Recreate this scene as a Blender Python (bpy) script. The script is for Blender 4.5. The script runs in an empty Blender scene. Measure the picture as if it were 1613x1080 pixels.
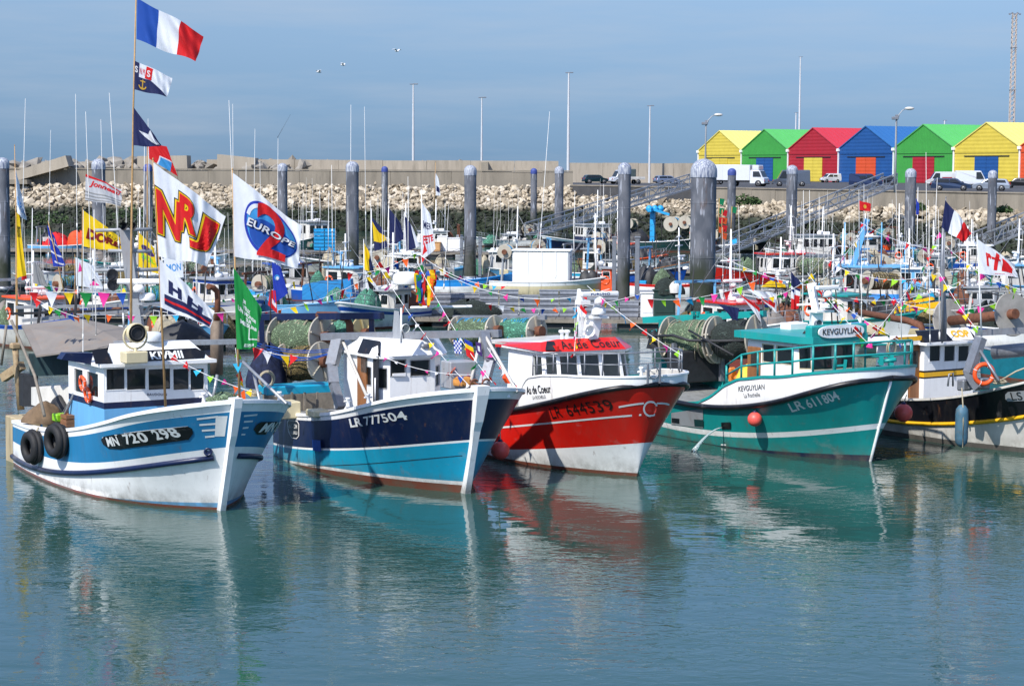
import bpy, bmesh, math, random
import numpy as np
from mathutils import Vector, Matrix
random.seed(7)
RN = random.Random(11)
S = bpy.context.scene
COL = S.collection
R_ = math.radians

# ---------------------------------------------------------------- camera, sky, sun, exposure
FPX, CAMH = 3200.0, 8.7                       # focal length in photo pixels (1613 wide), eye height over the water
PITCH, ROLL = math.atan(272 / FPX), R_(0.3)
FWD = Vector((0, math.cos(PITCH), -math.sin(PITCH)))
_up = Vector((0, math.sin(PITCH), math.cos(PITCH)))
RIGHT = Vector((1, 0, 0)) * math.cos(ROLL) + _up * math.sin(ROLL)
UP = _up * math.cos(ROLL) - Vector((1, 0, 0)) * math.sin(ROLL)
cam = bpy.data.cameras.new('camera')
cam.sensor_width = 36
cam.lens = FPX / 1613 * 36
cam.clip_start, cam.clip_end = 0.5, 30000
camo = bpy.data.objects.new('camera', cam)
camo.matrix_world = Matrix(((RIGHT.x, UP.x, -FWD.x, 0), (RIGHT.y, UP.y, -FWD.y, 0), (RIGHT.z, UP.z, -FWD.z, CAMH), (0, 0, 0, 1)))
COL.objects.link(camo)
S.camera = camo

SUN_EL, SUN_AZ = R_(46), R_(-145)             # azimuth clockwise from +Y: behind the camera, to its left
SUN_DIR = Vector((math.sin(SUN_AZ) * math.cos(SUN_EL), math.cos(SUN_AZ) * math.cos(SUN_EL), math.sin(SUN_EL)))
sun = bpy.data.lights.new('sun', 'SUN')
sun.energy = 4.7
sun.angle = R_(0.53)
sun.color = (1.0, 0.955, 0.89)
suno = bpy.data.objects.new('sun', sun)
suno.rotation_euler = SUN_DIR.to_track_quat('Z', 'Y').to_euler()
COL.objects.link(suno)

world = bpy.data.worlds.new('World')
S.world = world
world.use_nodes = True
wn, wl = world.node_tree.nodes, world.node_tree.links
wn.clear()
w_out = wn.new('ShaderNodeOutputWorld')
w_bg = wn.new('ShaderNodeBackground')
w_sky = wn.new('ShaderNodeTexSky')
w_sky.sky_type = 'NISHITA'
w_sky.sun_disc = False
w_sky.sun_elevation, w_sky.sun_rotation = SUN_EL, SUN_AZ
w_sky.air_density, w_sky.dust_density, w_sky.ozone_density = 1.0, 0.6, 2.0
w_tc = wn.new('ShaderNodeTexCoord')
w_add = wn.new('ShaderNodeVectorMath'); w_add.operation = 'ADD'; w_add.inputs[1].default_value = (0, 0, 0.16)
w_nrm = wn.new('ShaderNodeVectorMath'); w_nrm.operation = 'NORMALIZE'
wl.new(w_tc.outputs['Generated'], w_add.inputs[0]); wl.new(w_add.outputs[0], w_nrm.inputs[0]); wl.new(w_nrm.outputs[0], w_sky.inputs['Vector'])
# thin streaks of high cloud
w_map = wn.new('ShaderNodeMapping'); w_map.inputs['Scale'].default_value = (4, 4, 36)
w_noi = wn.new('ShaderNodeTexNoise'); w_noi.inputs['Scale'].default_value = 1.0; w_noi.inputs['Detail'].default_value = 5; w_noi.inputs['Roughness'].default_value = .6
w_rmp = wn.new('ShaderNodeMapRange'); w_rmp.inputs[1].default_value = .45; w_rmp.inputs[2].default_value = .8; w_rmp.inputs[3].default_value = 0; w_rmp.inputs[4].default_value = .4
wl.new(w_tc.outputs['Generated'], w_map.inputs[0]); wl.new(w_map.outputs[0], w_noi.inputs['Vector']); wl.new(w_noi.outputs[0], w_rmp.inputs[0])
# the sky is darker and greyer in the sea air right above the horizon
w_sep = wn.new('ShaderNodeSeparateXYZ'); wl.new(w_tc.outputs['Generated'], w_sep.inputs[0])
w_ramp = wn.new('ShaderNodeValToRGB')
w_el = wn.new('ShaderNodeMapRange'); w_el.inputs[1].default_value = 0; w_el.inputs[2].default_value = .4
wl.new(w_sep.outputs['Z'], w_el.inputs[0]); wl.new(w_el.outputs[0], w_ramp.inputs[0])
cr = w_ramp.color_ramp
cr.elements[0].position = 0.0; cr.elements[0].color = (.40, .45, .505, 1)
cr.elements[1].position = .21; cr.elements[1].color = (.96, .94, .90, 1)
e = cr.elements.new(.09); e.color = (.63, .67, .69, 1)
e = cr.elements.new(.5); e.color = (1.25, 1.33, 1.53, 1)
w_mul = wn.new('ShaderNodeMix'); w_mul.data_type = 'RGBA'; w_mul.blend_type = 'MULTIPLY'; w_mul.inputs[0].default_value = 1
wl.new(w_sky.outputs[0], w_mul.inputs[6]); wl.new(w_ramp.outputs[0], w_mul.inputs[7])
w_cl = wn.new('ShaderNodeMix'); w_cl.data_type = 'RGBA'; w_cl.inputs[7].default_value = (3.6, 3.9, 4.4, 1)
wl.new(w_rmp.outputs[0], w_cl.inputs[0]); wl.new(w_mul.outputs[2], w_cl.inputs[6])
wl.new(w_cl.outputs[2], w_bg.inputs[0])
w_bg.inputs[1].default_value = 0.13
wl.new(w_bg.outputs[0], w_out.inputs[0])
S.view_settings.view_transform = 'Standard'
S.view_settings.look = 'None'
S.view_settings.exposure = 0.28
S.view_settings.gamma = 1
S.cycles.max_bounces = 6
S.cycles.transparent_max_bounces = 12
S.cycles.caustics_reflective = False

# ---------------------------------------------------------------- pixel <-> world (photo pixels, for taking measurements)
CAMP = Vector((0, 0, CAMH))
def ray(px, py):
    return FWD + RIGHT * ((px - 806.5) / FPX) - UP * ((py - 540) / FPX)
def G(px, py, z=0.0):                          # point of the pixel on the level z
    d = ray(px, py)
    return CAMP + d * ((z - CAMH) / d.z)
def W(px, py, D):                              # point of the pixel at distance D
    d = ray(px, py)
    return CAMP + d * (D / d.y)
def proj(p):
    d = Vector(p) - CAMP
    z = d.dot(FWD)
    return 806.5 + FPX * d.dot(RIGHT) / z, 540 - FPX * d.dot(UP) / z

# ---------------------------------------------------------------- materials
MATS = {}
def srgb(r, g, b):
    f = lambda c: (c / 255 / 12.92) if c / 255 <= .04045 else ((c / 255 + .055) / 1.055) ** 2.4
    return (f(r), f(g), f(b))
def mat(name, col, rough=.5, metal=0, var=.12, scale=3, bump=0, bscale=40, dirt=None, streak=False, trans=0, coat=0):
    """paint, cloth, metal ... with a soft mottling, optional dirt spots and rain streaks of their own colour"""
    if name in MATS: return MATS[name]
    m = bpy.data.materials.new(name); m.use_nodes = True
    nt = m.node_tree; N, L = nt.nodes, nt.links
    b = N['Principled BSDF']
    b.inputs['Roughness'].default_value = rough
    b.inputs['Metallic'].default_value = metal
    if coat: b.inputs['Coat Weight'].default_value = coat
    tc = N.new('ShaderNodeTexCoord')
    nz = N.new('ShaderNodeTexNoise'); nz.inputs['Scale'].default_value = scale; nz.inputs['Detail'].default_value = 6; nz.inputs['Roughness'].default_value = .65
    if streak:
        mp = N.new('ShaderNodeMapping'); mp.inputs['Scale'].default_value = (1, 1, .12)
        L.new(tc.outputs['Object'], mp.inputs[0]); L.new(mp.outputs[0], nz.inputs['Vector'])
    else:
        L.new(tc.outputs['Object'], nz.inputs['Vector'])
    mr = N.new('ShaderNodeMapRange'); mr.inputs[1].default_value = .3; mr.inputs[2].default_value = .7
    mr.inputs[3].default_value = 1 - var; mr.inputs[4].default_value = 1 + var * .6
    L.new(nz.outputs[0], mr.inputs[0])
    mx = N.new('ShaderNodeMix'); mx.data_type = 'RGBA'; mx.blend_type = 'MULTIPLY'; mx.inputs[0].default_value = 1
    mx.inputs[6].default_value = (*col, 1)
    L.new(mr.outputs[0], mx.inputs[7])
    out = mx.outputs[2]
    if dirt:
        dc, amt = dirt
        n2 = N.new('ShaderNodeTexNoise'); n2.inputs['Scale'].default_value = scale * 1.7; n2.inputs['Detail'].default_value = 8; n2.inputs['Roughness'].default_value = .7
        m2 = N.new('ShaderNodeMapping'); m2.inputs['Scale'].default_value = (1, 1, .2 if streak else 1); m2.inputs['Location'].default_value = (3, 7, 1)
        L.new(tc.outputs['Object'], m2.inputs[0]); L.new(m2.outputs[0], n2.inputs['Vector'])
        r2 = N.new('ShaderNodeMapRange'); r2.inputs[1].default_value = .5; r2.inputs[2].default_value = .75; r2.inputs[4].default_value = amt
        L.new(n2.outputs[0], r2.inputs[0])
        x2 = N.new('ShaderNodeMix'); x2.data_type = 'RGBA'; x2.inputs[7].default_value = (*dc, 1)
        L.new(r2.outputs[0], x2.inputs[0]); L.new(out, x2.inputs[6]); out = x2.outputs[2]
    L.new(out, b.inputs['Base Color'])
    if bump:
        n3 = N.new('ShaderNodeTexNoise'); n3.inputs['Scale'].default_value = bscale; n3.inputs['Detail'].default_value = 4
        L.new(tc.outputs['Object'], n3.inputs['Vector'])
        bp = N.new('ShaderNodeBump'); bp.inputs['Strength'].default_value = bump; bp.inputs['Distance'].default_value = .02
        L.new(n3.outputs[0], bp.inputs['Height']); L.new(bp.outputs[0], b.inputs['Normal'])
    if trans:
        t = N.new('ShaderNodeBsdfTranslucent'); L.new(out, t.inputs[0])
        ms = N.new('ShaderNodeMixShader'); ms.inputs[0].default_value = trans
        L.new(b.outputs[0], ms.inputs[1]); L.new(t.outputs[0], ms.inputs[2]); L.new(ms.outputs[0], N['Material Output'].inputs[0])
    MATS[name] = m
    return m
RUST = (.16, .07, .03)
GRIME = (.13, .11, .08)
def paint(name, r, g, b, **k):
    if name in MATS: return MATS[name]
    a = dict(rough=.38, var=.10, scale=1.6, streak=True, dirt=(GRIME, .18), bump=.12, bscale=6)
    a.update(k)
    m = mat(name, srgb(r, g, b), **a)
    N, L = m.node_tree.nodes, m.node_tree.links; p = N['Principled BSDF']; src = p.inputs['Base Color'].links[0].from_socket
    geo = N.new('ShaderNodeNewGeometry'); sp = N.new('ShaderNodeSeparateXYZ'); L.new(geo.outputs['Position'], sp.inputs[0])
    def ns(sc, ms):
        mp = N.new('ShaderNodeMapping'); mp.inputs['Scale'].default_value = ms; L.new(geo.outputs['Position'], mp.inputs[0])
        n = N.new('ShaderNodeTexNoise'); n.inputs['Scale'].default_value = sc; n.inputs['Detail'].default_value = 5; n.inputs['Roughness'].default_value = .7; L.new(mp.outputs[0], n.inputs['Vector']); return n.outputs[0]
    def rg(s, a0, a1, b0, b1):
        n = N.new('ShaderNodeMapRange'); n.inputs[1].default_value, n.inputs[2].default_value, n.inputs[3].default_value, n.inputs[4].default_value = a0, a1, b0, b1; L.new(s, n.inputs[0]); return n.outputs[0]
    def mx(f, c0, c1):
        n = N.new('ShaderNodeMix'); n.data_type = 'RGBA'; L.new(f, n.inputs[0]); L.new(c0, n.inputs[6]); n.inputs[7].default_value = (*c1, 1); return n.outputs[2]
    def mul(x, y):
        n = N.new('ShaderNodeMath'); n.operation = 'MULTIPLY'; L.new(x, n.inputs[0]); L.new(y, n.inputs[1]); return n.outputs[0]
    c = mx(mul(rg(sp.outputs['Z'], .08, .55, .75, 0), rg(ns(2.2, (1, 1, .8)), .35, .65, .15, 1)), src, (.10, .09, .065))      # scum above the waterline
    c = mx(rg(ns(5, (1, 1, .07)), .61, .75, 0, .6), c, RUST)                                                              # rust runs
    c = mx(rg(ns(1.1, (1, 1, 1.5)), .62, .70, 0, .22), c, (.30, .29, .27))                                                 # rubbed patches
    L.new(c, p.inputs['Base Color'])
    return m
def cloth(name, r, g, b):
    return mat('cloth ' + name, srgb(r, g, b), rough=.75, var=.06, scale=6, trans=.3)
def metal(name, r, g, b, rough=.5):
    return mat(name, srgb(r, g, b), rough=rough, metal=.5, var=.2, scale=5, dirt=(RUST, .3))

white = paint('white paint', 238, 238, 236, var=.05, dirt=(GRIME, .16))
white_old = paint('worn white paint', 206, 203, 195, dirt=(RUST, .3), var=.2)
cream = paint('cream paint', 208, 196, 160)
navy = paint('navy paint', 12, 28, 66)
sea_blue = paint('sea blue paint', 40, 122, 168, var=.16)
sky_blue = paint('sky blue paint', 105, 170, 214)
teal_blue = paint('turquoise blue paint', 24, 152, 186)
red_paint = paint('red paint', 206, 26, 14, coat=.4)
red_dark = paint('antifouling red', 122, 52, 36)
teal = paint('teal paint', 22, 146, 142, var=.14)
black_paint = paint('black paint', 17, 18, 24)
yellow_paint = paint('yellow paint', 232, 176, 26)
royal = paint('royal blue paint', 20, 74, 160)
green_dark = paint('dark green paint', 22, 58, 58)
brown_wood = mat('varnished wood', srgb(140, 92, 54), rough=.4, var=.3, scale=5, streak=True)
grey_wood = mat('weathered wood', srgb(132, 124, 112), rough=.85, var=.3, scale=4, dirt=((.05, .05, .04), .5))
aerial_m = mat('weathered aerial', srgb(214, 214, 210), rough=.5, var=.15, scale=1.5)
alu = metal('aluminium', 176, 178, 180, .42)
galv = metal('galvanised steel', 138, 142, 148)
steel_grey = paint('grey paint', 150, 154, 158, dirt=(RUST, .4))
rusty = mat('rusty steel', srgb(112, 70, 50), rough=.8, metal=.2, var=.35, scale=6, dirt=((.2, .08, .03), .6))
rubber = mat('black rubber', (.012, .012, .013), rough=.7, var=.3, scale=8, bump=.2)
darkm = mat('dark gear', (.02, .021, .024), rough=.6, var=.4, scale=6)
orange = mat('orange plastic', srgb(232, 84, 30), rough=.45)
buoy_red = mat('buoy red', srgb(232, 92, 82), rough=.45, var=.12, dirt=(GRIME, .3))
blue_plastic = mat('blue plastic', srgb(30, 150, 205), rough=.5, var=.15)
grey_plastic = mat('grey plastic', srgb(142, 146, 154), rough=.55, var=.2, dirt=((.06, .06, .06), .5))
canvas_grey = mat('grey canvas', srgb(124, 118, 112), rough=.8, var=.15, scale=1.2, dirt=((.28, .16, .08), .35), bump=.2, bscale=3)
tarp_white = mat('white tarpaulin', srgb(225, 225, 222), rough=.6, var=.08, bump=.4, bscale=3)
tarp_blue = mat('blue tarpaulin', srgb(28, 110, 160), rough=.55, var=.2, bump=.5, bscale=3)
def net(name, r, g, b, dk=.35):
    m = mat(name, srgb(r, g, b), rough=.95, var=.3, scale=5); N, L = m.node_tree.nodes, m.node_tree.links; p = N['Principled BSDF']
    v = N.new('ShaderNodeTexVoronoi'); v.feature = 'DISTANCE_TO_EDGE'; v.inputs['Scale'].default_value = 15; tc = N.new('ShaderNodeTexCoord'); mp = N.new('ShaderNodeMapping'); mp.inputs['Scale'].default_value = (1, .5, 1); L.new(tc.outputs['Object'], mp.inputs[0]); L.new(mp.outputs[0], v.inputs['Vector'])
    r_ = N.new('ShaderNodeMapRange'); r_.inputs[1].default_value = .02; r_.inputs[2].default_value = .16; r_.inputs[3].default_value = 1.15; r_.inputs[4].default_value = dk; L.new(v.outputs['Distance'], r_.inputs[0])
    x = N.new('ShaderNodeMix'); x.data_type = 'RGBA'; x.blend_type = 'MULTIPLY'; x.inputs[0].default_value = 1; L.new(p.inputs['Base Color'].links[0].from_socket, x.inputs[6]); L.new(r_.outputs[0], x.inputs[7]); L.new(x.outputs[2], p.inputs['Base Color'])
    bp = N.new('ShaderNodeBump'); bp.inputs['Distance'].default_value = .05; L.new(r_.outputs[0], bp.inputs['Height']); L.new(bp.outputs[0], p.inputs['Normal']); return m
net_green = net('green netting', 134, 158, 122); net_teal = net('turquoise netting', 106, 180, 150); net_tan = net('tan netting', 150, 132, 84); net_dark = net('dark netting', 62, 74, 68)
rope_m = mat('rope', srgb(170, 160, 136), rough=.9, var=.25, scale=20)
bamboo = mat('bamboo', srgb(176, 140, 92), rough=.6, var=.25, scale=6)
white_plastic = mat('white plastic', srgb(232, 232, 230), rough=.35, var=.05)
deck_m = mat('deck paint', srgb(128, 130, 128), rough=.8, var=.25, scale=3, dirt=((.06, .05, .04), .5))
skin_m = mat('skin', srgb(190, 138, 112), rough=.6)
ink_white = mat('white lettering', srgb(222, 224, 222), rough=.5, var=.12)
ink_black = mat('black lettering', (.012, .012, .014), rough=.5)
concrete = mat('concrete', srgb(138, 130, 116), rough=.9, var=.22, scale=.5, streak=True, dirt=((.1, .09, .07), .6), bump=.4, bscale=5)
concrete_light = mat('pale concrete', srgb(164, 154, 138), rough=.9, var=.18, scale=.6, streak=True, dirt=((.14, .12, .09), .55), bump=.4, bscale=5)
asphalt = mat('asphalt', (.06, .06, .062), rough=.9, var=.25, scale=.8, bump=.3, bscale=30)
tyre_m = mat('tyre rubber', (.015, .015, .016), rough=.8)
def glass_mat(name, tint, tr):
    m = bpy.data.materials.new(name); m.use_nodes = True
    N, L = m.node_tree.nodes, m.node_tree.links
    b = N['Principled BSDF']; b.inputs['Base Color'].default_value = (*tint, 1); b.inputs['Roughness'].default_value = .04
    t = N.new('ShaderNodeBsdfTransparent'); t.inputs[0].default_value = (.75, .8, .8, 1)
    nz = N.new('ShaderNodeTexNoise'); nz.inputs['Scale'].default_value = 1.5
    tc = N.new('ShaderNodeTexCoord'); L.new(tc.outputs['Object'], nz.inputs['Vector'])
    mr = N.new('ShaderNodeMapRange'); mr.inputs[3].default_value = tr - .12; mr.inputs[4].default_value = tr + .12
    L.new(nz.outputs[0], mr.inputs[0])
    ms = N.new('ShaderNodeMixShader'); L.new(mr.outputs[0], ms.inputs[0])
    L.new(b.outputs[0], ms.inputs[1]); L.new(t.outputs[0], ms.inputs[2]); L.new(ms.outputs[0], N['Material Output'].inputs[0])
    return m
glass = glass_mat('window glass', (.012, .016, .018), .3)
glass_clear = glass_mat('clear window glass', (.05, .06, .065), .62)
glass_car = glass_mat('car glass', (.015, .018, .02), .15)

# ---------------------------------------------------------------- objects
def tag(o, label=None, cat=None, group=None, kind=None):
    if label: o['label'] = label
    if cat: o['category'] = cat
    if group: o['group'] = group
    if kind: o['kind'] = kind
    return o
def empty(name, loc, rz=0, label=None, cat=None, group=None):
    o = bpy.data.objects.new(name, None)
    o.empty_display_size = .3
    o.location = loc; o.rotation_euler = (0, 0, rz)
    COL.objects.link(o)
    return tag(o, label, cat, group)
class MB:
    """collects shapes, then links them as ONE mesh object"""
    def __init__(s): s.v, s.f, s.m, s.sm = [], [], [], []
    def add(s, vs, fs, mi=0, smooth=False):
        o = len(s.v); s.v.extend([tuple(v) for v in vs])
        for f in fs: s.f.append(tuple(i + o for i in f)); s.m.append(mi); s.sm.append(smooth)
        return s
    def quad(s, a, b, c, d, mi=0): return s.add([a, b, c, d], [(0, 1, 2, 3)], mi)
    def box(s, c, d, mi=0, rz=0, ch=0.0, M=None):
        x, y, z = d[0] / 2, d[1] / 2, d[2] / 2
        if ch:
            vs = []; fs = []
            k = min(ch, x * .9, y * .9, z * .9)
            idx = {}
            for sx in (-1, 1):
                for sy in (-1, 1):
                    for sz in (-1, 1):
                        for ax in range(3):
                            p = [sx * (x - k), sy * (y - k), sz * (z - k)]
                            p[ax] = (sx, sy, sz)[ax] * (x, y, z)[ax]
                            idx[(sx, sy, sz, ax)] = len(vs); vs.append(p)
            for ax in range(3):
                a1, a2 = [(1, 2), (2, 0), (0, 1)][ax]
                for sg in (-1, 1):
                    q = []
                    for (u, w) in ((-1, -1), (1, -1), (1, 1), (-1, 1)):
                        k3 = [0, 0, 0]; k3[ax] = sg; k3[a1] = u; k3[a2] = w
                        q.append(idx[(*k3, ax)])
                    fs.append(q if sg > 0 else q[::-1])
                for u in (-1, 1):
                    for w in (-1, 1):
                        k3 = [0, 0, 0]; k3[a1] = u; k3[a2] = w
                        lo = list(k3); lo[ax] = -1; hi = list(k3); hi[ax] = 1
                        fs.append([idx[(*lo, a1)], idx[(*hi, a1)], idx[(*hi, a2)], idx[(*lo, a2)]])
            for sx in (-1, 1):
                for sy in (-1, 1):
                    for sz in (-1, 1): fs.append([idx[(sx, sy, sz, a)] for a in range(3)])
        else:
            vs = [(-x, -y, -z), (x, -y, -z), (x, y, -z), (-x, y, -z), (-x, -y, z), (x, -y, z), (x, y, z), (-x, y, z)]
            fs = [(0, 3, 2, 1), (4, 5, 6, 7), (0, 1, 5, 4), (1, 2, 6, 5), (2, 3, 7, 6), (3, 0, 4, 7)]
        T = Matrix.Translation(c) @ (Matrix.Rotation(rz, 4, 'Z') if M is None else M.to_4x4())
        return s.add([T @ Vector(v) for v in vs], fs, mi)
    def bar(s, a, b, w, h=None, mi=0, ch=0):
        a, b = Vector(a), Vector(b); d = b - a
        if d.length < 1e-6: return s
        M = d.to_track_quat('X', 'Z').to_matrix()
        return s.box((a + b) / 2, (d.length, w, h or w), mi, M=M, ch=ch)
    def tube(s, path, r, n=8, mi=0, cap=True):
        P = [Vector(p) for p in path]; rs = r if isinstance(r, (list, tuple)) else [r] * len(P)
        vs, fs = [], []
        up = Vector((0, 0, 1))
        for i, p in enumerate(P):
            d = (P[min(i + 1, len(P) - 1)] - P[max(i - 1, 0)])
            d = d.normalized() if d.length > 1e-9 else up
            a = d.cross(up)
            if a.length < .05: a = d.cross(Vector((0, 1, 0)))
            a.normalize(); b = a.cross(d)
            for k in range(n):
                t = 2 * math.pi * k / n
                vs.append(p + (a * math.cos(t) + b * math.sin(t)) * rs[i])
        for i in range(len(P) - 1):
            for k in range(n):
                fs.append((i * n + k, (i + 1) * n + k, (i + 1) * n + (k + 1) % n, i * n + (k + 1) % n))
        s.add(vs, fs, mi, True)
        if cap:
            o = len(s.v) - len(vs)
            s.f.append(tuple(o + k for k in range(n))[::1]); s.m.append(mi); s.sm.append(False)
            s.f.append(tuple(o + (len(P) - 1) * n + k for k in range(n))[::-1]); s.m.append(mi); s.sm.append(False)
        return s
    def lathe(s, c, prof, n=20, mi=0, axis=None, smooth=True):
        """prof: (radius, height) pairs along the axis from c"""
        ax = Vector(axis or (0, 0, 1)).normalized()
        a = ax.orthogonal().normalized(); b = ax.cross(a)
        vs, fs = [], []
        for r, h in prof:
            for k in range(n):
                t = 2 * math.pi * k / n
                vs.append(Vector(c) + ax * h + (a * math.cos(t) + b * math.sin(t)) * max(r, 1e-4))
        m = len(prof)
        for i in range(m - 1):
            for k in range(n):
                fs.append((i * n + k, i * n + (k + 1) % n, (i + 1) * n + (k + 1) % n, (i + 1) * n + k))
        return s.add(vs, fs, mi, smooth)
    def ball(s, c, r, mi=0, n=16, sc=(1, 1, 1)):
        vs, fs = [], []
        for i in range(n // 2 + 1):
            f = math.pi * i / (n // 2)
            for k in range(n):
                t = 2 * math.pi * k / n
                vs.append((c[0] + r * sc[0] * math.sin(f) * math.cos(t), c[1] + r * sc[1] * math.sin(f) * math.sin(t), c[2] + r * sc[2] * math.cos(f)))
        for i in range(n // 2):
            for k in range(n):
                fs.append((i * n + k, (i + 1) * n + k, (i + 1) * n + (k + 1) % n, i * n + (k + 1) % n))
        return s.add(vs, fs, mi, True)
    def torus(s, c, R, r, axis=(0, 0, 1), n=28, k=10, mi=0, a0=0, a1=2 * math.pi, prof=None):
        ax = Vector(axis).normalized(); a = ax.orthogonal().normalized(); b = ax.cross(a)
        vs, fs = [], []
        full = abs(a1 - a0 - 2 * math.pi) < 1e-6
        nn = n if full else n + 1
        for i in range(nn):
            t = a0 + (a1 - a0) * i / n
            e = a * math.cos(t) + b * math.sin(t)
            for j in range(k):
                u = 2 * math.pi * j / k
                vs.append(Vector(c) + e * (R + r * math.cos(u)) + ax * (r * (prof or 1) * math.sin(u)))
        for i in range(n):
            for j in range(k):
                fs.append((i * k + j, ((i + 1) % nn) * k + j, ((i + 1) % nn) * k + (j + 1) % k, i * k + (j + 1) % k))
        return s.add(vs, fs, mi, True)
    def prism(s, pts, d, mi=0):
        """extrude the planar polygon pts by the vector d"""
        P = [Vector(p) for p in pts]; n = len(P); d = Vector(d)
        vs = P + [p + d for p in P]
        fs = [tuple(range(n))[::-1], tuple(range(n, 2 * n))] + [(i, (i + 1) % n, n + (i + 1) % n, n + i) for i in range(n)]
        return s.add(vs, fs, mi)
    def build(s, name, mats, parent=None, loc=None):
        me = bpy.data.meshes.new(name)
        me.from_pydata(s.v, [], s.f)
        for m in (mats if isinstance(mats, (list, tuple)) else [mats]): me.materials.append(m)
        me.polygons.foreach_set('material_index', s.m)
        me.polygons.foreach_set('use_smooth', s.sm)
        me.update()
        o = bpy.data.objects.new(name, me)
        COL.objects.link(o)
        if parent is not None: o.parent = parent
        if loc is not None: o.location = loc
        return o
    def thing(s, name, mats, label, cat, group=None, kind=None):
        """a thing of one mesh, its origin put at its base"""
        V = np.array(s.v); c = Vector((float((V[:, 0].min() + V[:, 0].max()) / 2), float((V[:, 1].min() + V[:, 1].max()) / 2), float(V[:, 2].min())))
        s.v = [tuple(Vector(v) - c) for v in s.v]
        return tag(s.build(name, mats, None, c), label, cat, group, kind)
_FONT = {}
def text_mesh(txt, off=0.0, sp=1.0, sub=0.0, shear=0.0):
    """letters as triangles in the unit box: (verts in 0..1, faces, width/height)"""
    key = (txt, off, sp, sub, shear)
    if key in _FONT: return _FONT[key]
    cu = bpy.data.curves.new('t', 'FONT'); cu.body = txt; cu.offset = off; cu.space_character = sp; cu.resolution_u = 4; cu.shear = shear
    cu.align_x = 'CENTER'; cu.space_line = .8
    ob = bpy.data.objects.new('t', cu); COL.objects.link(ob)
    dg = bpy.context.evaluated_depsgraph_get(); dg.update()
    me = bpy.data.meshes.new_from_object(ob.evaluated_get(dg))
    bpy.data.objects.remove(ob); bpy.data.curves.remove(cu)
    bm = bmesh.new(); bm.from_mesh(me); bpy.data.meshes.remove(me)
    bmesh.ops.triangulate(bm, faces=bm.faces[:])
    if sub:
        for _ in range(5):
            es = [e for e in bm.edges if e.calc_length() > sub]
            if not es: break
            bmesh.ops.subdivide_edges(bm, edges=es, cuts=1)
            bmesh.ops.triangulate(bm, faces=bm.faces[:])
    V = np.array([v.co[:2] for v in bm.verts]); bm.verts.index_update()
    Fs = [tuple(v.index for v in f.verts) for f in bm.faces]
    bm.free()
    lo, hi = V.min(0), V.max(0)
    r = ((V - lo) / (hi - lo), Fs, float((hi - lo)[0] / (hi - lo)[1]))
    _FONT[key] = r
    return r
def put_text(txt, fn, name, m, parent, off=0.02, sp=1.0, sub=.25, shear=0):
    """fn(u, v) in the text's unit box -> point"""
    V, Fs, _ = text_mesh(txt, off, sp, sub, shear)
    mb = MB(); mb.add([fn(float(u), float(v)) for u, v in V], Fs)
    return mb.build(name, m, parent)
def flat_text(txt, a, b, h, name, m, parent, out, off=.02, sp=1.0):
    """text from a to b along the baseline, h the height vector, out the outward nudge"""
    a, b, h, out = Vector(a), Vector(b), Vector(h), Vector(out)
    return put_text(txt, lambda u, v: a + (b - a) * u + h * v + out, name, m, parent, off, sp, 0)
def sag(a, b, s, n=10):
    a, b = Vector(a), Vector(b)
    return [a.lerp(b, i / n) - Vector((0, 0, s * 4 * (i / n) * (1 - i / n))) for i in range(n + 1)]
# ================================================================ THE SETTING
# water: the harbour and the open sea beyond the breakwater, one sheet
m = bpy.data.materials.new('harbour water'); m.use_nodes = True
N, L = m.node_tree.nodes, m.node_tree.links
b = N['Principled BSDF']
b.inputs['Roughness'].default_value = .005
b.inputs['IOR'].default_value = 1.33
tc = N.new('ShaderNodeTexCoord')
def wnoise(sx, sy, sc, det, dist=0):
    mp = N.new('ShaderNodeMapping'); mp.inputs['Scale'].default_value = (sx, sy, 1); mp.inputs['Rotation'].default_value = (0, 0, R_(12))
    nz = N.new('ShaderNodeTexNoise'); nz.inputs['Scale'].default_value = sc; nz.inputs['Detail'].default_value = det; nz.inputs['Roughness'].default_value = .55
    nz.inputs['Distortion'].default_value = dist
    L.new(tc.outputs['Object'], mp.inputs[0]); L.new(mp.outputs[0], nz.inputs['Vector'])
    return nz
big, mid_, fine = wnoise(.8, 1.2, .55, 2, .4), wnoise(.8, 1.3, 3.0, 2, .8), wnoise(1, 1.3, 9, 3, .3)
patch = wnoise(.6, 1.4, .10, 3, .8)
pr = N.new('ShaderNodeMapRange'); pr.inputs[1].default_value = .35; pr.inputs[2].default_value = .65; pr.inputs[3].default_value = .12; pr.inputs[4].default_value = 1.25
L.new(patch.outputs[0], pr.inputs[0])
def mth(op, a, bb):
    n = N.new('ShaderNodeMath'); n.operation = op
    for i, x in enumerate((a, bb)):
        if isinstance(x, (int, float)): n.inputs[i].default_value = x
        else: L.new(x, n.inputs[i])
    return n.outputs[0]
hgt = mth('ADD', mth('MULTIPLY', big.outputs[0], .026), mth('MULTIPLY', mth('ADD', mth('MULTIPLY', mid_.outputs[0], .014), mth('MULTIPLY', fine.outputs[0], .0016)), pr.outputs[0]))
bp = N.new('ShaderNodeBump'); bp.inputs['Strength'].default_value = 1; bp.inputs['Distance'].default_value = 1.0
L.new(hgt, bp.inputs['Height']); L.new(bp.outputs[0], b.inputs['Normal'])
cm = N.new('ShaderNodeMix'); cm.data_type = 'RGBA'; cm.inputs[6].default_value = (.018, .060, .048, 1); cm.inputs[7].default_value = (.028, .076, .060, 1)
L.new(patch.outputs[0], cm.inputs[0]); L.new(cm.outputs[2], b.inputs['Base Color'])
water_m = m
mb = MB(); mb.quad((-4000, -60, 0), (4000, -60, 0), (4000, 12000, 0), (-4000, 12000, 0))
tag(mb.build('water', water_m), kind='structure')

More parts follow.
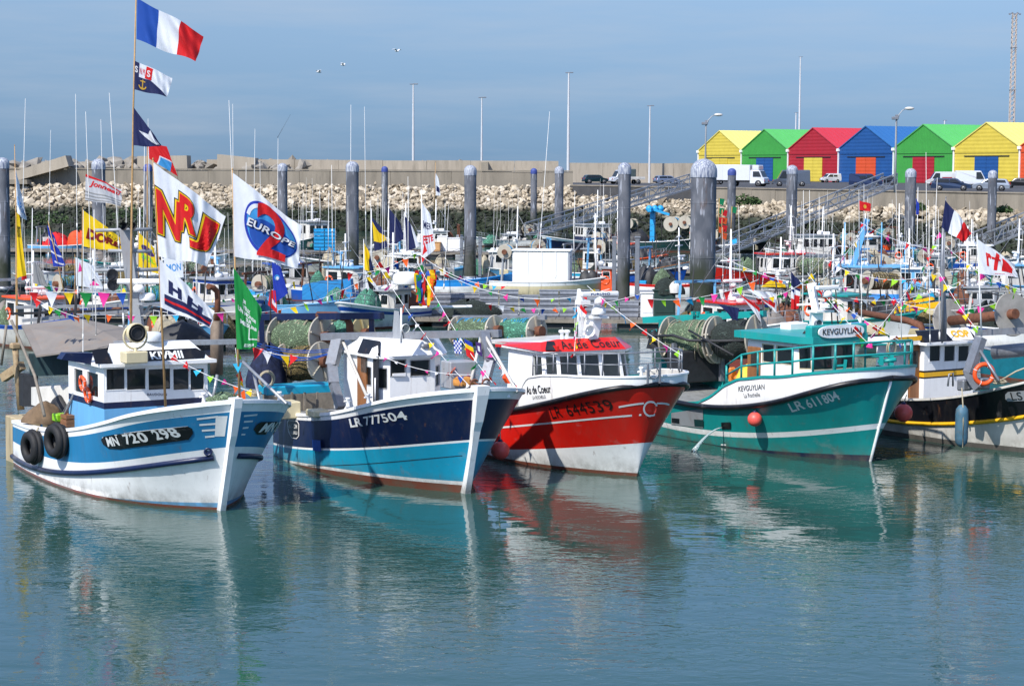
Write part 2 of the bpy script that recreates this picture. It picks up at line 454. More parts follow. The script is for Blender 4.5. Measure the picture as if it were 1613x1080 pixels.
# --- quay and breakwater lines (plan)
ZQ = 6.5
QA, QB = Vector((9.0, 303, 0)), Vector((66, 203, 0))      # quay front, from the corner by the breakwater towards us on the right
qd = (QB - QA).normalized()
qn = Vector((qd.y, -qd.x, 0)); qn = qn if qn.y < 0 else -qn   # towards the harbour
def pave(name, pts, z, m, kind='structure', label=None, thick=None):
    mb = MB()
    if thick: mb.prism([(p[0], p[1], z - thick) for p in pts], (0, 0, thick))
    else: mb.add([(p[0], p[1], z) for p in pts], [tuple(range(len(pts)))])
    return tag(mb.build(name, m), label, kind=kind)
far = QA + Vector((0, 62, 0))
pave('quay_ground', [QA + Vector((-1, 13.0, 0)), QA + Vector((0, .3, 0)), QB + qd * 60, QB + qd * 60 + Vector((400, 0, 0)), (460, 700, 0), (10, 700, 0), (-1, 385, 0)][::-1] and
     [(8.3, 303.3, 0), (QB + qd * 60)[:], (700, 150, 0), (700, 760, 0), (37, 760, 0), (37, 376, 0), (8.3, 376, 0)], ZQ, asphalt, thick=6.8)
def wall_run(name, a, b, z0, z1, th, m, label, cat='wall', panels=6.0, cap=.0):
    a, b = Vector(a), Vector(b); d = (b - a).normalized(); n = Vector((d.y, -d.x, 0)); n = n if n.y < 0 else -n
    Lw = (b - a).length; k = max(1, round(Lw / panels)); mb = MB()
    for i in range(k):
        p, q = a + d * (Lw * i / k + .02), a + d * (Lw * (i + 1) / k - .02)
        e = RN.uniform(-.03, .03)
        mb.prism([(p + n * e)[:2] + (z0,), (q + n * e)[:2] + (z0,), (q - n * th)[:2] + (z0,), (p - n * th)[:2] + (z0,)], (0, 0, z1 - z0 + RN.uniform(-.04, .04)))
    if cap: mb.prism([(a + n * .12)[:2] + (z1 + .05,), (b + n * .12)[:2] + (z1 + .05,), (b - n * th)[:2] + (z1 + .05,), (a - n * th)[:2] + (z1 + .05,)], (0, 0, cap))
    return mb.thing(name, m, label, cat)
wall_run('quay_wall', QA + qn * .4, QB + qd * 60 + qn * .4, .5, ZQ - .12, .8, concrete, 'stained concrete quay wall below the parked vehicles and coloured sheds', panels=5, cap=.16)
wall_run('breakwater_wall', (-82, 305, 0), (9, 305, 0), 5.2, 8.45, 1.2, concrete, 'long lower grey concrete wall just above the pale boulders', panels=4.5, cap=.18)
wall_run('breakwater_wall', (-47, 313, 0), (7, 313, 0), 5.2, 10.1, 1.0, concrete_light, 'taller pale wall topping the breakwater behind the lower grey wall', panels=7)
wall_run('breakwater_wall', (10, 374, 0), (36, 374, 0), 5.2, 10.1, 1.0, concrete_light, 'pale sea wall behind the forklift and dark green car', panels=7)
pave('breakwater_core', [(-200, 306, 0), (7, 306, 0), (7, 318, 0), (-200, 318, 0)], 6.2, concrete, thick=6.6)
# --- rubble slopes: individual angular stones, too many to count
def stones(name, lines, m, seed):
    rg = np.random.default_rng(seed)
    bm = bmesh.new(); bmesh.ops.create_icosphere(bm, subdivisions=1, radius=1)
    bv = np.array([v.co[:] for v in bm.verts]); bf = np.array([[v.index for v in f.verts] for f in bm.faces]); bm.free()
    V, F = [], []; o = 0
    for (p, q, p2, q2, cnt, sz) in lines:          # top edge p-q, foot edge p2-q2
        p, q, p2, q2 = [np.array(x, float) for x in (p, q, p2, q2)]
        for _ in range(cnt):
            u, w = rg.random(), rg.random()
            c = (p * (1 - u) + q * u) * (1 - w) + (p2 * (1 - u) + q2 * u) * w
            s = rg.uniform(*sz) * rg.choice([.6, .8, 1, 1, 1.5])
            k = bv * (1 + rg.normal(0, .23, (len(bv), 1))) * s * np.array([rg.uniform(.8, 1.4), rg.uniform(.7, 1.2), rg.uniform(.5, .9)])
            a = rg.uniform(0, 6.28, 3)
            Rm = np.array(Matrix.Rotation(a[0], 3, 'Z') @ Matrix.Rotation(a[1] * .15, 3, 'X') @ Matrix.Rotation(a[2] * .15, 3, 'Y'))
            V.append(k @ Rm.T + c + rg.normal(0, .18, 3)); F.append(bf + o); o += len(bv)
    V = np.concatenate(V); F = np.concatenate(F)
    me = bpy.data.meshes.new(name); me.from_pydata(V.tolist(), [], F.tolist()); me.materials.append(m)
    ob = bpy.data.objects.new(name, me); COL.objects.link(ob)
    return ob
m = bpy.data.materials.new('rubble stone'); m.use_nodes = True
N, L = m.node_tree.nodes, m.node_tree.links; b = N['Principled BSDF']; b.inputs['Roughness'].default_value = .92
geo = N.new('ShaderNodeNewGeometry'); sp = N.new('ShaderNodeSeparateXYZ'); L.new(geo.outputs['Position'], sp.inputs[0])
rd = N.new('ShaderNodeValToRGB'); L.new(geo.outputs['Random Per Island'], rd.inputs[0])
rd.color_ramp.elements[0].color = (*srgb(122, 110, 92), 1); rd.color_ramp.elements[1].color = (*srgb(212, 200, 180), 1)
e = rd.color_ramp.elements.new(.5); e.color = (*srgb(180, 166, 142), 1)
rw = N.new('ShaderNodeValToRGB'); L.new(geo.outputs['Random Per Island'], rw.inputs[0])
rw.color_ramp.elements[0].color = (.012, .016, .008, 1); rw.color_ramp.elements[1].color = (.05, .052, .04, 1)
e = rw.color_ramp.elements.new(.55); e.color = (.018, .030, .010, 1)
nz = N.new('ShaderNodeTexNoise'); nz.inputs['Scale'].default_value = .35; nz.inputs['Detail'].default_value = 6; L.new(geo.outputs['Position'], nz.inputs['Vector'])
ad = N.new('ShaderNodeMath'); ad.operation = 'MULTIPLY_ADD'; ad.inputs[1].default_value = 2.4; L.new(nz.outputs[0], ad.inputs[0]); L.new(sp.outputs['Z'], ad.inputs[2])
tide = N.new('ShaderNodeMapRange'); tide.inputs[1].default_value = 3.9; tide.inputs[2].default_value = 4.9; L.new(ad.outputs[0], tide.inputs[0])
mx = N.new('ShaderNodeMix'); mx.data_type = 'RGBA'; L.new(tide.outputs[0], mx.inputs[0]); L.new(rw.outputs[0], mx.inputs[6]); L.new(rd.outputs[0], mx.inputs[7])
n2 = N.new('ShaderNodeTexNoise'); n2.inputs['Scale'].default_value = 3; n2.inputs['Detail'].default_value = 8; L.new(geo.outputs['Position'], n2.inputs['Vector'])
r2 = N.new('ShaderNodeMapRange'); r2.inputs[3].default_value = .5; r2.inputs[4].default_value = 1.3; L.new(n2.outputs[0], r2.inputs[0])
m2 = N.new('ShaderNodeMix'); m2.data_type = 'RGBA'; m2.blend_type = 'MULTIPLY'; m2.inputs[0].default_value = 1; L.new(mx.outputs[2], m2.inputs[6]); L.new(r2.outputs[0], m2.inputs[7])
L.new(m2.outputs[2], b.inputs['Base Color'])
bp = N.new('ShaderNodeBump'); bp.inputs['Distance'].default_value = .15; bp.inputs['Strength'].default_value = .6; L.new(n2.outputs[0], bp.inputs['Height']); L.new(bp.outputs[0], b.inputs['Normal'])
stone_m = m
qf = lambda s, d: (QA + qd * s + qn * d)
c0, c1 = qf(0, 1), qf(150, 1); f0, f1 = qf(4, 12.5), qf(150, 12.5)
Tz, Fz = 6.1, -.2
tag(stones('rubble_stones', [((-84, 303.6, Tz), (9, 303.6, Tz), (-84, 288, Fz), (3.5, 288, Fz), 11500, (.18, .46)),
                              ((c0.x, c0.y, 4.9), (c1.x, c1.y, 3.9), (f0.x, f0.y, Fz), (f1.x, f1.y, Fz), 12000, (.18, .40)),
                              ((8, 303.6, 5.5), (9.5, 302, 5), (3.5, 288, Fz), (f0.x, f0.y, Fz), 500, (.26, .5))], stone_m, 3), kind='stuff')
# bed below the stones, so no gap shows water
mb = MB()
mb.quad((-200, 304, 5.8), (-200, 287, -.6), (3.5, 287, -.6), (9, 304, 5.8))
mb.quad((9, 303, 5.0), (3.5, 287, -.6), (f1.x, f1.y, -.6), (c1.x, c1.y, 3.6))
tag(mb.build('shore_bank', mat('dark bank', (.03, .03, .022), .95)), kind='structure')
# big loose rocks on the breakwater crest at the left
tag(stones('crest_rocks', [((-84, 308, 8.2), (-32, 308, 8.2), (-84, 315, 9.2), (-32, 315, 9.2), 230, (.5, 1.2)), ((-50, 316, 9.5), (5, 316, 9.5), (-50, 319, 9.6), (5, 319, 9.6), 60, (.3, .6))], mat('crest rock', srgb(140, 134, 124), .95, var=.35, scale=.6, bump=.6, bscale=3), 5), kind='stuff')
def block(pts, label, depth=3.0, m=concrete_light, D=308):
    mb = MB(); P = [W(x, y, D) for x, y in pts]
    mb.prism(P[::-1], (0, depth, 0))
    return mb.thing('concrete_block', m, label, 'concrete block')
block([(342, 243), (402, 249), (402, 270), (342, 270)], 'concrete block with a dark shaded end standing right of the crest rocks', 4)
block([(216, 246), (294, 245), (295, 268), (216, 267)], 'wide concrete block on the wall behind the tallest flag pole', 4)
block([(13, 273), (103, 245), (108, 262), (14, 288)], 'fallen concrete slab leaning on the crest rocks at the far left', 4, D=303)
block([(0, 283), (42, 283), (43, 290), (0, 290)], 'low flat concrete slab lying below the fallen leaning slab', 3, concrete, 301)
block([(758, 256), (769, 255), (769, 268), (758, 268)], 'small dark concrete pier in the gap of the taller breakwater wall', 1.5, concrete, 311.5)

# --- plants on the bank
leaf_m = mat('leaf green', (.045, .085, .02), .8, var=.5, scale=3)
def bush(px, py, D, w, h, label, n=260):
    c = W(px, py, D); mb = MB()
    for _ in range(n):
        a = RN.uniform(0, 6.28); r = w * math.sqrt(RN.random()); z = h * RN.random() * (1 - .6 * r / w)
        p = c + Vector((math.cos(a) * r, math.sin(a) * r * .6, z)); s = RN.uniform(.12, .28)
        u = Vector((RN.uniform(-1, 1), RN.uniform(-1, 1), RN.uniform(-.3, 1))).normalized() * s; v = u.cross(Vector((RN.uniform(-1, 1), RN.uniform(-1, 1), RN.uniform(-1, 1)))).normalized() * s * .5
        mb.quad(p - u, p - v, p + u, p + v)
    mb.thing('bush', leaf_m, label, 'bush', 'bushes on the rubble bank')
for px, py, D, w, h, l in ((1172, 322, 246, 1.5, 1.6, 'round green bush at the foot of the quay wall beside a blue topped pile'), (1187, 321, 246, 1.0, 1.0, 'smaller low bush right of the round green bush by the quay wall'),
        (1448, 330, 210, .7, .8, 'little green tuft below the quay wall right of the second gangway'), (1582, 334, 190, .8, .7, 'low weed tuft at the quay wall near the right edge'),
        (78, 352, 285, 3.0, 2.2, 'leafy bush at the bank foot behind the yellow banner'), (215, 345, 285, 3.4, 2.4, 'bush spread at the bank foot behind the tall flag pole'),
        (330, 348, 285, 2.6, 2.2, 'dark bush at the bank foot behind the red lettered white flag')):
    bush(px, py, D, w, h, l)

# ================================================================ PILES
m = bpy.data.materials.new('pile steel'); m.use_nodes = True
N, L = m.node_tree.nodes, m.node_tree.links; b = N['Principled BSDF']; b.inputs['Roughness'].default_value = .9; b.inputs['Specular IOR Level'].default_value = .2
geo = N.new('ShaderNodeNewGeometry'); sp = N.new('ShaderNodeSeparateXYZ'); L.new(geo.outputs['Position'], sp.inputs[0])
def nzs(sc, det, mapsc):
    mp = N.new('ShaderNodeMapping'); mp.inputs['Scale'].default_value = mapsc; L.new(geo.outputs['Position'], mp.inputs[0])
    n = N.new('ShaderNodeTexNoise'); n.inputs['Scale'].default_value = sc; n.inputs['Detail'].default_value = det; L.new(mp.outputs[0], n.inputs['Vector']); return n
def mixc(f, a, c):
    x = N.new('ShaderNodeMix'); x.data_type = 'RGBA'
    for i, k in ((0, f), (6, a), (7, c)):
        if isinstance(k, tuple): x.inputs[i].default_value = (*k, 1)
        else: L.new(k, x.inputs[i])
    return x.outputs[2]
def rng(src, a, bb, lo=0, hi=1):
    r = N.new('ShaderNodeMapRange'); r.inputs[1].default_value = a; r.inputs[2].default_value = bb; r.inputs[3].default_value = lo; r.inputs[4].default_value = hi; L.new(src, r.inputs[0]); return r.outputs[0]
st = nzs(7, 3, (1, 1, .12)); mo = nzs(1.4, 6, (1, 1, .5))
base = mixc(rng(mo.outputs[0], .35, .65), srgb(82, 86, 94), srgb(112, 114, 120))
base = mixc(rng(st.outputs[0], .60, .66, 0, .6), base, srgb(176, 180, 190))
low = mixc(rng(mo.outputs[0], .4, .6), (.035, .042, .028), (.075, .078, .07))
zn = mth if False else None
zz = N.new('ShaderNodeMath'); zz.operation = 'MULTIPLY_ADD'; zz.inputs[1].default_value = 1.2; L.new(mo.outputs[0], zz.inputs[0]); L.new(sp.outputs['Z'], zz.inputs[2])
ru = nzs(2.2, 6, (1, 1, .3)); base = mixc(rng(ru.outputs[0], .6, .7, 0, .45), base, (.11, .06, .035))
L.new(mixc(rng(zz.outputs[0], 2.9, 4.4), low, base), b.inputs['Base Color'])
pile_m = m
m = bpy.data.materials.new('pile cap'); m.use_nodes = True
N, L = m.node_tree.nodes, m.node_tree.links; b = N['Principled BSDF']; b.inputs['Roughness'].default_value = .6
geo = N.new('ShaderNodeNewGeometry'); st = nzs(16, 3, (1, 1, .12))
L.new(mixc(rng(st.outputs[0], .36, .6), srgb(88, 98, 124), srgb(178, 182, 188)), b.inputs['Base Color'])
cap_m = m
cap_blue = mat('blue pile cap', srgb(58, 74, 140), .6, var=.25, scale=4)
def pile(px, top, w, D, label, blue=False):
    p = W(px, top, D); r = w / FPX * D / 2; hd = r * 1.15
    root = empty('mooring_pile', (p.x, p.y, 0), 0, label, 'mooring pile', 'mooring piles in the harbour')
    zt = p.z - hd
    mb = MB(); mb.lathe((0, 0, 0), [(r, -2), (r, zt * .5), (r, zt * .52), (r * 1.0, zt)], 28); mb.build('shaft', pile_m, root)
    mb = MB(); [mb.lathe((0, 0, zt * k), [(r * .99, -.05), (r * 1.015, -.03), (r * 1.015, .03), (r * .99, .05)], 28) for k in (.38 + .1 * RN.random(), .7 + .12 * RN.random())]; mb.build('weld_seam', pile_m, root)
    mb = MB(); mb.lathe((0, 0, zt), [(r * 1.04, -.25), (r * 1.05, -.2), (r * 1.05, .1)] + [(r * 1.05 * math.cos(a), .1 + (hd - .1) * math.sin(a)) for a in [math.pi / 2 * i / 7 for i in range(1, 8)]], 28)
    mb.build('cap', cap_blue if blue else cap_m, root)
    mb = MB(); mb.lathe((0, 0, .75), [(r * 1.02, -.15), (r * 1.35, -.1), (r * 1.35, .1), (r * 1.02, .15)], 20); mb.build('collar', galv, root)
for px, top, w, D, lab, bl in (
    (4, 248, 20, 134, 'grey steel pile cut by the left edge of the picture', 0), (155, 250, 21, 170, 'pile behind the silver flag with red script at the left', 0),
    (233, 258, 14, 215, 'slim pile behind the tallest flag pole, blue capped', 1), (445, 257, 15, 205, 'pile right of the large blue disc flag', 0),
    (555, 254, 20, 160, 'broad pile left of the yellow and navy flag', 0), (606, 262, 10, 262, 'thin blue capped pile just left of the navy flags', 1),
    (741, 260, 19, 150, 'pile with a green weed patch behind the red boat mast', 0), (841, 265, 10, 255, 'thin far pile between two white radio poles, blue capped', 1),
    (881, 262, 14, 235, 'far pile with white streaked cap left of the first gangway', 0), (984, 256, 20, 118, 'near pile with weedy foot rising behind the red boat', 0),
    (1109, 250, 40, 126, 'thickest pile, twice as broad, behind the teal boat', 0), (1153, 265, 13, 222, 'thin blue capped pile right of the thickest pile', 1),
    (1248, 260, 17, 190, 'pile in front of the grey van on the quay', 0), (1435, 265, 17, 185, 'pile standing before the second gangway head', 0), (1564, 268, 14, 188, 'pile in front of the silver car, furthest right', 0)):
    pile(px, top, w, D, lab, bl)

# ================================================================ PONTOONS
plank_m = mat('pontoon planks', srgb(120, 116, 110), .9, var=.35, scale=2, dirt=((.05, .05, .045), .6))
pont_dark = mat('pontoon float', (.05, .05, .05), .8, var=.3)
def pontoon(a, b, w, label, z=.55):
    a, b = Vector(a), Vector(b); d = b - a; n = Vector((-d.y, d.x, 0)).normalized()
    root = empty('pontoon', (a + b) / 2 * 1, math.atan2(d.y, d.x), label, 'pontoon'); root.location.z = 0
    Ln = d.length
    mb = MB(); k = int(Ln / .5)
    for i in range(k): mb.box((-Ln / 2 + (i + .5) * Ln / k, 0, z - .03), (Ln / k - .03, w, .06))
    mb.build('deck', plank_m, root)
    mb = MB()
    for s in (-1, 1): mb.box((0, s * w / 2, z - .14), (Ln, .14, .2))
    mb.build('edge_beam', grey_wood, root)
    mb = MB(); k = max(2, int(Ln / 5))
    for i in range(k): mb.box((-Ln / 2 + (i + .5) * Ln / k, 0, .08), (Ln / k - 1.2, w * .9, .66), ch=.08)
    mb.build('float', pont_dark, root)
    return root
pontoon((-36, 116, 0), (26, 112, 0), 3.0, 'nearest wooden pontoon carrying the stacked grey fish crates')
pontoon((-2, 172, 0), (40, 164, 0), 3.0, 'pontoon where the man in blue trousers stands')
pontoon((-52, 205, 0), (0, 203, 0), 3.0, 'far left pontoon carrying the tall blue crate stack')
pontoon((16, 232, 0), (56, 182, 0), 2.6, 'far right pontoon under the foot of the gangways')
pontoon((-47, 128, 0), (-31, 150, 0), 2.4, 'finger pontoon by the cut off pile at the left edge')
pontoon((-44, 104, 0), (-9, 100, 0), 3.4, 'weathered pontoon behind the grey canopy of the blue trawler')
pontoon((-41, 172, 0), (-14, 176, 0), 2.4, 'pontoon behind the light blue boat with round portholes')

# ================================================================ SHEDS
K_ = 1.47; Y0 = 340 * K_; HX0 = (1098 - 806.5) / FPX * Y0
hs = Vector((5.75, -12.8, 0)) * K_; hw = hs.length; hu = hs.normalized(); hv = Vector((-hu.y, hu.x, 0)); hv = hv if hv.y > 0 else -hv
def ribbed(name, r, g, b, vertical=False):
    m = bpy.data.materials.new(name); m.use_nodes = True
    N, L = m.node_tree.nodes, m.node_tree.links; b_ = N['Principled BSDF']; b_.inputs['Roughness'].default_value = .5
    tc = N.new('ShaderNodeTexCoord'); wv = N.new('ShaderNodeTexWave'); wv.wave_type = 'BANDS'; wv.bands_direction = 'X' if vertical else 'Z'
    wv.inputs['Scale'].default_value = .42 if not vertical else .6; L.new(tc.outputs['Object'], wv.inputs['Vector'])
    bp = N.new('ShaderNodeBump'); bp.inputs['Distance'].default_value = .05; bp.inputs['Strength'].default_value = .5; L.new(wv.outputs['Fac'], bp.inputs['Height']); L.new(bp.outputs[0], b_.inputs['Normal'])
    nz = N.new('ShaderNodeTexNoise'); nz.inputs['Scale'].default_value = .5; nz.inputs['Detail'].default_value = 7; nz.inputs['Roughness'].default_value = .7; L.new(tc.outputs['Object'], nz.inputs['Vector'])
    mr = N.new('ShaderNodeMapRange'); mr.inputs[3].default_value = .68; mr.inputs[4].default_value = 1.16; L.new(nz.outputs[0], mr.inputs[0])
    x = N.new('ShaderNodeMix'); x.data_type = 'RGBA'; x.blend_type = 'MULTIPLY'; x.inputs[0].default_value = 1; x.inputs[6].default_value = (*srgb(r, g, b), 1); L.new(mr.outputs[0], x.inputs[7])
    L.new(x.outputs[2], b_.inputs['Base Color'])
    return m
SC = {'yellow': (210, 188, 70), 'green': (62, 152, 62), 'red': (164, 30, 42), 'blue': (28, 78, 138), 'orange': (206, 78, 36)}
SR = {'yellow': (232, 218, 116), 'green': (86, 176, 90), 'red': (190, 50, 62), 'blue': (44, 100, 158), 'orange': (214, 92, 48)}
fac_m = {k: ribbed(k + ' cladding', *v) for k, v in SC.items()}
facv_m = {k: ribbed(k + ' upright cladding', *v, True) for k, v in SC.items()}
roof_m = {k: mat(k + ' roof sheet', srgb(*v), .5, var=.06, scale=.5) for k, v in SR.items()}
EAVE, RIDGE, DEP = 8.7 + 3.3 * K_ - ZQ, 8.7 + 6.5 * K_ - ZQ, 50.0
for k, (c, dcol) in enumerate((('yellow', None), ('green', 'blue'), ('red', 'yellow'), ('blue', 'orange'), ('green', 'red'), ('yellow', 'blue'), ('orange', 'yellow'))):
    o = Vector((HX0, Y0, 0)) + hs * k
    lab = {0: 'yellow gabled shed at the left end of the coloured row', 1: 'green shed between the yellow end shed and the red one', 2: 'red gabled shed with yellow door leaves',
           3: 'blue gabled shed with orange door leaves', 4: 'green shed with red door leaves, right of the blue shed', 5: 'yellow shed with blue door leaves near the right edge', 6: 'orange shed cut off by the right edge'}[k]
    root = empty('shed', (o.x, o.y, ZQ), math.atan2(hu.y, hu.x), lab, 'shed', 'coloured gabled sheds on the quay')
    e = .06
    fm = facv_m if k in (1, 4) else fac_m
    dw, dh = 7.4, 5.3
    x0, x1 = hw / 2 - dw / 2, hw / 2 + dw / 2
    mb = MB()
    mb.add([(e, 0, 0), (x0, 0, 0), (x0, 0, dh), (x0, 0, EAVE - 1.05), (e, 0, EAVE - 1.05)], [(0, 1, 2, 3, 4)])
    mb.add([(x1, 0, 0), (hw - e, 0, 0), (hw - e, 0, EAVE - 1.05), (x1, 0, EAVE - 1.05), (x1, 0, dh)], [(0, 1, 2, 3, 4)])
    mb.quad((x0, 0, dh), (x1, 0, dh), (x1, 0, EAVE - 1.05), (x0, 0, EAVE - 1.05))
    mb.add([(e, -.12, EAVE - 1.05), (hw - e, -.12, EAVE - 1.05), (hw - e, -.12, EAVE), (hw / 2, -.12, RIDGE), (e, -.12, EAVE)], [(0, 1, 2, 3, 4)])
    mb.quad((e, 0, EAVE - 1.05), (hw - e, 0, EAVE - 1.05), (hw - e, -.12, EAVE - 1.05), (e, -.12, EAVE - 1.05))
    mb.quad((e, 0, 0), (e, DEP, 0), (e, DEP, EAVE), (e, 0, EAVE)); mb.quad((hw - e, 0, 0), (hw - e, DEP, 0), (hw - e, DEP, EAVE), (hw - e, 0, EAVE))
    mb.add([(e, DEP, 0), (hw - e, DEP, 0), (hw - e, DEP, EAVE), (hw / 2, DEP, RIDGE), (e, DEP, EAVE)], [(4, 3, 2, 1, 0)])
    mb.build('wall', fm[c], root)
    mb = MB()
    for s in (0, 1):
        xa = e if s == 0 else hw - e
        mb.prism([(xa, -.3, EAVE + .02), (hw / 2, -.3, RIDGE + .02), (hw / 2, -.3, RIDGE + .2), (xa, -.3, EAVE + .2)], (0, DEP + .5, 0))
        for q in range(40):
            f = q / 40; 
            a = Vector((xa, -.3 + DEP * f, EAVE + .22)); bq = Vector((hw / 2, -.3 + DEP * f, RIDGE + .22)); mb.bar(a, bq, .07, .05)
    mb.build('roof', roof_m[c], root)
    mb = MB(); mb.box((hw, -.32, EAVE - .15), (.75, .5, .6), ch=.05); mb.box((hw, -.2, EAVE / 2 - .2), (.25, .25, EAVE - .5)); mb.build('downpipe', white, root)
    if k == 0:
        mb = MB(); mb.box((0, -.32, EAVE - .15), (.75, .5, .6), ch=.05); mb.box((0, -.2, EAVE / 2 - .2), (.25, .25, EAVE - .5)); mb.build('downpipe', white, root)
    if not dcol: dcol = c
    if dcol:
        for s in (0, 1):
            mb = MB(); mb.box((x0 + dw * (.25 + .5 * s), -.05, dh / 2 + .02), (dw / 2 - .08, .1, dh - .04)); mb.build('door', fac_m[dcol], root)
        mb = MB(); mb.box((hw / 2, -.1, dh + .12), (dw * 1.9, .14, .16)); mb.build('door_rail', darkm, root)

# ================================================================ LAMP POSTS AND MASTS
def D_ground(py_base, z=ZQ): return None
pole_grey = paint('pole grey', 200, 202, 204)
def light_pole(px, top, D, w, label, zb=ZQ, head=True):
    p = W(px, top, D); r = w / FPX * D / 2
    root = empty('light_pole', (p.x, p.y, zb), 0, label, 'lamp post', 'slim light poles on the breakwater and quay')
    mb = MB(); h = p.z - zb; mb.lathe((0, 0, 0), [(r * 1.2, 0), (r, h * .5), (r * .6, h)], 10); mb.build('pole', pole_grey, root)
    mb = MB()
    mb.box((.1 * 0, 0, h), (.12, .12, .12)); mb.box((.35, 0, h + .05), (.75, .3, .16), ch=.04); mb.box((-.3, 0, h + .02), (.5, .25, .14), ch=.04); mb.build('lamp_head', galv, root)
for a in ((651, 133, 322, 3.6, 'second tallest white light pole, left of centre over the breakwater wall', 6.2), (759, 154, 322, 3.0, 'shorter white light pole left of the gap in the breakwater wall', 6.2),
          (896, 115, 330, 4.2, 'tall white light pole right of centre over the breakwater', 6.2), (1024, 167, 370, 3.0, 'far thin light pole behind the orange forklift', ZQ), (1261, 90, 640, 3.2, 'tallest white pole rising behind the red and blue sheds', ZQ), (1254, 178, 660, 3, 'short far pole next to the tallest white pole', ZQ), (1488, 190, 600, 3, 'short far pole above the green shed with red doors', ZQ)):
    light_pole(*a)
def street_lamp(px, py_elb, hx, hy, D, label):
    e = W(px, py_elb, D); h = W(hx, hy, D)
    root = empty('street_lamp', (e.x, e.y, ZQ), 0, label, 'street lamp', 'curved street lamps on the quay')
    z = e.z - ZQ; dx, dz = h.x - e.x, h.z - e.z
    mb = MB(); mb.tube([(0, 0, 0), (0, 0, z * .5), (0, 0, z), (dx * .15, 0, z + dz * .45), (dx * .45, 0, z + dz * .85), (dx * .8, 0, z + dz)], [.14, .12, .10, .06, .05, .05], 10); mb.build('pole', steel_grey, root)
    mb = MB(); mb.ball((dx * .98, 0, z + dz * 1.0), .42, 0, 12, (1.25, .6, .42)); mb.build('lamp_shade', white_old, root)
    mb = MB(); mb.box((-.15, -.05, z + .25), (.7, .4, .32), ch=.05); mb.box((.1, .1, z + .5), (.4, .3, .25), ch=.04); mb.build('floodlight', galv, root)
street_lamp(1112, 198, 1132, 181, 235, 'curved street lamp in front of the yellow end shed')
street_lamp(1412, 190, 1433, 171, 218, 'curved street lamp in front of the blue and green sheds')
p = W(1592, 262, 480); t = W(1594, 22, 480)
root = empty('lattice_mast', (p.x, p.y, ZQ), 0, 'very tall thin lattice mast with floodlights behind the yellow shed at right', 'mast')
H_ = t.z - ZQ; mb = MB(); w0 = 1.2
for sx, sy in ((-1, -1), (1, -1), (1, 1), (-1, 1)): mb.bar((sx * w0 / 2, sy * w0 / 2, 0), (sx * w0 * .35, sy * w0 * .35, H_), .16)
n = 34
for i in range(n):
    za, zb = H_ * i / n, H_ * (i + 1) / n
    for s in (-1, 1): mb.bar((-w0 * .45, s * w0 * .45, za), (w0 * .45, s * w0 * .45, zb), .1); mb.bar((s * w0 * .45, -w0 * .45, zb), (s * w0 * .45, w0 * .45, za), .1)
mb.build('lattice', mat('mast paint', srgb(186, 176, 166), .7), root)
mb = MB()
for i in range(5): mb.box((-1.2 + .6 * i, -.3, H_ + (.15 if i % 2 else -.1)), (.4, .3, .35), ch=.04)
mb.bar((-1.4, 0, H_), (1.4, 0, H_), .12); mb.build('floodlight', galv, root)
mb = MB(); mb.box((0, 0, H_ * .8), (1.5, 1.2, .08)); mb.box((0, 0, H_ * .55), (1.5, 1.2, .08)); mb.build('platform', galv, root)

# ================================================================ GANGWAYS
def gangway(a, b, wdt, ht, label, n=14):
    a, b = Vector(a), Vector(b); d = b - a; hl = Vector((d.x, d.y, 0)).length; rz = math.atan2(d.y, d.x)
    root = empty('gangway', a, rz, label, 'gangway', 'sloping metal gangways down from the quay')
    rise = d.z; mb = MB(); P = lambda i, y, z: Vector((hl * i / n, y, rise * i / n + z))
    for s in (-1, 1):
        y = s * wdt / 2
        mb.bar(P(0, y, ht), P(n, y, ht), .12); mb.bar(P(0, y, 0), P(n, y, 0), .18, .2); mb.bar(P(0, y, ht * .5), P(n, y, ht * .5), .05)
        for i in range(n + 1):
            mb.bar(P(i, y, 0), P(i, y, ht), .08)
            if i < n: mb.bar(P(i, y, 0 if i % 2 else ht), P(i + 1, y, ht if i % 2 else 0), .07)
    mb.build('truss', alu, root)
    mb = MB()
    for i in range(n * 3): 
        f = (i + .5) / 3
        mb.bar(P(f, -wdt / 2 + .1, .02), P(f, wdt / 2 - .1, .02), hl / n / 3 * .8, .05)
    mb.build('deck', galv, root)
ga = G(872, 363, 1.0); gb = W(1092, 296, 262)
gangway(W(838, 371, 226), W(1096, 291, 262), 1.8, 1.35, 'gangway rising behind the thickest pile to the car park')
gangway(W(1130, 402, 205), W(1402, 292, 231), 1.8, 1.35, 'long gangway rising past the bush to the blue van')
gangway(W(1486, 412, 186), W(1680, 335, 192), 1.8, 1.35, 'gangway at the right edge behind the red lettered white flag')
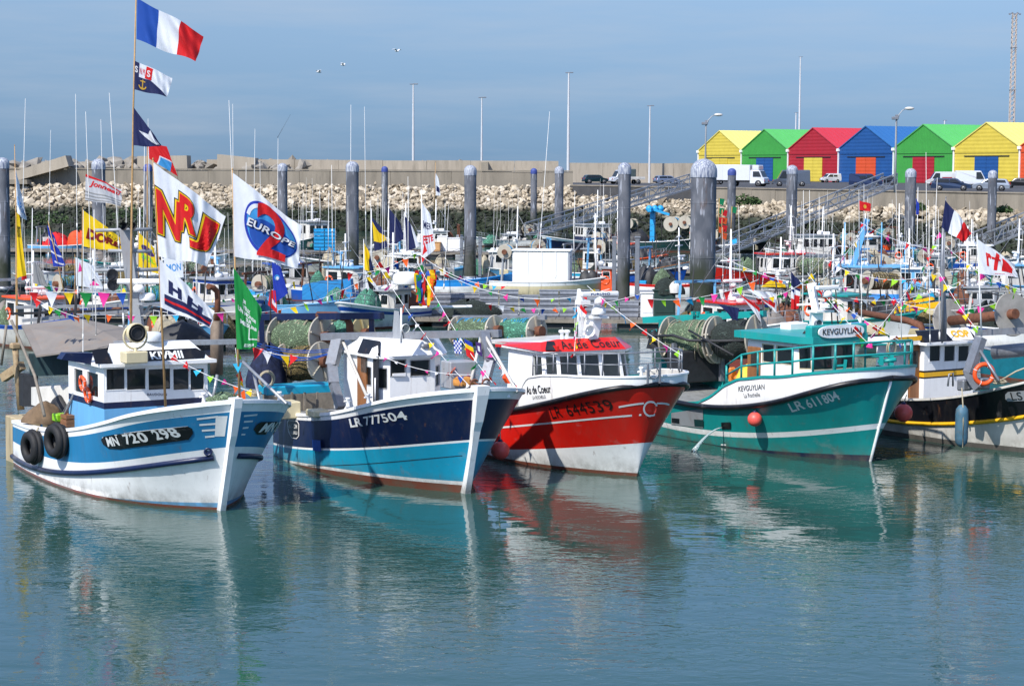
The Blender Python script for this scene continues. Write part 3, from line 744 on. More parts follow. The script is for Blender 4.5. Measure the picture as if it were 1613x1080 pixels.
# ================================================================ VEHICLES ON THE QUAY
def vehicle(px, py, head, col, label, cat, L_, Wd, prof, glz, name='parked_car', wheels=None, wr=.32, group=None, z=ZQ, extra=None):
    """prof: side outline (x, z, half-width factor) clockwise from the rear bottom; glz: side windows (list of (x,z) polygons), plus front/rear panes"""
    g = G(px, py, z)
    root = empty(name, (g.x, g.y, z), R_(head), label, cat, group)
    mb = MB(); n = len(prof); hwid = Wd / 2
    rings = []
    for s in (-1, -.93, .93, 1):
        rings.append([(x + (0 if abs(s) < 1 else (-.04 if x > 0 else .04)), s * hwid * k, zz - (.05 if abs(s) == 1 and zz > .6 else 0)) for x, zz, k in prof])
    vs = [v for r in rings for v in r]; fs = [tuple(range(n)), tuple(range(3 * n, 4 * n))[::-1]]
    for q in range(3):
        for i in range(n): fs.append((q * n + i, q * n + (i + 1) % n, (q + 1) * n + (i + 1) % n, (q + 1) * n + i)[::-1])
    mb.add(vs, fs); mb.build('body', col, root)
    kk = lambda zz: float(np.interp(zz, sorted(p[1] for p in prof), [p[2] for p in sorted(prof, key=lambda p: p[1])]))
    for s in (-1, 1):
        for poly in glz['side']:
            mb = MB(); mb.add([(x, s * (hwid * kk(zz) + .012), zz) for x, zz in poly], [tuple(range(len(poly)))[::s]]); mb.build('window', glass_car, root)
    for key, nm in (('front', 'windscreen'), ('rear', 'rear_window')):
        if key in glz:
            (xa, za), (xb, zb) = glz[key]; dx = .03 if key == 'front' else -.03
            mb = MB(); ka, kb = hwid * kk(za) - .1, hwid * kk(zb) - .1
            mb.quad((xa + dx, -ka, za), (xa + dx, ka, za), (xb + dx, kb, zb + .02), (xb + dx, -kb, zb + .02)); mb.build(nm, glass_car, root)
    for x in (wheels or (-L_ * .29, L_ * .31)):
        for s in (-1, 1):
            mb = MB(); mb.torus((0, 0, 0), wr * .74, wr * .27, (0, 1, 0), 20, 8); w = mb.build('wheel', tyre_m, root, (x, s * (hwid - .1), wr))
            mb = MB(); mb.lathe((0, s * .06, 0), [(0.02, .03), (wr * .3, .02), (wr * .55, .06), (wr * .58, 0)], 14, axis=(0, s, 0)); mb.build('rim', alu, w)
            mb = MB(); mb.lathe((x, s * (hwid + .003), wr), [(0.01, 0), (wr * 1.2, 0), (wr * 1.2, -.12)], 18, axis=(0, s, 0)); mb.build('wheel_arch', darkm, root)
    lx = max(p[0] for p in prof if .5 < p[1] < .95) if any(.5 < p[1] < .95 for p in prof) else L_ / 2
    rx = min(p[0] for p in prof if .5 < p[1] < .95) if any(.5 < p[1] < .95 for p in prof) else -L_ / 2
    for s in (-1, 1):
        mb = MB(); mb.box((lx, s * (hwid - .25), .70), (.08, .36, .16), ch=.03); mb.build('headlight', glass_clear, root)
        mb = MB(); mb.box((rx, s * (hwid - .16), .85), (.08, .18, .3), ch=.03); mb.build('tail_light', mat('tail lamp', srgb(150, 20, 18), .3), root)
    mb = MB(); mb.box((lx - .02, 0, .42), (.16, Wd * .96, .2), ch=.05); mb.box((rx + .02, 0, .42), (.16, Wd * .96, .2), ch=.05); mb.build('bumper', darkm, root)
    if extra: extra(root)
    return root
CP = lambda n, r, g, b: mat(n, srgb(r, g, b), .28, metal=.3, var=.05, coat=.5)
def hatch(L_, H_):
    h = L_ / 2
    prof = [(-h, .3, .96), (-h, .75, .99), (-h + .12, .95, 1), (-h + .42, H_ - .06, .80), (-h + .8, H_, .78), (.35, H_, .78), (.75, H_ - .08, .79), (h - 1.05, .98, .97), (h - .25, .82, .95), (h, .62, .93), (h, .3, .93)]
    g = dict(side=[[(-h + .45, 1.0), (-h + .62, H_ - .14), (-.25, H_ - .11), (-.25, 1.0)], [(-.17, 1.0), (-.17, H_ - .11), (.5, H_ - .15), (h - 1.25, 1.0)]], front=((h - 1.08, 1.02), (.72, H_ - .1)), rear=((-h + .17, 1.02), (-h + .38, H_ - .12)))
    return prof, g
def vanp(L_, H_, nose=.95, glazed=2):
    h = L_ / 2
    prof = [(-h, .35, 1), (-h, 1.0, 1), (-h + .05, H_ - .1, .93), (-h + .15, H_, .9), (h - nose - .75, H_, .9), (h - nose - .55, H_ - .08, .91), (h - nose + .12, 1.12, 1), (h - .12, .92, .97), (h, .6, .95), (h, .35, .95)]
    sd = [[(h - nose - 1.35, 1.15), (h - nose - 1.35, H_ - .22), (h - nose - .62, H_ - .22), (h - nose - .05, 1.15)]]
    if glazed > 1: sd.append([(h - nose - 2.35, 1.2), (h - nose - 2.35, H_ - .3), (h - nose - 1.5, H_ - .3), (h - nose - 1.5, 1.2)])
    return prof, dict(side=sd, front=((h - nose + .12, 1.16), (h - nose - .52, H_ - .14)))
gp = 'vehicles parked on the quay'
p, g = hatch(4.4, 1.48); vehicle(938, 289, 15, CP('dark green car paint', 14, 44, 50), 'dark green car parked on the quay at far left of the vehicles', 'car', 4.4, 1.72, p, g, group=gp)
p, g = hatch(4.3, 1.42); vehicle(1050, 290, 20, CP('silver blue car paint', 120, 134, 158), 'silver blue car half hidden by the first gangway', 'car', 4.3, 1.72, p, g, group=gp)
p, g = hatch(4.75, 1.52); vehicle(1498, 300.5, -12, CP('slate blue car paint', 38, 56, 84), 'slate blue estate car below the yellow shed', 'car', 4.7, 1.74, p, g, group=gp)
p, g = hatch(4.5, 1.46); vehicle(1561, 300.5, 165, CP('silver car paint', 140, 150, 162), 'silver hatchback behind the furthest right pile', 'car', 4.4, 1.72, p, g, group=gp)
p, g = hatch(4.3, 1.46); vehicle(1606, 296, 160, CP('black car paint', 16, 17, 22), 'black car cut off by the right edge of the picture', 'car', 4.3, 1.72, p, g, group=gp)
p, g = hatch(4.2, 1.46); vehicle(1394, 291, 170, CP('black blue car paint', 20, 24, 34), 'dark car behind the street lamp and the blue van', 'car', 4.2, 1.72, p, g, group=gp)
p, g = vanp(5.6, 2.45, .9, 1); vehicle(1246, 293.5, 175, CP('grey van paint', 84, 92, 104), 'grey delivery van behind a pile, right of the box lorry', 'van', 5.6, 2.0, p, g, 'parked_van', wr=.34, group=gp)
p, g = vanp(4.2, 1.85, .9, 2); vehicle(1308, 287.5, 200, CP('white van paint', 222, 224, 226), 'small white van with rear windows before the red shed', 'van', 4.2, 1.75, p, g, 'parked_van', group=gp)
p, g = vanp(4.9, 1.95, 1.0, 2); vehicle(1364, 295, -10, CP('dark blue van paint', 30, 44, 78), 'dark blue van at the head of the second gangway', 'van', 4.9, 1.95, p, g, 'parked_van', group=gp)
p, g = vanp(5.6, 2.5, .9, 1); vehicle(1531, 293, -6, CP('white van paint', 222, 224, 226), 'long white high roofed van behind the slate blue estate car', 'van', 6.0, 2.0, p, g, 'parked_van', wr=.34, group=gp)
p, g = vanp(5.2, 2.3, .9, 1); vehicle(1483, 292.5, 174, CP('off white van paint', 214, 214, 212), 'white van with dark red stripe behind the near white pole', 'van', 5.0, 2.0, p, g, 'parked_van', wr=.34, group=gp,
        extra=lambda r: MB().box((-.8, 1.0, 1.25), (1.6, .02, .35)).build('stripe', mat('dark red stripe', srgb(150, 30, 34), .4), r))
# box lorry
def lorry(root):
    mb = MB(); mb.box((-1.35, 0, 2.0), (4.3, 2.2, 2.3), ch=.04); mb.build('cargo_box', CP('white van paint', 0, 0, 0), root)
    mb = MB(); mb.box((-1.2, 0, .75), (4.4, .9, .2)); mb.build('chassis', darkm, root)
    mb = MB(); mb.box((1.6, 0, 2.75), (1.1, 1.9, .75), ch=.12); mb.build('wind_deflector', CP('white van paint', 0, 0, 0), root)
prof = [(.85, .45, 1), (.85, 2.35, .93), (1.0, 2.42, .92), (2.1, 2.4, .92), (2.3, 2.3, .93), (2.75, 1.35, 1), (3.0, 1.2, 1), (3.05, .75, .98), (3.05, .45, .98)]
vehicle(1177, 293.5, -28, CP('white van paint', 222, 224, 226), 'white box lorry with its cab to the right, behind the thickest pile', 'lorry', 6.0, 2.1, prof, dict(side=[[(1.25, 1.4), (1.25, 2.2), (2.2, 2.2), (2.6, 1.4)]], front=((2.76, 1.42), (2.32, 2.26))), 'box_lorry', wheels=(-2.2, 2.1), wr=.42, group=gp, extra=lorry)
def trail(root):
    mb = MB(); mb.box((0, 0, 2.0), (4.6, 2.3, 2.6), ch=.05); mb.build('cargo_box', CP('white van paint', 0, 0, 0), root)
g_ = G(1152, 291, ZQ)
root = empty('box_trailer', (g_.x, g_.y + 6, ZQ), R_(-20), 'white box trailer behind the lorry, left half hidden by the thickest pile', 'trailer')
trail(root); mb = MB(); mb.box((0, 0, .6), (4.4, 1.0, .2)); mb.build('chassis', darkm, root)
for x in (-1.4, 1.4):
    for s in (-1, 1):
        mb = MB(); mb.torus((0, 0, 0), .3, .11, (0, 1, 0), 18, 8); mb.build('wheel', tyre_m, root, (x, s * 1.0, .41))
# flat-bed truck with a tall grey cover
def flat(root):
    mb = MB(); mb.box((-1.3, 0, .85), (3.4, 1.95, .16)); [mb.box((-1.3, s * .97, 1.05), (3.4, .06, .35)) for s in (-1, 1)]; mb.build('flat_bed', white_old, root)
    mb = MB(); mb.box((-.5, 0, 1.75), (1.9, 1.8, 1.5), ch=.12); mb.build('load', mat('grey green cover', srgb(70, 84, 84), .7, var=.3), root)
prof = [(.3, .45, 1), (.3, 2.2, .93), (.5, 2.32, .9), (1.4, 2.3, .9), (1.6, 2.2, .91), (2.1, 1.2, 1), (2.7, 1.0, .97), (2.8, .7, .95), (2.8, .45, .95)]
vehicle(986, 290, 200, CP('white van paint', 222, 224, 226), 'white flat bed truck with a dark covered load, left of the forklift', 'truck', 5.4, 2.0, prof, dict(side=[[(.6, 1.25), (.6, 2.1), (1.5, 2.1), (1.95, 1.25)]], front=((2.12, 1.26), (1.62, 2.15))), 'flatbed_truck', wheels=(-1.8, 1.9), wr=.36, group=gp, extra=flat)
g_ = G(1025, 288, ZQ)
root = empty('forklift', (g_.x, g_.y, ZQ), R_(200), 'orange forklift between the flat bed truck and the silver blue car', 'forklift')
om = mat('forklift orange', srgb(206, 84, 50), .5)
mb = MB(); mb.box((-.2, 0, .85), (2.0, 1.2, .8), ch=.12); mb.box((-1.1, 0, 1.0), (.6, 1.2, 1.0), ch=.15); mb.build('body', om, root)
mb = MB(); [mb.bar((x, s * .5, 1.2), (x * .8, s * .5, 2.4), .09) for x in (-.9, .6) for s in (-1, 1)]; mb.box((-.1, 0, 2.42), (1.6, 1.15, .08)); mb.build('cab_frame', om, root)
mb = MB(); [mb.bar((1.0, s * .4, .1), (1.0, s * .4, 3.1), .14) for s in (-1, 1)]; [mb.box((1.0, 0, z), (.12, .9, .12)) for z in (.5, 1.7, 3.0)]; mb.build('lift_mast', om, root)
mb = MB(); [mb.box((1.6, s * .3, .2), (1.1, .12, .06)) for s in (-1, 1)]; mb.build('fork', darkm, root)
for x in (-.9, .6):
    for s in (-1, 1):
        mb = MB(); mb.torus((0, 0, 0), .26, .12, (0, 1, 0), 16, 8); mb.build('wheel', tyre_m, root, (x, s * .55, .38))
# ================================================================ BOAT BUILDING
def ctrl(c, t):
    n = len(c) - 1; c = np.asarray(c, float); t = np.clip(np.asarray(t, float), 0, 1)
    i = np.minimum((t * n).astype(int), n - 1); f = t * n - i
    p0 = np.where(i > 0, c[np.maximum(i - 1, 0)], 2 * c[i] - c[i + 1]); p1 = c[i]; p2 = c[i + 1]
    p3 = np.where(i + 2 <= n, c[np.minimum(i + 2, n)], 2 * c[i + 1] - c[i])
    return .5 * ((2 * p1) + (-p0 + p2) * f + (2 * p0 - 5 * p1 + 4 * p2 - p3) * f ** 2 + (-p0 + 3 * p1 - 3 * p2 + p3) * f ** 3)
class Boat:
    def __init__(s, P, foot, label, name='fishing_boat', cat='fishing boat', group='fishing boats moored in the harbour', top=None):
        s.P = P; th = P['th']; s.a = Vector((math.sin(th), -math.cos(th), 0)); s.l = Vector((math.cos(th), math.sin(th), 0))   # ahead, to port
        s.o = Vector((foot[0], foot[1], 0)) - s.a * (P['L'] - P['rake'])
        s.root = empty(name, s.o, math.atan2(s.a.y, s.a.x), label, cat, group)
        s.L = P['L']; s.top = top or (lambda t: ctrl(P['zs'], t))       # top edge of the hull sides
    def xy(s, t, z):
        P = s.P; t = np.asarray(t, float); zs = ctrl(P['zs'], t); q = np.asarray(z, float) / zs; sp = np.clip(q, 0, 1.0) + np.clip(q - 1, 0, 1) * P.get('over', .15)
        u = np.clip((t - P['td']) / (1 - P['td']), 0, 1); Bd = P['B'] / 2 * np.maximum(1 - u ** P['pd'], 0) ** (1 / P['qd'])
        u = np.clip((t - P['tw']) / (1 - P['tw']), 0, 1); Bw = P['B'] / 2 * P['bw'] * np.maximum(1 - u ** P['pw'], 0)
        st = 1 - P['sd'] * np.clip(1 - t / .4, 0, 1) ** 2; Bd = Bd * st; Bw = Bw * st
        y = Bw + (Bd - Bw) * sp ** (1 + P['fl'] * t ** 2)
        y = np.where(np.asarray(z) < 0, Bw * (1 + .3 * np.asarray(z)), y)
        x = t * (P['L'] - P['rake'] * (1 - np.clip(q, -.3, 1.0) - np.clip(q - 1, 0, 1) * P.get('over', .15)))
        return x, y
    def pt(s, t, z, side=-1, off=0):                                   # point of the shell; side -1 starboard, +1 port
        x, y = s.xy(t, z); x, y = float(x), float(y)
        if off:
            x2, y2 = s.xy(max(0, t - .02), z); x3, y3 = s.xy(min(1, t + .02), z)
            d = Vector((float(x3 - x2), float(y3 - y2))); n = Vector((-d.y, d.x)); n = n if n.y > 0 else -n; n.normalize()
            x += n.x * off; y += n.y * off
        return Vector((x, side * y, float(z)))
    def tx(s, x, z):
        t = x / s.L
        for _ in range(8):
            q = float(np.clip(z / ctrl(s.P['zs'], t), -.3, 1.3)); t = x / (s.P['L'] - s.P['rake'] * (1 - q))
        return min(max(t, 0), 1)
    def w(s, p): return s.o + s.a * p[0] + s.l * p[1] + Vector((0, 0, p[2]))
    def loc(s, p): d = Vector(p) - s.o; return Vector((d.dot(s.a), d.dot(s.l), p[2]))
    def onx(s, px, py, x):                                              # pixel on the athwart plane at x
        d = ray(px, py); k = (x - (CAMP - s.o).dot(s.a)) / d.dot(s.a); return s.loc(CAMP + d * k)
    def ony(s, px, py, y):
        d = ray(px, py); k = (y - (CAMP - s.o).dot(s.l)) / d.dot(s.l); return s.loc(CAMP + d * k)
    def onz(s, px, py, z): return s.loc(G(px, py, z))
    def atD(s, px, py, D): return s.loc(W(px, py, D))
    def shell(s, px, py, side=-1):                                      # (t, z) on the shell seen at the pixel
        best = None
        T = np.linspace(0, 1, 81)
        z0, z1 = -.1, 4.2; t0, t1 = 0, 1
        for it in range(4):
            n_ = 91 if it == 0 else 31; T = np.linspace(t0, t1, n_); Z = np.linspace(z0, z1, n_); TT, ZZ = np.meshgrid(T, Z)
            x, y = s.xy(TT, ZZ); y = y * side
            wx = s.o.x + s.a.x * x + s.l.x * y; wy = s.o.y + s.a.y * x + s.l.y * y; wz = ZZ - CAMH
            zc = wy * FWD.y + wz * FWD.z + wx * FWD.x
            u = 806.5 + FPX * (wx * RIGHT.x + wy * RIGHT.y + wz * RIGHT.z) / zc; v = 540 - FPX * (wx * UP.x + wy * UP.y + wz * UP.z) / zc
            e = (u - px) ** 2 + (v - py) ** 2; i = np.unravel_index(np.argmin(np.where(e < e.min() + 40, zc, 1e9) if it == 0 and side > 0 else e), e.shape)
            tb, zb = float(TT[i]), float(ZZ[i]); dt, dz = (t1 - t0) / 14, (z1 - z0) / 14
            t0, t1, z0, z1 = max(0, tb - dt), min(1, tb + dt), zb - dz, zb + dz
        return tb, zb
    def zfit(s, pts, deg=2, side=-1):
        q = [s.shell(x, y, side) for x, y in pts]; t = np.array([a for a, _ in q]); z = np.array([b for _, b in q]); c = np.polyfit(t, z, min(deg, len(pts) - 1))
        lo = t.min() - .08; zl = np.polyval(c, lo); sl = np.polyval(np.polyder(c), lo)
        return lambda t: np.where(np.asarray(t) < lo, zl + sl * .5 * (np.asarray(t) - lo), np.polyval(c, t))
    # ---- parts
    def hull(s, bands, cap=(.16, .07), capm=None, bul=.65, inner=None, deckm=None, nt=92, deckz=None):
        """bands: [(top edge as f(t) or None for the hull's top, material)], bottom first"""
        T = np.concatenate([np.linspace(0, .7, nt // 2, endpoint=False), 1 - .3 * (1 - np.linspace(0, 1, nt // 2 + 1)) ** 1.7])
        mats_ = []; rows = [(-.55 + 0 * T, 0)]
        zt = s.top(T)
        prev = rows[0][0]
        for f, m_ in bands:
            z = np.minimum(f(T), zt) if f is not None else zt
            z = np.maximum(z, prev + .0)
            k = max(1, int(np.ceil(np.max(z - prev) / .3)))
            mats_.append(m_)
            for j in range(1, k + 1): rows.append((prev + (z - prev) * j / k, len(mats_) - 1))
            prev = z
        mb = MB(); nT = len(T)
        V = []
        for side in (-1, 1):
            for z, _ in rows:
                x, y = s.xy(T, z)
                V += [(x[i], side * y[i], z[i]) for i in range(nT)]
        mb.v = V; R = len(rows)
        for si in (0, 1):
            for r in range(R - 1):
                for i in range(nT - 1):
                    a = si * R * nT + r * nT + i; q = (a, a + 1, a + 1 + nT, a + nT)
                    mb.f.append(q if si == 0 else q[::-1]); mb.m.append(rows[r + 1][1]); mb.sm.append(True)
        for r in range(R - 1):                                          # transom
            a, b_ = r * nT, R * nT + r * nT; mb.f.append((a, a + nT, b_ + nT, b_)); mb.m.append(rows[r + 1][1]); mb.sm.append(False)
        s.h = mb.build('hull', mats_, s.root)
        # bulwark inside, deck and rail
        dz = deckz or (lambda t: s.top(t) - bul)
        zi = dz(T); th = .09
        mb = MB()
        for side in (-1, 1):
            p = [s.pt(T[i], zt[i], side, -th) for i in range(nT)]; q = [s.pt(T[i], zi[i], side, -th) for i in range(nT)]; p = [Vector((v.x, side * max(0, side * v.y), v.z)) for v in p]; q = [Vector((v.x, side * max(0, side * v.y), v.z)) for v in q]
            for i in range(nT - 1):
                f = (p[i], p[i + 1], q[i + 1], q[i]); mb.quad(*(f if side > 0 else f[::-1]))
        mb.build('bulwark', inner or white_old, s.root)
        mb = MB()
        for i in range(nT - 1):
            x0, y0 = s.xy(T[i], zi[i]); x1, y1 = s.xy(T[i + 1], zi[i + 1])
            mb.quad((x0, -y0 + .05, zi[i]), (x1, -y1 + .05 * (y1 > .05), zi[i + 1]), (x1, y1 - .05 * (y1 > .05), zi[i + 1]), (x0, y0 - .05, zi[i]))
        mb.build('deck', deckm or deck_m, s.root)
        if cap:
            s.rail(s.top, cap[0], cap[1], capm or white, 'cap_rail', T)
        return s.h
    def rail(s, f, wdt, ht, m_, name, T=None, out=.03, t0=0, t1=1, stern=True):
        T = np.linspace(t0, t1, 50) if T is None else T
        z = f(T); mb = MB(); rings = []
        order = [(t, -1) for t in range(len(T))] + [(t, 1) for t in range(len(T) - 1, -1, -1)]
        for i, side in order:
            a = s.pt(T[i], z[i], side, out); b_ = s.pt(T[i], z[i], side, out - wdt)
            if side * b_.y < .0: b_.y = 0
            if side * a.y < .0: a.y = 0
            rings.append([a + Vector((0, 0, -ht * .5)), a + Vector((0, 0, ht * .5)), b_ + Vector((0, 0, ht * .5)), b_ + Vector((0, 0, -ht * .5))])
        n = len(rings); vs = [v for r in rings for v in r]; fs = []
        for i in range(n if stern and t0 == 0 else n - 1):
            j = (i + 1) % n
            for k in range(4): fs.append((i * 4 + k, j * 4 + k, j * 4 + (k + 1) % 4, i * 4 + (k + 1) % 4))
        mb.add(vs, fs)
        return mb.build(name, m_, s.root)
    def strake(s, f, r, m_, name, t0=0, t1=1, sides=(-1, 1), n=40, flat=1.0):
        mb = MB()
        for side in sides:
            path = [s.pt(t, float(f(t)), side, r * .3) for t in np.linspace(t0, t1, n)]
            mb.tube(path, r, 8)
        return mb.build(name, m_, s.root)
    def strip(s, pts, wdt, m_, name, side=-1, n=30, off=.008, parent=None):   # painted stripe along shell pixels
        q = [s.shell(x, y, side) for x, y in pts]; k = np.linspace(0, len(q) - 1, n); ts = np.interp(k, range(len(q)), [a for a, _ in q]); zs_ = np.interp(k, range(len(q)), [b_ for _, b_ in q])
        if len(q) > 2:
            c = np.polyfit([a for a, _ in q], [b_ for _, b_ in q], 2); zs_ = np.polyval(c, ts)
        mb = MB()
        for i in range(n - 1):
            for (za, zb) in ((-.5, .5),):
                a = s.pt(ts[i], zs_[i] - wdt / 2, side, off); b_ = s.pt(ts[i + 1], zs_[i + 1] - wdt / 2, side, off)
                c_ = s.pt(ts[i + 1], zs_[i + 1] + wdt / 2, side, off); d_ = s.pt(ts[i], zs_[i] + wdt / 2, side, off)
                mb.quad(a, b_, c_, d_)
        return mb.build(name, m_, parent or s.h)
    def letter(s, txt, p0, p1, hpx, m_, side=-1, off=.02, sp=1.0, name='lettering', lift=.012):
        """letters painted on the shell, baseline from pixel p0 to p1, hpx tall"""
        a, b_ = s.shell(*p0, side), s.shell(*p1, side)
        h = [s.shell(p[0], p[1] - hpx, side)[1] - q[1] for p, q in ((p0, a), (p1, b_))]
        xa, xb = float(s.xy(a[0], a[1])[0]), float(s.xy(b_[0], b_[1])[0])
        def fn(u, v):
            x = xa + (xb - xa) * u; z = a[1] + (b_[1] - a[1]) * u + (h[0] + (h[1] - h[0]) * u) * v
            return s.pt(s.tx(x, z), z, side, lift)
        return put_text(txt, fn, name, m_, s.h, off, sp, .2)
    def plate(s, px_pts, m_, name, side=-1, off=.02):
        bm = bmesh.new(); bm.faces.new([bm.verts.new((x, y, 0)) for x, y in px_pts]); bmesh.ops.triangulate(bm, faces=bm.faces[:])
        for _ in range(4):
            es = [e for e in bm.edges if e.calc_length() > 14]
            if not es: break
            bmesh.ops.subdivide_edges(bm, edges=es, cuts=1); bmesh.ops.triangulate(bm, faces=bm.faces[:])
        bm.verts.index_update(); mb = MB()
        mb.add([s.pt(*s.shell(v.co.x, v.co.y, side), side, off + .006) for v in bm.verts], [tuple(v.index for v in f.verts) for f in bm.faces]); bm.free()
        return mb.build(name, m_, s.h)
def wall_panel(mb, a, b, c, d, wins, bands, th=.05, out=None):
    """wall quad a b c d (bottom left, bottom right, top right, top left from outside) with real window openings"""
    a, b, c, d = map(Vector, (a, b, c, d)); n = (b - a).cross(d - a).normalized()
    Pf = lambda u, v: (a * (1 - u) + b * u) * (1 - v) + (d * (1 - u) + c * u) * v
    us = sorted({0, 1, *[w[0] for w in wins], *[w[1] for w in wins]}); vs = sorted({0, 1, *[w[2] for w in wins], *[w[3] for w in wins], *[k for k, _ in bands if k < 1]})
    for i in range(len(us) - 1):
        for j in range(len(vs) - 1):
            uc, vc = (us[i] + us[i + 1]) / 2, (vs[j] + vs[j + 1]) / 2
            if any(w[0] < uc < w[1] and w[2] < vc < w[3] for w in wins): continue
            mi = next((m_ for k, m_ in bands if vc < k), bands[-1][1] if bands else 0)
            mb.quad(Pf(us[i], vs[j]), Pf(us[i + 1], vs[j]), Pf(us[i + 1], vs[j + 1]), Pf(us[i], vs[j + 1]), mi)
    out = []
    for (u0, u1, v0, v1) in wins:
        q = [Pf(u0, v0), Pf(u1, v0), Pf(u1, v1), Pf(u0, v1)]
        for i in range(4): mb.quad(q[i], q[(i + 1) % 4], q[(i + 1) % 4] - n * th, q[i] - n * th, bands[-1][1] if bands else 0)
        out.append((q, n))
    return out
def window_obj(parent, q, n, fm, pm, th=.05, fw=.035):
    mb = MB(); c = sum(q, Vector()) / 4
    o = [c + (p - c) * (1 + fw / max((p - c).length, .05)) + n * .012 for p in q]; i_ = [p + n * .012 for p in q]
    for k in range(4):
        j = (k + 1) % 4
        mb.quad(o[k], o[j], i_[j], i_[k], 0); mb.quad(o[j], o[k], o[k] - n * .012, o[j] - n * .012, 0); mb.quad(i_[k], i_[j], i_[j] - n * .02, i_[k] - n * .02, 0)
    g = [c + (p - c) * 1.0 - n * (th * .6) for p in q]
    mb.quad(*g, 1)
    return mb.build('window', [fm, pm], parent)
def cabin(root, foot, z0, top, z1, wins, mats_, bands=(), roof=None, frame=None, pane=None, roofm=None, over=.15, rth=.08, name='wheelhouse', rslope=0):
    """foot/top: corner lists (x, y), anticlockwise from above; wins: {edge: [(u0,u1,v0,v1)]}"""
    mb = MB(); n = len(foot); res = []
    z0f = z0 if callable(z0) else (lambda x: z0)
    for i in range(n):
        j = (i + 1) % n
        a = (*foot[i], z0f(foot[i][0])); b = (*foot[j], z0f(foot[j][0])); c = (*top[j], z1 + rslope * top[j][0]); d = (*top[i], z1 + rslope * top[i][0])
        res += wall_panel(mb, a, b, c, d, wins.get(i, []), bands)
    w = mb.build(name, mats_, root)
    for q, nn in res: window_obj(w, q, nn, frame or white, pane or glass)
    cx = sum(p[0] for p in top) / n; cy = sum(p[1] for p in top) / n
    P = []
    for x, y in top:
        d = Vector((x - cx, y - cy)); P.append((x + (over if x > cx else -over), y + (over * .7 if y > cy else -over * .7), z1 + rslope * x))
    mb = MB(); mb.prism(P, (0, 0, rth)); r = mb.build('roof', roofm or white, w)
    return w
flange_grey = paint('flange grey', 176, 170, 154, dirt=(RUST, .5))
def net_drum(root, a, b, rf, rn, netm, core=.18, flm=None, n_fl=2):
    a, b = Vector(a), Vector(b); ax = (b - a).normalized(); Ln = (b - a).length
    mb = MB(); mb.tube([a - ax * .25, b + ax * .25], core, 14); d = mb.build('net_drum', rusty, root)
    for k in range(n_fl):
        c = a + ax * (Ln * k / (n_fl - 1)); mb = MB(); mb.lathe(c, [(.05, -.03), (rf, -.03), (rf + .02, 0), (rf, .03), (.05, .03)], 30, axis=ax, smooth=False)
        for q in range(6):
            t = q * math.pi / 3; o = ax.orthogonal().normalized(); v = o * math.cos(t) + ax.cross(o) * math.sin(t); mb.bar(c + v * .1 + ax * .05, c + v * rf * .95 + ax * .05, .06, .05)
        mb.build('flange', flm or flange_grey, d)
    rg = random.Random(int(rn * 1000 + a.x * 100))
    for k in range(n_fl - 1):
        p = a + ax * (Ln * k / (n_fl - 1) + .05); ln = Ln / (n_fl - 1) - .1; mb = MB(); o = ax.orthogonal().normalized(); o2 = ax.cross(o); vs, fs = [], []; M, Nn = 16, 34
        for i in range(M + 1):
            f = i / M
            for q in range(Nn):
                t = 2 * math.pi * q / Nn
                r = rn * (.80 + .22 * math.sin(math.pi * f) ** .6) * (1 + .05 * math.sin(t * 3 + f * 9) + rg.uniform(-.025, .025)) + (.05 if math.cos(t) < 0 else 0)
                vs.append(p + ax * ln * f + (o * math.cos(t) + o2 * math.sin(t)) * r)
        for i in range(M):
            for q in range(Nn): fs.append((i * Nn + q, i * Nn + (q + 1) % Nn, (i + 1) * Nn + (q + 1) % Nn, (i + 1) * Nn + q))
        mb.add(vs, fs, 0, True)
        for _ in range(9): mb.torus(p + ax * ln * rg.uniform(.12, .88), rn * rg.uniform(.97, 1.05), .014, ax + Vector((rg.uniform(-.2, .2), rg.uniform(-.2, .2), rg.uniform(-.2, .2))), 26, 4, mi=1)
        for _ in range(4):
            t = rg.uniform(-.6, .9); c = p + ax * ln * rg.uniform(.1, .9); v = Vector((ax.y, -ax.x, 0)).normalized() * rn * 1.0; v = v if (v.x * .4 - v.y * .6) != 9 else v; mb.tube([c + v, c + v * 1.06 - Vector((0, 0, .3)), c + v * .98 - Vector((0, 0, .4 + rg.random() * .4))], .014, 4, mi=1)
        mb.build('net', [netm, rg.choice([rope_m, darkm, blue_plastic])], d)
    return d
def railing(root, pts, h, m_, r=.025, mids=1, name='railing', posts=True):
    mb = MB(); P = [Vector(p) for p in pts]
    mb.tube([p + Vector((0, 0, h)) for p in P], r, 6)
    for k in range(mids): mb.tube([p + Vector((0, 0, h * (k + 1) / (mids + 1))) for p in P], r * .7, 6)
    if posts:
        for p in P: mb.tube([p, p + Vector((0, 0, h))], r, 6)
    return mb.build(name, m_, root)
def radar(root, c, ln, heading=0, brand=None, dirv=None):
    c = Vector(c); mb = MB(); mb.lathe(c, [(.02, 0), (.16, 0), (.16, .14), (.1, .2), (.05, .22)], 16); r = mb.build('radar', white_plastic, root)
    d = Vector(dirv) if dirv else Vector((math.cos(heading), math.sin(heading), 0)); d.normalize()
    mb = MB(); mb.bar(c + d * -ln / 2 + Vector((0, 0, .3)), c + d * ln / 2 + Vector((0, 0, .3)), .14, .15, ch=.04); sc = mb.build('scanner', white_plastic, r)
    if brand:
        n = Vector((d.y, -d.x, 0)); 
        flat_text(brand, c - d * ln * .25 + Vector((0, 0, .27)), c + d * ln * .25 + Vector((0, 0, .27)), (0, 0, .075), 'lettering', mat('deep blue lettering', srgb(26, 50, 110), .5), r, n * .074, .03, 1.15)
    return r
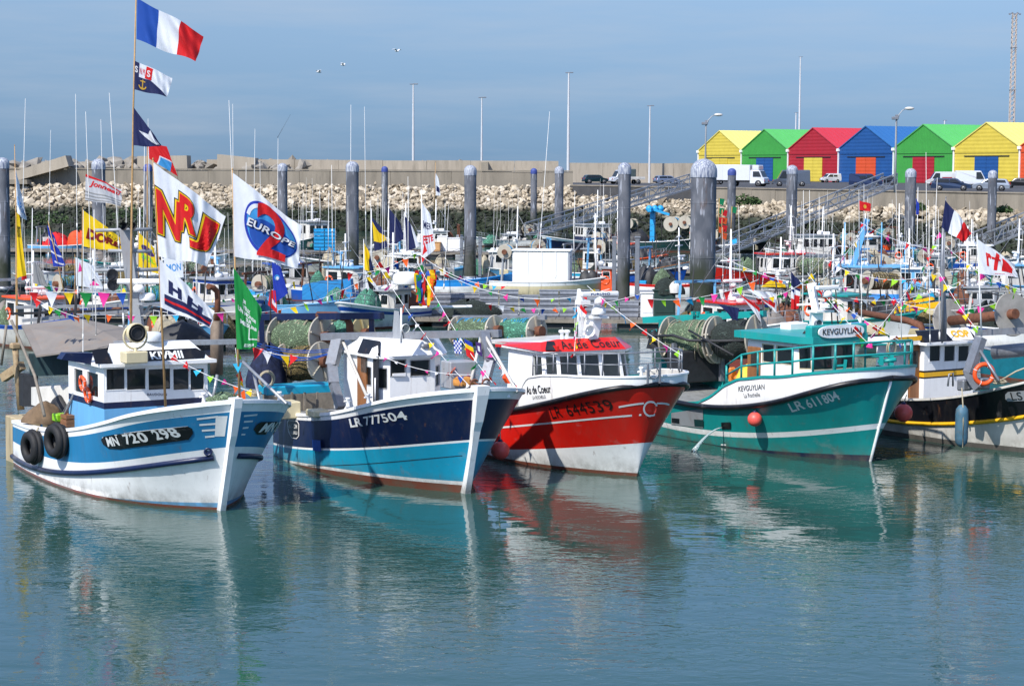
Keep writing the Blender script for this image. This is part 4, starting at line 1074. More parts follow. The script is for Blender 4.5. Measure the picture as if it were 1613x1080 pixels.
def dome(root, c, r, m_=None, name='radar_dome'):
    mb = MB(); mb.lathe(c, [(.02, 0), (r * .95, 0), (r, r * .1), (r, r * .5), (r * .92, r * .75), (r * .6, r * .92), (.02, r * .97)], 22); return mb.build(name, m_ or white_plastic, root)
def whip(root, a, b, r=.018, m_=None, name='antenna'):
    mb = MB(); a, b = Vector(a), Vector(b); b = b + (b - a).length * .02 * Vector((RN.uniform(-1, 1), RN.uniform(-1, 1), 0)); r *= RN.uniform(.6, .95); mb.tube([a, a.lerp(b, .35), a.lerp(b, .36), b], [r, r * .95, r * .7, r * .4], 6); mb.tube([a, a.lerp(b, .06)], r * 1.8, 6); mb.tube([a.lerp(b, .34), a.lerp(b, .37)], r * 1.5, 6); return mb.build(name, m_ or aerial_m, root)
def lifebuoy(root, c, axis, R=.3):
    mb = MB(); mb.torus(c, R, R * .24, axis, 24, 8); o = mb.build('lifebuoy', orange, root)
    mb = MB()
    for k in range(4):
        t = k * math.pi / 2 + .4; ax = Vector(axis).normalized(); a = ax.orthogonal().normalized(); b = ax.cross(a)
        mb.torus(Vector(c) + (a * math.cos(t) + b * math.sin(t)) * R, R * .25, R * .03, (ax.cross(a * math.cos(t) + b * math.sin(t))), 10, 5)
    mb.build('strap', white_plastic, o); return o
def hull_P(L, B, h, th, rake=.8, **k):
    P = dict(L=L, rake=rake, B=B, td=.45, pd=2.8, qd=1.4, tw=.25, pw=2.1, bw=.94, sd=.12, fl=.4, zs=[h * .66, h * .62, h * .66, h * .8, h * 1.05], th=th); P.update(k); return P
# ================================================================ THE FIVE BOATS IN FRONT
def fwin(b, x, yl, yr, z0, z1, pxs, pt, pb):       # windows on a front plane from pixels
    o = []
    for l, r in pxs:
        a, c = b.onx(l, pb, x), b.onx(r, pt, x); o.append(((a.y - yl) / (yr - yl), (c.y - yl) / (yr - yl), (a.z - z0) / (z1 - z0), (c.z - z0) / (z1 - z0)))
    return o
def swin(b, y, xa, xb, z0, z1, pxs, pt, pb):
    o = []
    for l, r in pxs:
        a, c = b.ony(l, pb, y), b.ony(r, pt, y); o.append(((a.x - xa) / (xb - xa), (c.x - xa) / (xb - xa), (a.z - z0) / (z1 - z0), (c.z - z0) / (z1 - z0)))
    return o
def stem_post(b, w0, m_, zb=-.5, zt=None, wt=None, out=.16, name='stem_post'):
    mb = MB(); zt = zt or float(ctrl(b.P['zs'], 1)); n = 14; vs = []; fs = []
    for i in range(n + 1):
        z = zb + (zt - zb) * i / n; x = float(b.xy(1.0, z)[0]); w_ = (w0 + ((wt or w0) - w0) * max(0, i / n - .55) / .45) / 2
        o_ = out * (1 if i / n < .7 else 1.25)
        vs += [(x - .2, -w_ * 1.0, z), (x - .02, -w_ * 1.1, z), (x + o_, -w_, z), (x + o_, w_, z), (x - .02, w_ * 1.1, z), (x - .2, w_, z)]
    for i in range(n):
        for k in range(5): fs.append((i * 6 + k, i * 6 + k + 1, (i + 1) * 6 + k + 1, (i + 1) * 6 + k))
    fs.append(tuple(n * 6 + k for k in range(6))); mb.add(vs, fs)
    return mb.build(name, m_, b.root)
def cleat(root, c, m_=white, h=.3, r=.05):
    mb = MB(); mb.lathe(c, [(r * 1.3, 0), (r, .03), (r, h * .8), (r * 1.4, h * .85), (r * 1.4, h), (.01, h)], 12); c = Vector(c); mb.tube([c + Vector((0, -r * 2.4, h * .6)), c + Vector((0, r * 2.4, h * .6))], r * .5, 8); return mb.build('bollard', m_, root)
def heap(root, c, sx, sy, sz, m_, name, seed=1):                   # a rumpled pile of net or canvas
    mb = MB(); rg = random.Random(seed); vs, fs = [], []; n, k = 22, 9; ph = [rg.uniform(0, 6) for _ in range(6)]
    for i in range(k + 1):
        f = i / k
        for j in range(n):
            t = 6.2832 * j / n; r = math.cos(f * 1.45) * (1 + .14 * math.sin(3 * t + ph[0] + f * 4) + .08 * math.sin(7 * t + ph[1]) + rg.uniform(-.03, .03))
            vs.append((c[0] + sx * r * math.cos(t), c[1] + sy * r * math.sin(t), c[2] + sz * (math.sin(f * 1.57) + .1 * math.sin(2 * t + ph[2]) * f)))
    for i in range(k):
        for j in range(n): fs.append((i * n + j, i * n + (j + 1) % n, (i + 1) * n + (j + 1) % n, (i + 1) * n + j))
    mb.add(vs, fs, 0, True); return mb.build(name, m_, root)
def coil(root, c, R, m_=rope_m, axis=(0, 0, 1), turns=4, name='rope_coil'):
    mb = MB()
    for i in range(turns): mb.torus((c[0] + RN.uniform(-.03, .03), c[1] + RN.uniform(-.03, .03), c[2] + (.03 * i if axis[2] else 0)), R * RN.uniform(.8, 1.05), .02, (axis[0] + RN.uniform(-.15, .15), axis[1] + RN.uniform(-.15, .15), axis[2]), 20, 5)
    return mb.build(name, m_, root)
def bollard_buoy(p, r, m_, label, name='fender_buoy', cat='buoy', rope_to=None):
    root = empty(name, p - Vector((0, 0, r)), 0, label, cat, 'round fender buoys hung on the boats' )
    mb = MB(); mb.ball((0, 0, r), r, 0, 22); mb.build('float', m_, root)
    mb = MB(); mb.lathe((0, 0, r * 1.9), [(r * .3, -.04), (r * .26, .05), (r * .14, r * .28), (.02, r * .3)], 12); mb.build('neck', mat('blue rubber', (.01, .012, .06), .6), root)
    if rope_to is not None: mb = MB(); mb.tube([(0, 0, r * 2.1), Vector(rope_to) - root.location], .018, 6); mb.build('rope', rope_m, root)
    return root

# ---------------------------------------------------------------- boat 1: blue and white
P1 = {'th': 0.554, 'L': 11.471, 'rake': 0.979, 'B': 4.606, 'td': 0.714, 'pd': 5.0, 'qd': 1.0, 'tw': 0.306, 'pw': 3.36, 'bw': 1.0, 'sd': 0.12, 'fl': .25, 'zs': [1.268, 1.388, 1.687, 2.209, 2.884]}
b1 = Boat(P1, (-7.427, 51.44), 'blue and white wooden trawler with tyres and a black number plate on its side')
zl = b1.zfit([(352, 704), (230, 721), (138, 728), (77, 721)]); zu = lambda t: ctrl(P1['zs'], t) - .14 - .12 * np.asarray(t)
zn = b1.zfit([(352, 718), (241, 734), (132, 744), (20, 718)])
b1.hull([(lambda t: .07 + 0 * t, red_dark), (lambda t: .07 + np.clip(t - .72, 0, 1) * .45, sky_blue), (zl, white), (zu, sea_blue), (None, white)], (.2, .09), white, .7)
b1.strake(zn, .075, navy, 'rubbing_strake', 0, .985)
stem_post(b1, .15, white, -.45, 2.98, .22, .14)
q = [(160, 692), (163, 699), (172, 706), (190, 707), (297, 692), (304, 683), (303, 675), (296, 671), (180, 684), (165, 687)]
b1.plate(q, black_paint, 'name_plate', -1, .015)
b1.strip([(162, 690), (166, 687), (200, 682), (250, 676), (296, 671)], .022, white, 'plate_edge', off=.02)
b1.letter('MN', (172, 703), (191, 701), 13.5, ink_white, off=.03, lift=.036); b1.letter('720', (201, 700), (238, 695), 15, ink_white, off=.03, lift=.036, sp=1.1); b1.letter('298', (249, 693), (288, 687.5), 15, ink_white, off=.03, lift=.036, sp=1.1)
q = [(399, 676), (404, 668), (411, 664), (436, 664), (440, 668), (436, 680), (430, 684), (404, 684)]
b1.plate(q, black_paint, 'name_plate', 1, .015)
b1.letter('MN 720', (405, 681), (434, 681), 13, ink_white, side=1, off=.03, lift=.036)
for (x0, y0, x1, y1) in ((310, 660, 343, 656), (314, 669, 342, 667), (318, 678, 341, 676.5), (323, 688, 338, 686.5)):
    b1.strip([(x0, y0), (x1, y1)], .05, ink_white, 'bow_mark', n=8)
for (x0, y0, x1, y1) in ((384, 655, 405, 653), (384, 664, 398, 663), (382, 674, 391, 673), (380, 684, 386, 684)):
    b1.strip([(x0, y0), (x1, y1)], .045, ink_white, 'bow_mark', side=1, n=8)
def vstrip(b, pa, pb, w_, m_, name, side=-1):
    (ta, za), (tb, zb) = b.shell(*pa, side), b.shell(*pb, side); mb = MB()
    for i in range(6):
        f, g2 = i / 6, (i + 1) / 6; P = []
        for k, s_ in ((f, -1), (f, 1), (g2, 1), (g2, -1)): P.append(b.pt(ta + (tb - ta) * k + s_ * w_ / b.L / 2, za + (zb - za) * k, side, .008))
        mb.quad(*P)
    return mb.build(name, m_, b.h)
vstrip(b1, (349, 655), (346, 687), .10, ink_white, 'bow_mark')
t, z = b1.shell(328, 711); c = b1.pt(t, z, -1, .0); n = (b1.pt(t, z, -1, 1) - c)
mb = MB(); mb.torus(c + n * .02, .085, .03, n, 20, 8); mb.lathe(c + n * .01, [(.001, .0), (.085, 0)], 16, axis=n); mb.build('hawse_pipe', navy, b1.root)
mb = MB(); [mb.box((-.5, -1.75 + .39 * i, .45), (1.0 + .05 * (i % 2), .36, 1.8), ch=.03) for i in range(10)]; mb.build('stern_timber', mat('pale timber', srgb(176, 160, 128), .85, var=.3, scale=2, streak=True, dirt=((.06, .06, .04), .6)), b1.root)
# wheelhouse
x = 6.2; z0, z1 = 1.1, 3.38
yl, yr = -1.5, 1.5
wf = fwin(b1, x, yl, yr, z0, z1, [(168, 196), (200, 229), (234, 268), (273, 297), (300, 321)], 580, 614)
wh = cabin(b1.root, [(3.4, yl), (x, yl), (x, yr), (3.4, yr)], z0, [(3.4, yl), (x, yl), (x, yr), (3.4, yr)], z1, {1: wf, 0: [(.18, .42, .62, .9), (.55, .85, .62, .9)]}, [sky_blue, navy, white], [(.50, 0), (.575, 1), (2, 2)], roofm=white, over=.24, rth=.09, frame=white)
flat_text('BAUDOUIN', b1.onx(232, 623, x + .012), b1.onx(263, 623, x + .012), (0, 0, .07), 'lettering', navy, wh, (0, 0, 0), .01, 1.1)
# raised front of the roof with the black name board
mb = MB(); mb.prism([(x + .1, -1.45, z1 + .09), (x + .1, 1.55, z1 + .09), (x - .35, 1.15, z1 + .56), (x - .35, -1.15, z1 + .56)], (-.12, 0, 0.02)); mb.build('visor', white, wh)
P = [b1.onx(p[0], p[1], x + .14) for p in ((232, 569), (323, 564), (327, 556), (315, 549), (232, 553))]
sl = lambda p: Vector((x + .12 - (p.z - z1 - .09) * .85, p.y, p.z))
mb = MB(); mb.add([sl(p) for p in P], [tuple(range(5))]); nb = mb.build('name_board', black_paint, wh)
a, c = sl(b1.onx(240, 567, x + .14)), sl(b1.onx(291, 564.5, x + .14)); flat_text('KIVMII', a, c, (-.17, 0, .2), 'lettering', ink_white, nb, (.012, 0, .012), .03)
P = [b1.onx(p[0], p[1], x + .14) for p in ((150, 575), (177, 574), (174, 552), (150, 554))]
mb = MB(); mb.add([sl(p) + Vector((.03, 0, .03)) for p in P], [(0, 1, 2, 3)]); mb.build('dark_panel', black_paint, wh)
P = [b1.onx(p[0], p[1], x - .5) for p in ((97, 566), (143, 574), (147, 556), (104, 556))]
mb = MB(); mb.prism(P, (-.4, 0, 0)); mb.build('wing_board', [navy], wh)
# searchlight on its cream box
c = b1.atD(211, 555, 54.2); mb = MB(); mb.box(c + Vector((0, 0, -.12)), (.45, .64, .32), ch=.03); bx = mb.build('light_box', cream, b1.root)
flat_text('FISHING LAMP'[:0] or 'SEARCH', c + Vector((.24, -.12, -.14)), c + Vector((.24, .16, -.14)), (0, 0, .05), 'lettering', ink_black, bx, (0, 0, 0), .01) if False else None
c = b1.atD(213, 524, 54.2); mb = MB(); mb.lathe(c - Vector((.2, 0, 0)), [(.01, 0), (.2, .02), (.26, .12), (.27, .34), (.25, .38), (.24, .36)], 24, axis=(1, 0, 0)); li = mb.build('searchlight', cream, b1.root)
mb = MB(); mb.lathe(c + Vector((.13, 0, 0)), [(.001, .0), (.225, 0)], 20, axis=(1, 0, 0)); mb.torus(c + Vector((.15, 0, 0)), .17, .02, (1, 0, 0), 20, 6); mb.build('lens', darkm, li)
mb = MB(); mb.torus(c + Vector((0, 0, -.1)), .33, .03, (1, 0, 0), 20, 6, a0=0, a1=6.2831); mb.tube([c + Vector((0, 0, -.42)), c + Vector((0, 0, -.6))], .05, 8); mb.build('bracket', cream, li)
# big grey sheet over the working deck
D0, D1 = 57.6, 60.2
A_ = [b1.atD(57, 560, 57.3), b1.atD(198, 541, 56.6), b1.atD(245, 552, 55.8)]
C_ = [b1.atD(34, 512, 59.6), b1.atD(123, 501, 60.0), b1.atD(200, 516, 59.0), b1.atD(245, 541, 57.2)]
mb = MB(); mb.prism([A_[0], A_[1], C_[2], C_[1], C_[0]], (0, 0, -.05)); mb.prism([A_[1] + Vector((0, 0, .004)), A_[2], C_[3], C_[2] + Vector((0, 0, .004))], (0, 0, -.05)); mb.build('shelter_roof', canvas_grey, b1.root)
mb = MB(); [mb.bar(b1.atD(*p), b1.atD(*q), .09) for p, q in (((25, 484, 60), (372, 478, 62)), ((35, 505, 60), (200, 490, 61)))]
mb.build('roof_beam', steel_grey, b1.root)
mb = MB(); mb.bar(b1.atD(180, 541, 56), b1.atD(372, 538, 57.5), .16, .14); mb.build('cross_beam', alu, b1.root)
MB().prism([b1.atD(*p) for p in ((52, 592, 59.2), (118, 590, 58.2), (118, 556, 58.2), (50, 558, 59.2))], (-.3, 0, 0)).build('curtain', mat('dark green curtain', srgb(18, 44, 48), .8, var=.4), b1.root)
MB().prism([b1.atD(*p) for p in ((58, 640, 58.8), (118, 640, 57.8), (118, 608, 57.8), (58, 612, 58.8))], (-.5, 0, 0)).build('deck_locker', white_old, b1.root)
MB().prism([b1.atD(*p) for p in ((36, 640, 59.6), (60, 640, 59.2), (60, 590, 59.2), (36, 590, 59.6))], (-.6, 0, 0)).build('winch', darkm, b1.root)
for p, q in (((70, 500, 60.5), (215, 497, 61)), ((20, 494, 61), (250, 486, 62)), ((60, 512, 60), (64, 480, 60)), ((118, 506, 60), (120, 470, 60))): MB().bar(b1.atD(*p), b1.atD(*q), .07).build('beam', darkm, b1.root)
heap(b1.root, b1.atD(290, 528, 60) - Vector((0, 0, .4)), .8, .9, .8, darkm, 'net_heap', 6); heap(b1.root, b1.atD(262, 520, 60.5) - Vector((0, 0, .4)), .5, .5, .8, rope_m, 'net_heap', 7)
# gallows and poles at the working deck
mb = MB(); P = [b1.atD(*p) for p in ((24, 545, 60), (27, 590, 60), (33, 645, 60))]; mb.tube(P, [.10, .09, .11], 8); mb.box(P[0], (.25, .3, .2), ch=.05); mb.bar(b1.atD(5, 595, 60.5), b1.atD(35, 575, 60), .2, .25); mb.build('gallows', mat('rusty cream steel', srgb(160, 140, 108), .7, var=.3, scale=4, dirt=(RUST, .8)), b1.root)
mb = MB(); mb.tube([b1.atD(*p) for p in ((18, 505, 58.6), (33, 540, 58), (55, 592, 57), (70, 655, 56))], .045, 8); mb.tube([b1.atD(*p) for p in ((10, 512, 59.4), (2, 575, 59.5))], .04, 8); mb.build('derrick_pole', grey_wood, b1.root)
mb = MB(); t0 = b1.atD(145, 556, 56.2); mb.bar(t0, b1.atD(147, 648, 56), .1); mb.tube([t0, b1.atD(101, 655, 56.5)], .045, 8); mb.tube([t0, b1.atD(168, 657, 54.8)], .04, 8); mb.tube([b1.atD(145, 575, 56.2), b1.atD(100, 650, 57.5)], .04, 8); mb.build('a_frame', alu, b1.root)
heap(b1.root, b1.atD(72, 648, 58) - Vector((0, 0, .3)), .55, .6, .55, mat('brown canvas', srgb(112, 92, 70), .9, var=.35, scale=4), 'net_heap', 3)
heap(b1.root, b1.atD(100, 640, 58.5) - Vector((0, 0, .3)), .6, .5, .7, darkm, 'net_heap', 4)
mb = MB(); mb.box(b1.atD(96, 657, 57), (.4, .4, .22), ch=.03); mb.build('fish_crate', mat('lime plastic', srgb(130, 190, 30), .5), b1.root)
mb = MB(); [mb.box(b1.atD(112, y, 56.5), (.5, .45, .1)) for y in (655, 662, 668)]; mb.bar(b1.atD(106, 650, 56.5), b1.atD(104, 672, 56.5), .08); mb.build('wooden_box', brown_wood, b1.root)
lifebuoy(b1.root, b1.ony(130, 604, -1.56), (0, 1, .1), .19); lifebuoy(b1.root, b1.ony(138, 622, -1.58), (0, 1, .1), .19)
# tall leaning mast
mb = MB(); mb.bar(b1.atD(221, 545, 57.5), b1.atD(198, 362, 57.5), .40, .30); [mb.tube([b1.atD(*p), b1.atD(*q)], .05, 8) for p, q in (((150, 426, 57.3), (262, 424, 57.7)), ((150, 363, 57.3), (240, 361, 57.7)), ((170, 395, 57.4), (240, 396, 57.6)))]
ms = mb.build('mast', steel_grey, b1.root)
mb = MB()
for px in (192, 206): c = b1.atD(px, 356, 57.2); mb.lathe(c - Vector((.12, 0, 0)), [(.03, 0), (.05, .12), (.12, .26)], 14, axis=(1, 0, 0))
mb.build('horn', darkm, ms)
mb = MB()
for px, py in ((178, 448), (177, 433)): c = b1.atD(px, py, 56.9); mb.torus(c, .16, .02, (1, 0, .1), 18, 6); mb.lathe(c, [(.001, -.03), (.15, 0)], 14, axis=(1, 0, 0))
mb.build('fan_light', darkm, ms)
radar(ms, b1.atD(219, 460, 57), 1.25, dirv=b1.loc(W(260, 449, 57)) - b1.loc(W(180, 449, 57))); dome(ms, b1.atD(232, 473, 57.2), .23); dome(b1.root, b1.atD(241, 537, 55.5), .27, mat('white and blue dome', srgb(210, 216, 222), .4))
mb = MB(); mb.box(b1.atD(240, 478, 57.2), (.5, .8, .05)); mb.bar(b1.atD(240, 478, 57.2), b1.atD(222, 500, 57.5), .06); mb.build('mast_shelf', steel_grey, ms)
mb = MB(); mb.tube([b1.atD(*p) for p in ((341, 590, 58.5), (342, 505, 58.5))], .19, 16); mb.build('funnel', mat('sooty funnel', srgb(120, 106, 92), .7, var=.4, metal=.2), b1.root)
mb = MB(); mb.tube([b1.atD(*p) for p in ((342, 506, 58.5), (343, 470, 58.5), (342, 459, 58.5), (336, 453, 58.4), (328, 451, 58.2))], .085, 12); mb.build('exhaust_pipe', rusty, b1.root)
# bow gear
for px, py in ((321, 634), (380, 634), (440, 632)): cleat(b1.root, b1.atD(px, py, 52.4), white, .26)
mb = MB(); [mb.tube([b1.atD(*p), b1.atD(*q)], .04, 8) for p, q in (((335, 632, 53), (342, 590, 53.2)), ((322, 612, 53.2), (342, 632, 53)), ((383, 570, 54), (452, 636, 51.5)), ((400, 590, 54), (410, 635, 53)))]; mb.build('bow_stay', alu, b1.root)
heap(b1.root, b1.atD(352, 630, 53.2) - Vector((0, 0, .1)), .35, .5, .3, net_green, 'net_heap', 8); coil(b1.root, b1.atD(402, 622, 53.5), .14)
for k, (px, py, py0, D) in enumerate(((134, 176, 540, 60), (154, 188, 545, 60), (181, 146, 515, 59.5), (222, 200, 520, 58), (236, 187, 470, 57.8), (120, 148, 470, 60), (128, 330, 640, 56), (150, 330, 540, 58))):
    whip(b1.root, b1.atD(px + (5 if k < 3 else 1) * (py0 - py) / 130, py0, D), b1.atD(px, py, D), .02)
# its tyres hang over the side: things of their own
for k, (px, py, r) in enumerate(((58, 703, .33), (96, 693, .33))):
    t, z = b1.shell(px + 4, py); c = b1.pt(t, z, -1, 0); n = (b1.pt(t, z, -1, 1) - c).normalized(); p = b1.w(c + n * .18)
    nw = b1.a * n.x + b1.l * n.y
    root = empty('tyre_fender', p, 0, ('lower old tyre hung on the blue boat, nearer the stern', 'higher old tyre hung on the blue boat, nearer its number plate')[k], 'tyre', 'tyres hung on the blue boat')
    ax = (nw + Vector((.12, -.12, 0))).normalized()
    mb = MB()
    for o_ in (-.1, .1): mb.torus(ax * o_, r, .13, ax, 28, 10, prof=.85)
    mb.torus((0, 0, 0), r + .06, .12, ax, 28, 10, prof=.6); mb.build('tyre', rubber, root)
    top = b1.w(b1.pt(t, float(b1.top(t)) + .05, -1, .05)); mb = MB(); mb.tube([(0, 0, r * .8), top - p], .025, 6); mb.build('rope', rope_m, root)

# ---------------------------------------------------------------- boat 2: navy and turquoise
P2 = {'th': 0.496, 'L': 10.069, 'rake': 0.864, 'B': 4.3, 'td': 0.704, 'pd': 4.111, 'qd': 1.524, 'tw': 0.05, 'pw': 3.2, 'bw': 1.0, 'sd': 0.12, 'fl': .15, 'zs': [1.375, 1.513, 1.827, 2.328, 2.883]}
b2 = Boat(P2, (-1.241, 54.418), 'navy and turquoise wooden trawler with a broad white stem, second from the left')
za = b2.zfit([(730, 764), (572, 747), (486, 735), (443, 725)]); zb = b2.zfit([(720, 758), (572, 741.5), (486, 732), (443, 722)])
zc = b2.zfit([(733, 697), (601, 705), (509, 710), (440, 702)]); zd = lambda t: zc(t) + .06
ze = lambda t: ctrl(P2['zs'], t) - .12 - .14 * np.asarray(t)
b2.hull([(za, red_dark), (zb, white), (zc, teal_blue), (zd, white), (ze, navy), (None, white)], (.2, .09), white, .68)
stem_post(b2, .17, white, -.45, 3.0, .38, .15)
b2.letter('LR', (553, 673), (573, 670.5), 13, ink_white, off=.035, lift=.016); b2.letter('777504', (577, 670), (645, 660.5), 13, ink_white, off=.02, lift=.016, sp=1.05)
b2.strip([(486, 733), (560, 731), (640, 725.5), (728, 717)], .018, darkm, 'seam')
b2.plate([(453, 664), (455, 661), (469, 662), (472, 667), (472, 686), (468, 691), (460, 689), (455, 680)], white, 'name_plate', off=.012); b2.plate([(454.5, 665), (456, 662.5), (468.5, 663.5), (471, 667), (471, 685.5), (467.5, 689.5), (460.5, 688), (456, 679.5)], black_paint, 'name_plate', off=.02)
b2.letter('S-INT-TOM', (455, 674), (470, 675), 7, ink_white, off=.02, lift=.04); b2.letter('LA ROCHELLE', (457, 682.5), (470.5, 684), 5, ink_white, off=.02, lift=.04)
b2.plate([(495, 692), (508, 693), (509, 711), (496, 709)], royal, 'side_fitting', off=.06)
# wheelhouse
x = 6.1; z0, z1 = 1.3, 3.42; yl, yr = -1.02, .98
wf = fwin(b2, x, yl, yr, z0, z1, [(615.5, 638.5), (647, 676), (683, 697)], 567, 592)
ft = [(3.6, yl - .1), (x - .35, yl - .1), (x, yl + .22), (x, .6), (x - .5, yr + .05), (3.6, yr + .05)]
wf = fwin(b2, x, ft[2][1], ft[3][1], z0, z1, [(615.5, 638.5), (647, 676)], 567, 592)
wh = cabin(b2.root, ft, z0, ft, z1, {2: wf, 1: [(.25, .8, .60, .86)], 3: [(.18, .78, .60, .86)], 0: [(.60, .9, .62, .86)]}, [white], [(2, 0)], roofm=white, over=.16, rth=.07, frame=steel_grey)
mb = MB(); tp = [(3.4, -1.0), (x - .3, -1.0), (x + .0, -.6), (x + .0, .55), (x - .5, .95), (3.4, .95)]; bt = [(3.3, -1.2), (x - .1, -1.2), (x + .22, -.75), (x + .22, .75), (x - .3, 1.15), (3.3, 1.15)]
n = 6; vs = [(a, c, z1 + .075) for a, c in bt] + [(a, c, z1 + .5) for a, c in tp]; mb.add(vs, [tuple(range(n, 2 * n))] + [(i, (i + 1) % n, n + (i + 1) % n, n + i) for i in range(n)]); mb.build('visor', white, wh)
P = [b2.ony(p[0], p[1], -1.26) for p in ((594, 559), (627, 558), (624, 541), (596, 541))]; P = [Vector((p.x, -1.22 + (p.z - z1) * .35, p.z)) for p in P]; mb = MB(); mb.prism([(x - .0, -1.1, z1 + .09), (x - 1.2, -1.24, z1 + .09), (x - 1.2, -1.06, z1 + .48), (x - .2, -1.0, z1 + .48)], (0, -.03, 0)); mb.build('dark_panel', black_paint, wh)
c = b2.onx(670, 548, x + .1); mb = MB(); mb.box(c + Vector((0, 0, .06)), (.22, .3, .12), ch=.04); mb.bar(c, c - Vector((.1, 0, .12)), .05); mb.build('floodlight', galv, b2.root)
mb = MB(); mb.box(b2.ony(571, 606, -1.12), (.6, .08, 1.75), ch=.02); d_ = mb.build('door', brown_wood, wh); mb = MB(); mb.box(b2.ony(573, 572, -1.165), (.36, .02, .5)); mb.build('door_pane', glass_clear, d_)
mb = MB(); mb.box(b2.ony(592, 600, -1.13), (.34, .02, 1.6)); mb.build('doorway', darkm, wh)
mb = MB(); mb.tube([b2.ony(591, 595, -1.2), b2.ony(591, 632, -1.2)], .02, 6); mb.build('grab_rail', white, wh)
P = [b2.onx(p[0], p[1], x + .012) for p in ((618, 592), (638, 592), (638, 587), (618, 588))]; mb = MB(); mb.prism(P, (.06, 0, 0)); mb.build('window_box', white_plastic, wh)
# grey gallows: two raked legs and a beam across
mb = MB(); L1 = [b2.atD(*p) for p in ((534, 527, 58.6), (523, 575, 58.3), (526, 605, 57.8), (537, 642, 57.4))]
for i in range(3): mb.bar(L1[i], L1[i + 1], .34 - .05 * i, .2)
R1 = [b2.atD(*p) for p in ((762, 524, 56.2), (772, 570, 55.8), (762, 606, 55.4))]
for i in range(2): mb.bar(R1[i], R1[i + 1], .26, .2)
mb.bar(b2.atD(508, 530, 58.8), b2.atD(788, 525, 56.2), .22, .2)
mb.build('gallows', galv, b2.root)
for p, q in (((537, 530, 58.6), (581, 632, 57)), ((765, 530, 56.1), (815, 618, 54.6)), ((758, 528, 56.2), (742, 600, 55.3))): MB().tube([b2.atD(*p), b2.atD(*q)], .045, 8).build('gallows_stay', white_old, b2.root)
mb = MB(); mb.lathe(b2.atD(638, 517, 56.4) - Vector((.1, 0, 0)), [(.02, 0), (.1, .02), (.13, .14), (.12, .16)], 16, axis=(1, 0, 0)); l_ = mb.build('searchlight', white_plastic, b2.root); mb = MB(); mb.lathe(b2.atD(638, 517, 56.4) + Vector((.04, 0, 0)), [(.001, 0), (.11, 0)], 14, axis=(1, 0, 0)); mb.build('lens', glass_clear, l_)
mb = MB(); mb.tube([b2.atD(632, 540, 56.4), b2.atD(632, 485, 56.4)], .03, 8); mb.build('light_pole', white_plastic, b2.root)
mb = MB(); P = [b2.atD(*p) for p in ((624, 540, 57.4), (636, 540, 57.4), (628, 490, 57.4))]; mb.prism(P, (-.3, 0, 0)); mb.build('mast_fin', steel_grey, b2.root)
mb = MB(); mb.box(b2.atD(722, 589, 55.6), (.6, .8, .75), ch=.03); mb.build('winch_box', steel_grey, b2.root)
mb = MB(); c = b2.atD(757, 608, 54.4); mb.box(c, (.12, .5, .05)); [mb.torus(c + Vector((0, s * .18, .05)), .13, .03, (1, 0, 0), 14, 6, a0=0, a1=3.6) for s in (-1, 1)]; mb.tube([c, c + Vector((-.7, .05, .08))], .03, 8); mb.build('anchor', rusty, b2.root)
heap(b2.root, b2.atD(728, 600, 55.4) - Vector((0, 0, .1)), .3, .35, .25, mat('ochre rope', srgb(190, 130, 60), .9, var=.3), 'rope_heap', 12)
for px, py in ((548, 640), (580, 634), (800, 625)): cleat(b2.root, b2.atD(px, py, 56 if px < 700 else 54.5), white, .25)
MB().box(b2.atD(440, 645, 59.5), (.7, 1.1, .5), ch=.03).build('deck_box', cream, b2.root); MB().box(b2.atD(500, 650, 58), (.6, .5, .2), ch=.03).build('deck_box', cream, b2.root)
# stern gantry in navy with net drums
mb = MB(); a, c = b2.atD(405, 499, 64.5), b2.atD(602, 497, 61.5); mb.bar(a, c, .22, .2); [mb.bar(b2.atD(px, 498, D), b2.atD(px + 3, 620, D), .16) for px, D in ((412, 64.3), (585, 61.8))]; mb.build('gantry', navy, b2.root)
net_drum(b2.root, b2.atD(442, 531, 64), b2.atD(508, 531, 63), .66, .56, net_green, flm=flange_grey)
net_drum(b2.root, b2.atD(525, 528, 64.2), b2.atD(572, 526, 63.4), .55, .5, net_teal, flm=mat('yellow grey flange', srgb(186, 170, 120), .6))
net_drum(b2.root, b2.atD(452, 572, 63.2), b2.atD(506, 570, 62.3), .62, .5, net_tan, flm=flange_grey)
mb = MB(); mb.tube([b2.atD(*p) for p in ((552, 535, 62.5), (551, 512, 62.5), (547, 501, 62.5), (530, 497, 62.7), (500, 496.5, 63))], .12, 12); mb.build('exhaust_pipe', rusty, b2.root)
mb = MB(); [mb.tube(sag(b2.atD(*p), b2.atD(*q), .15 + .05 * i), .014, 5) for i, (p, q) in enumerate((((405, 540, 62.5), (530, 548, 61)), ((405, 545, 62.5), (560, 545, 60.5)), ((415, 553, 62), (520, 556, 61)), ((405, 543, 62.4), (540, 552, 61)), ((410, 549, 62.2), (545, 543, 60.8))))]; mb.build('blue_hose', royal, b2.root)
heap(b2.root, b2.atD(422, 585, 62.5) - Vector((0, 0, .5)), .5, .6, 1.3, mat('blue black tangle', srgb(30, 40, 70), .9, var=.6, scale=8), 'net_heap', 21)
coil(b2.root, b2.atD(420, 597, 60.5), .24, rope_m, (1, 0, .0), 7)
mb = MB(); mb.box(b2.atD(467, 612, 61), (.8, 2.2, .28), ch=.04); mb.build('blue_locker', teal_blue, b2.root)
mb = MB(); mb.box(b2.atD(470, 632, 60.8), (.5, 2.1, .5)); [mb.box(b2.atD(px, 632, 60.4), (.06, .06, .55)) for px in (440, 460, 480, 500)]; mb.build('planked_box', grey_wood, b2.root)
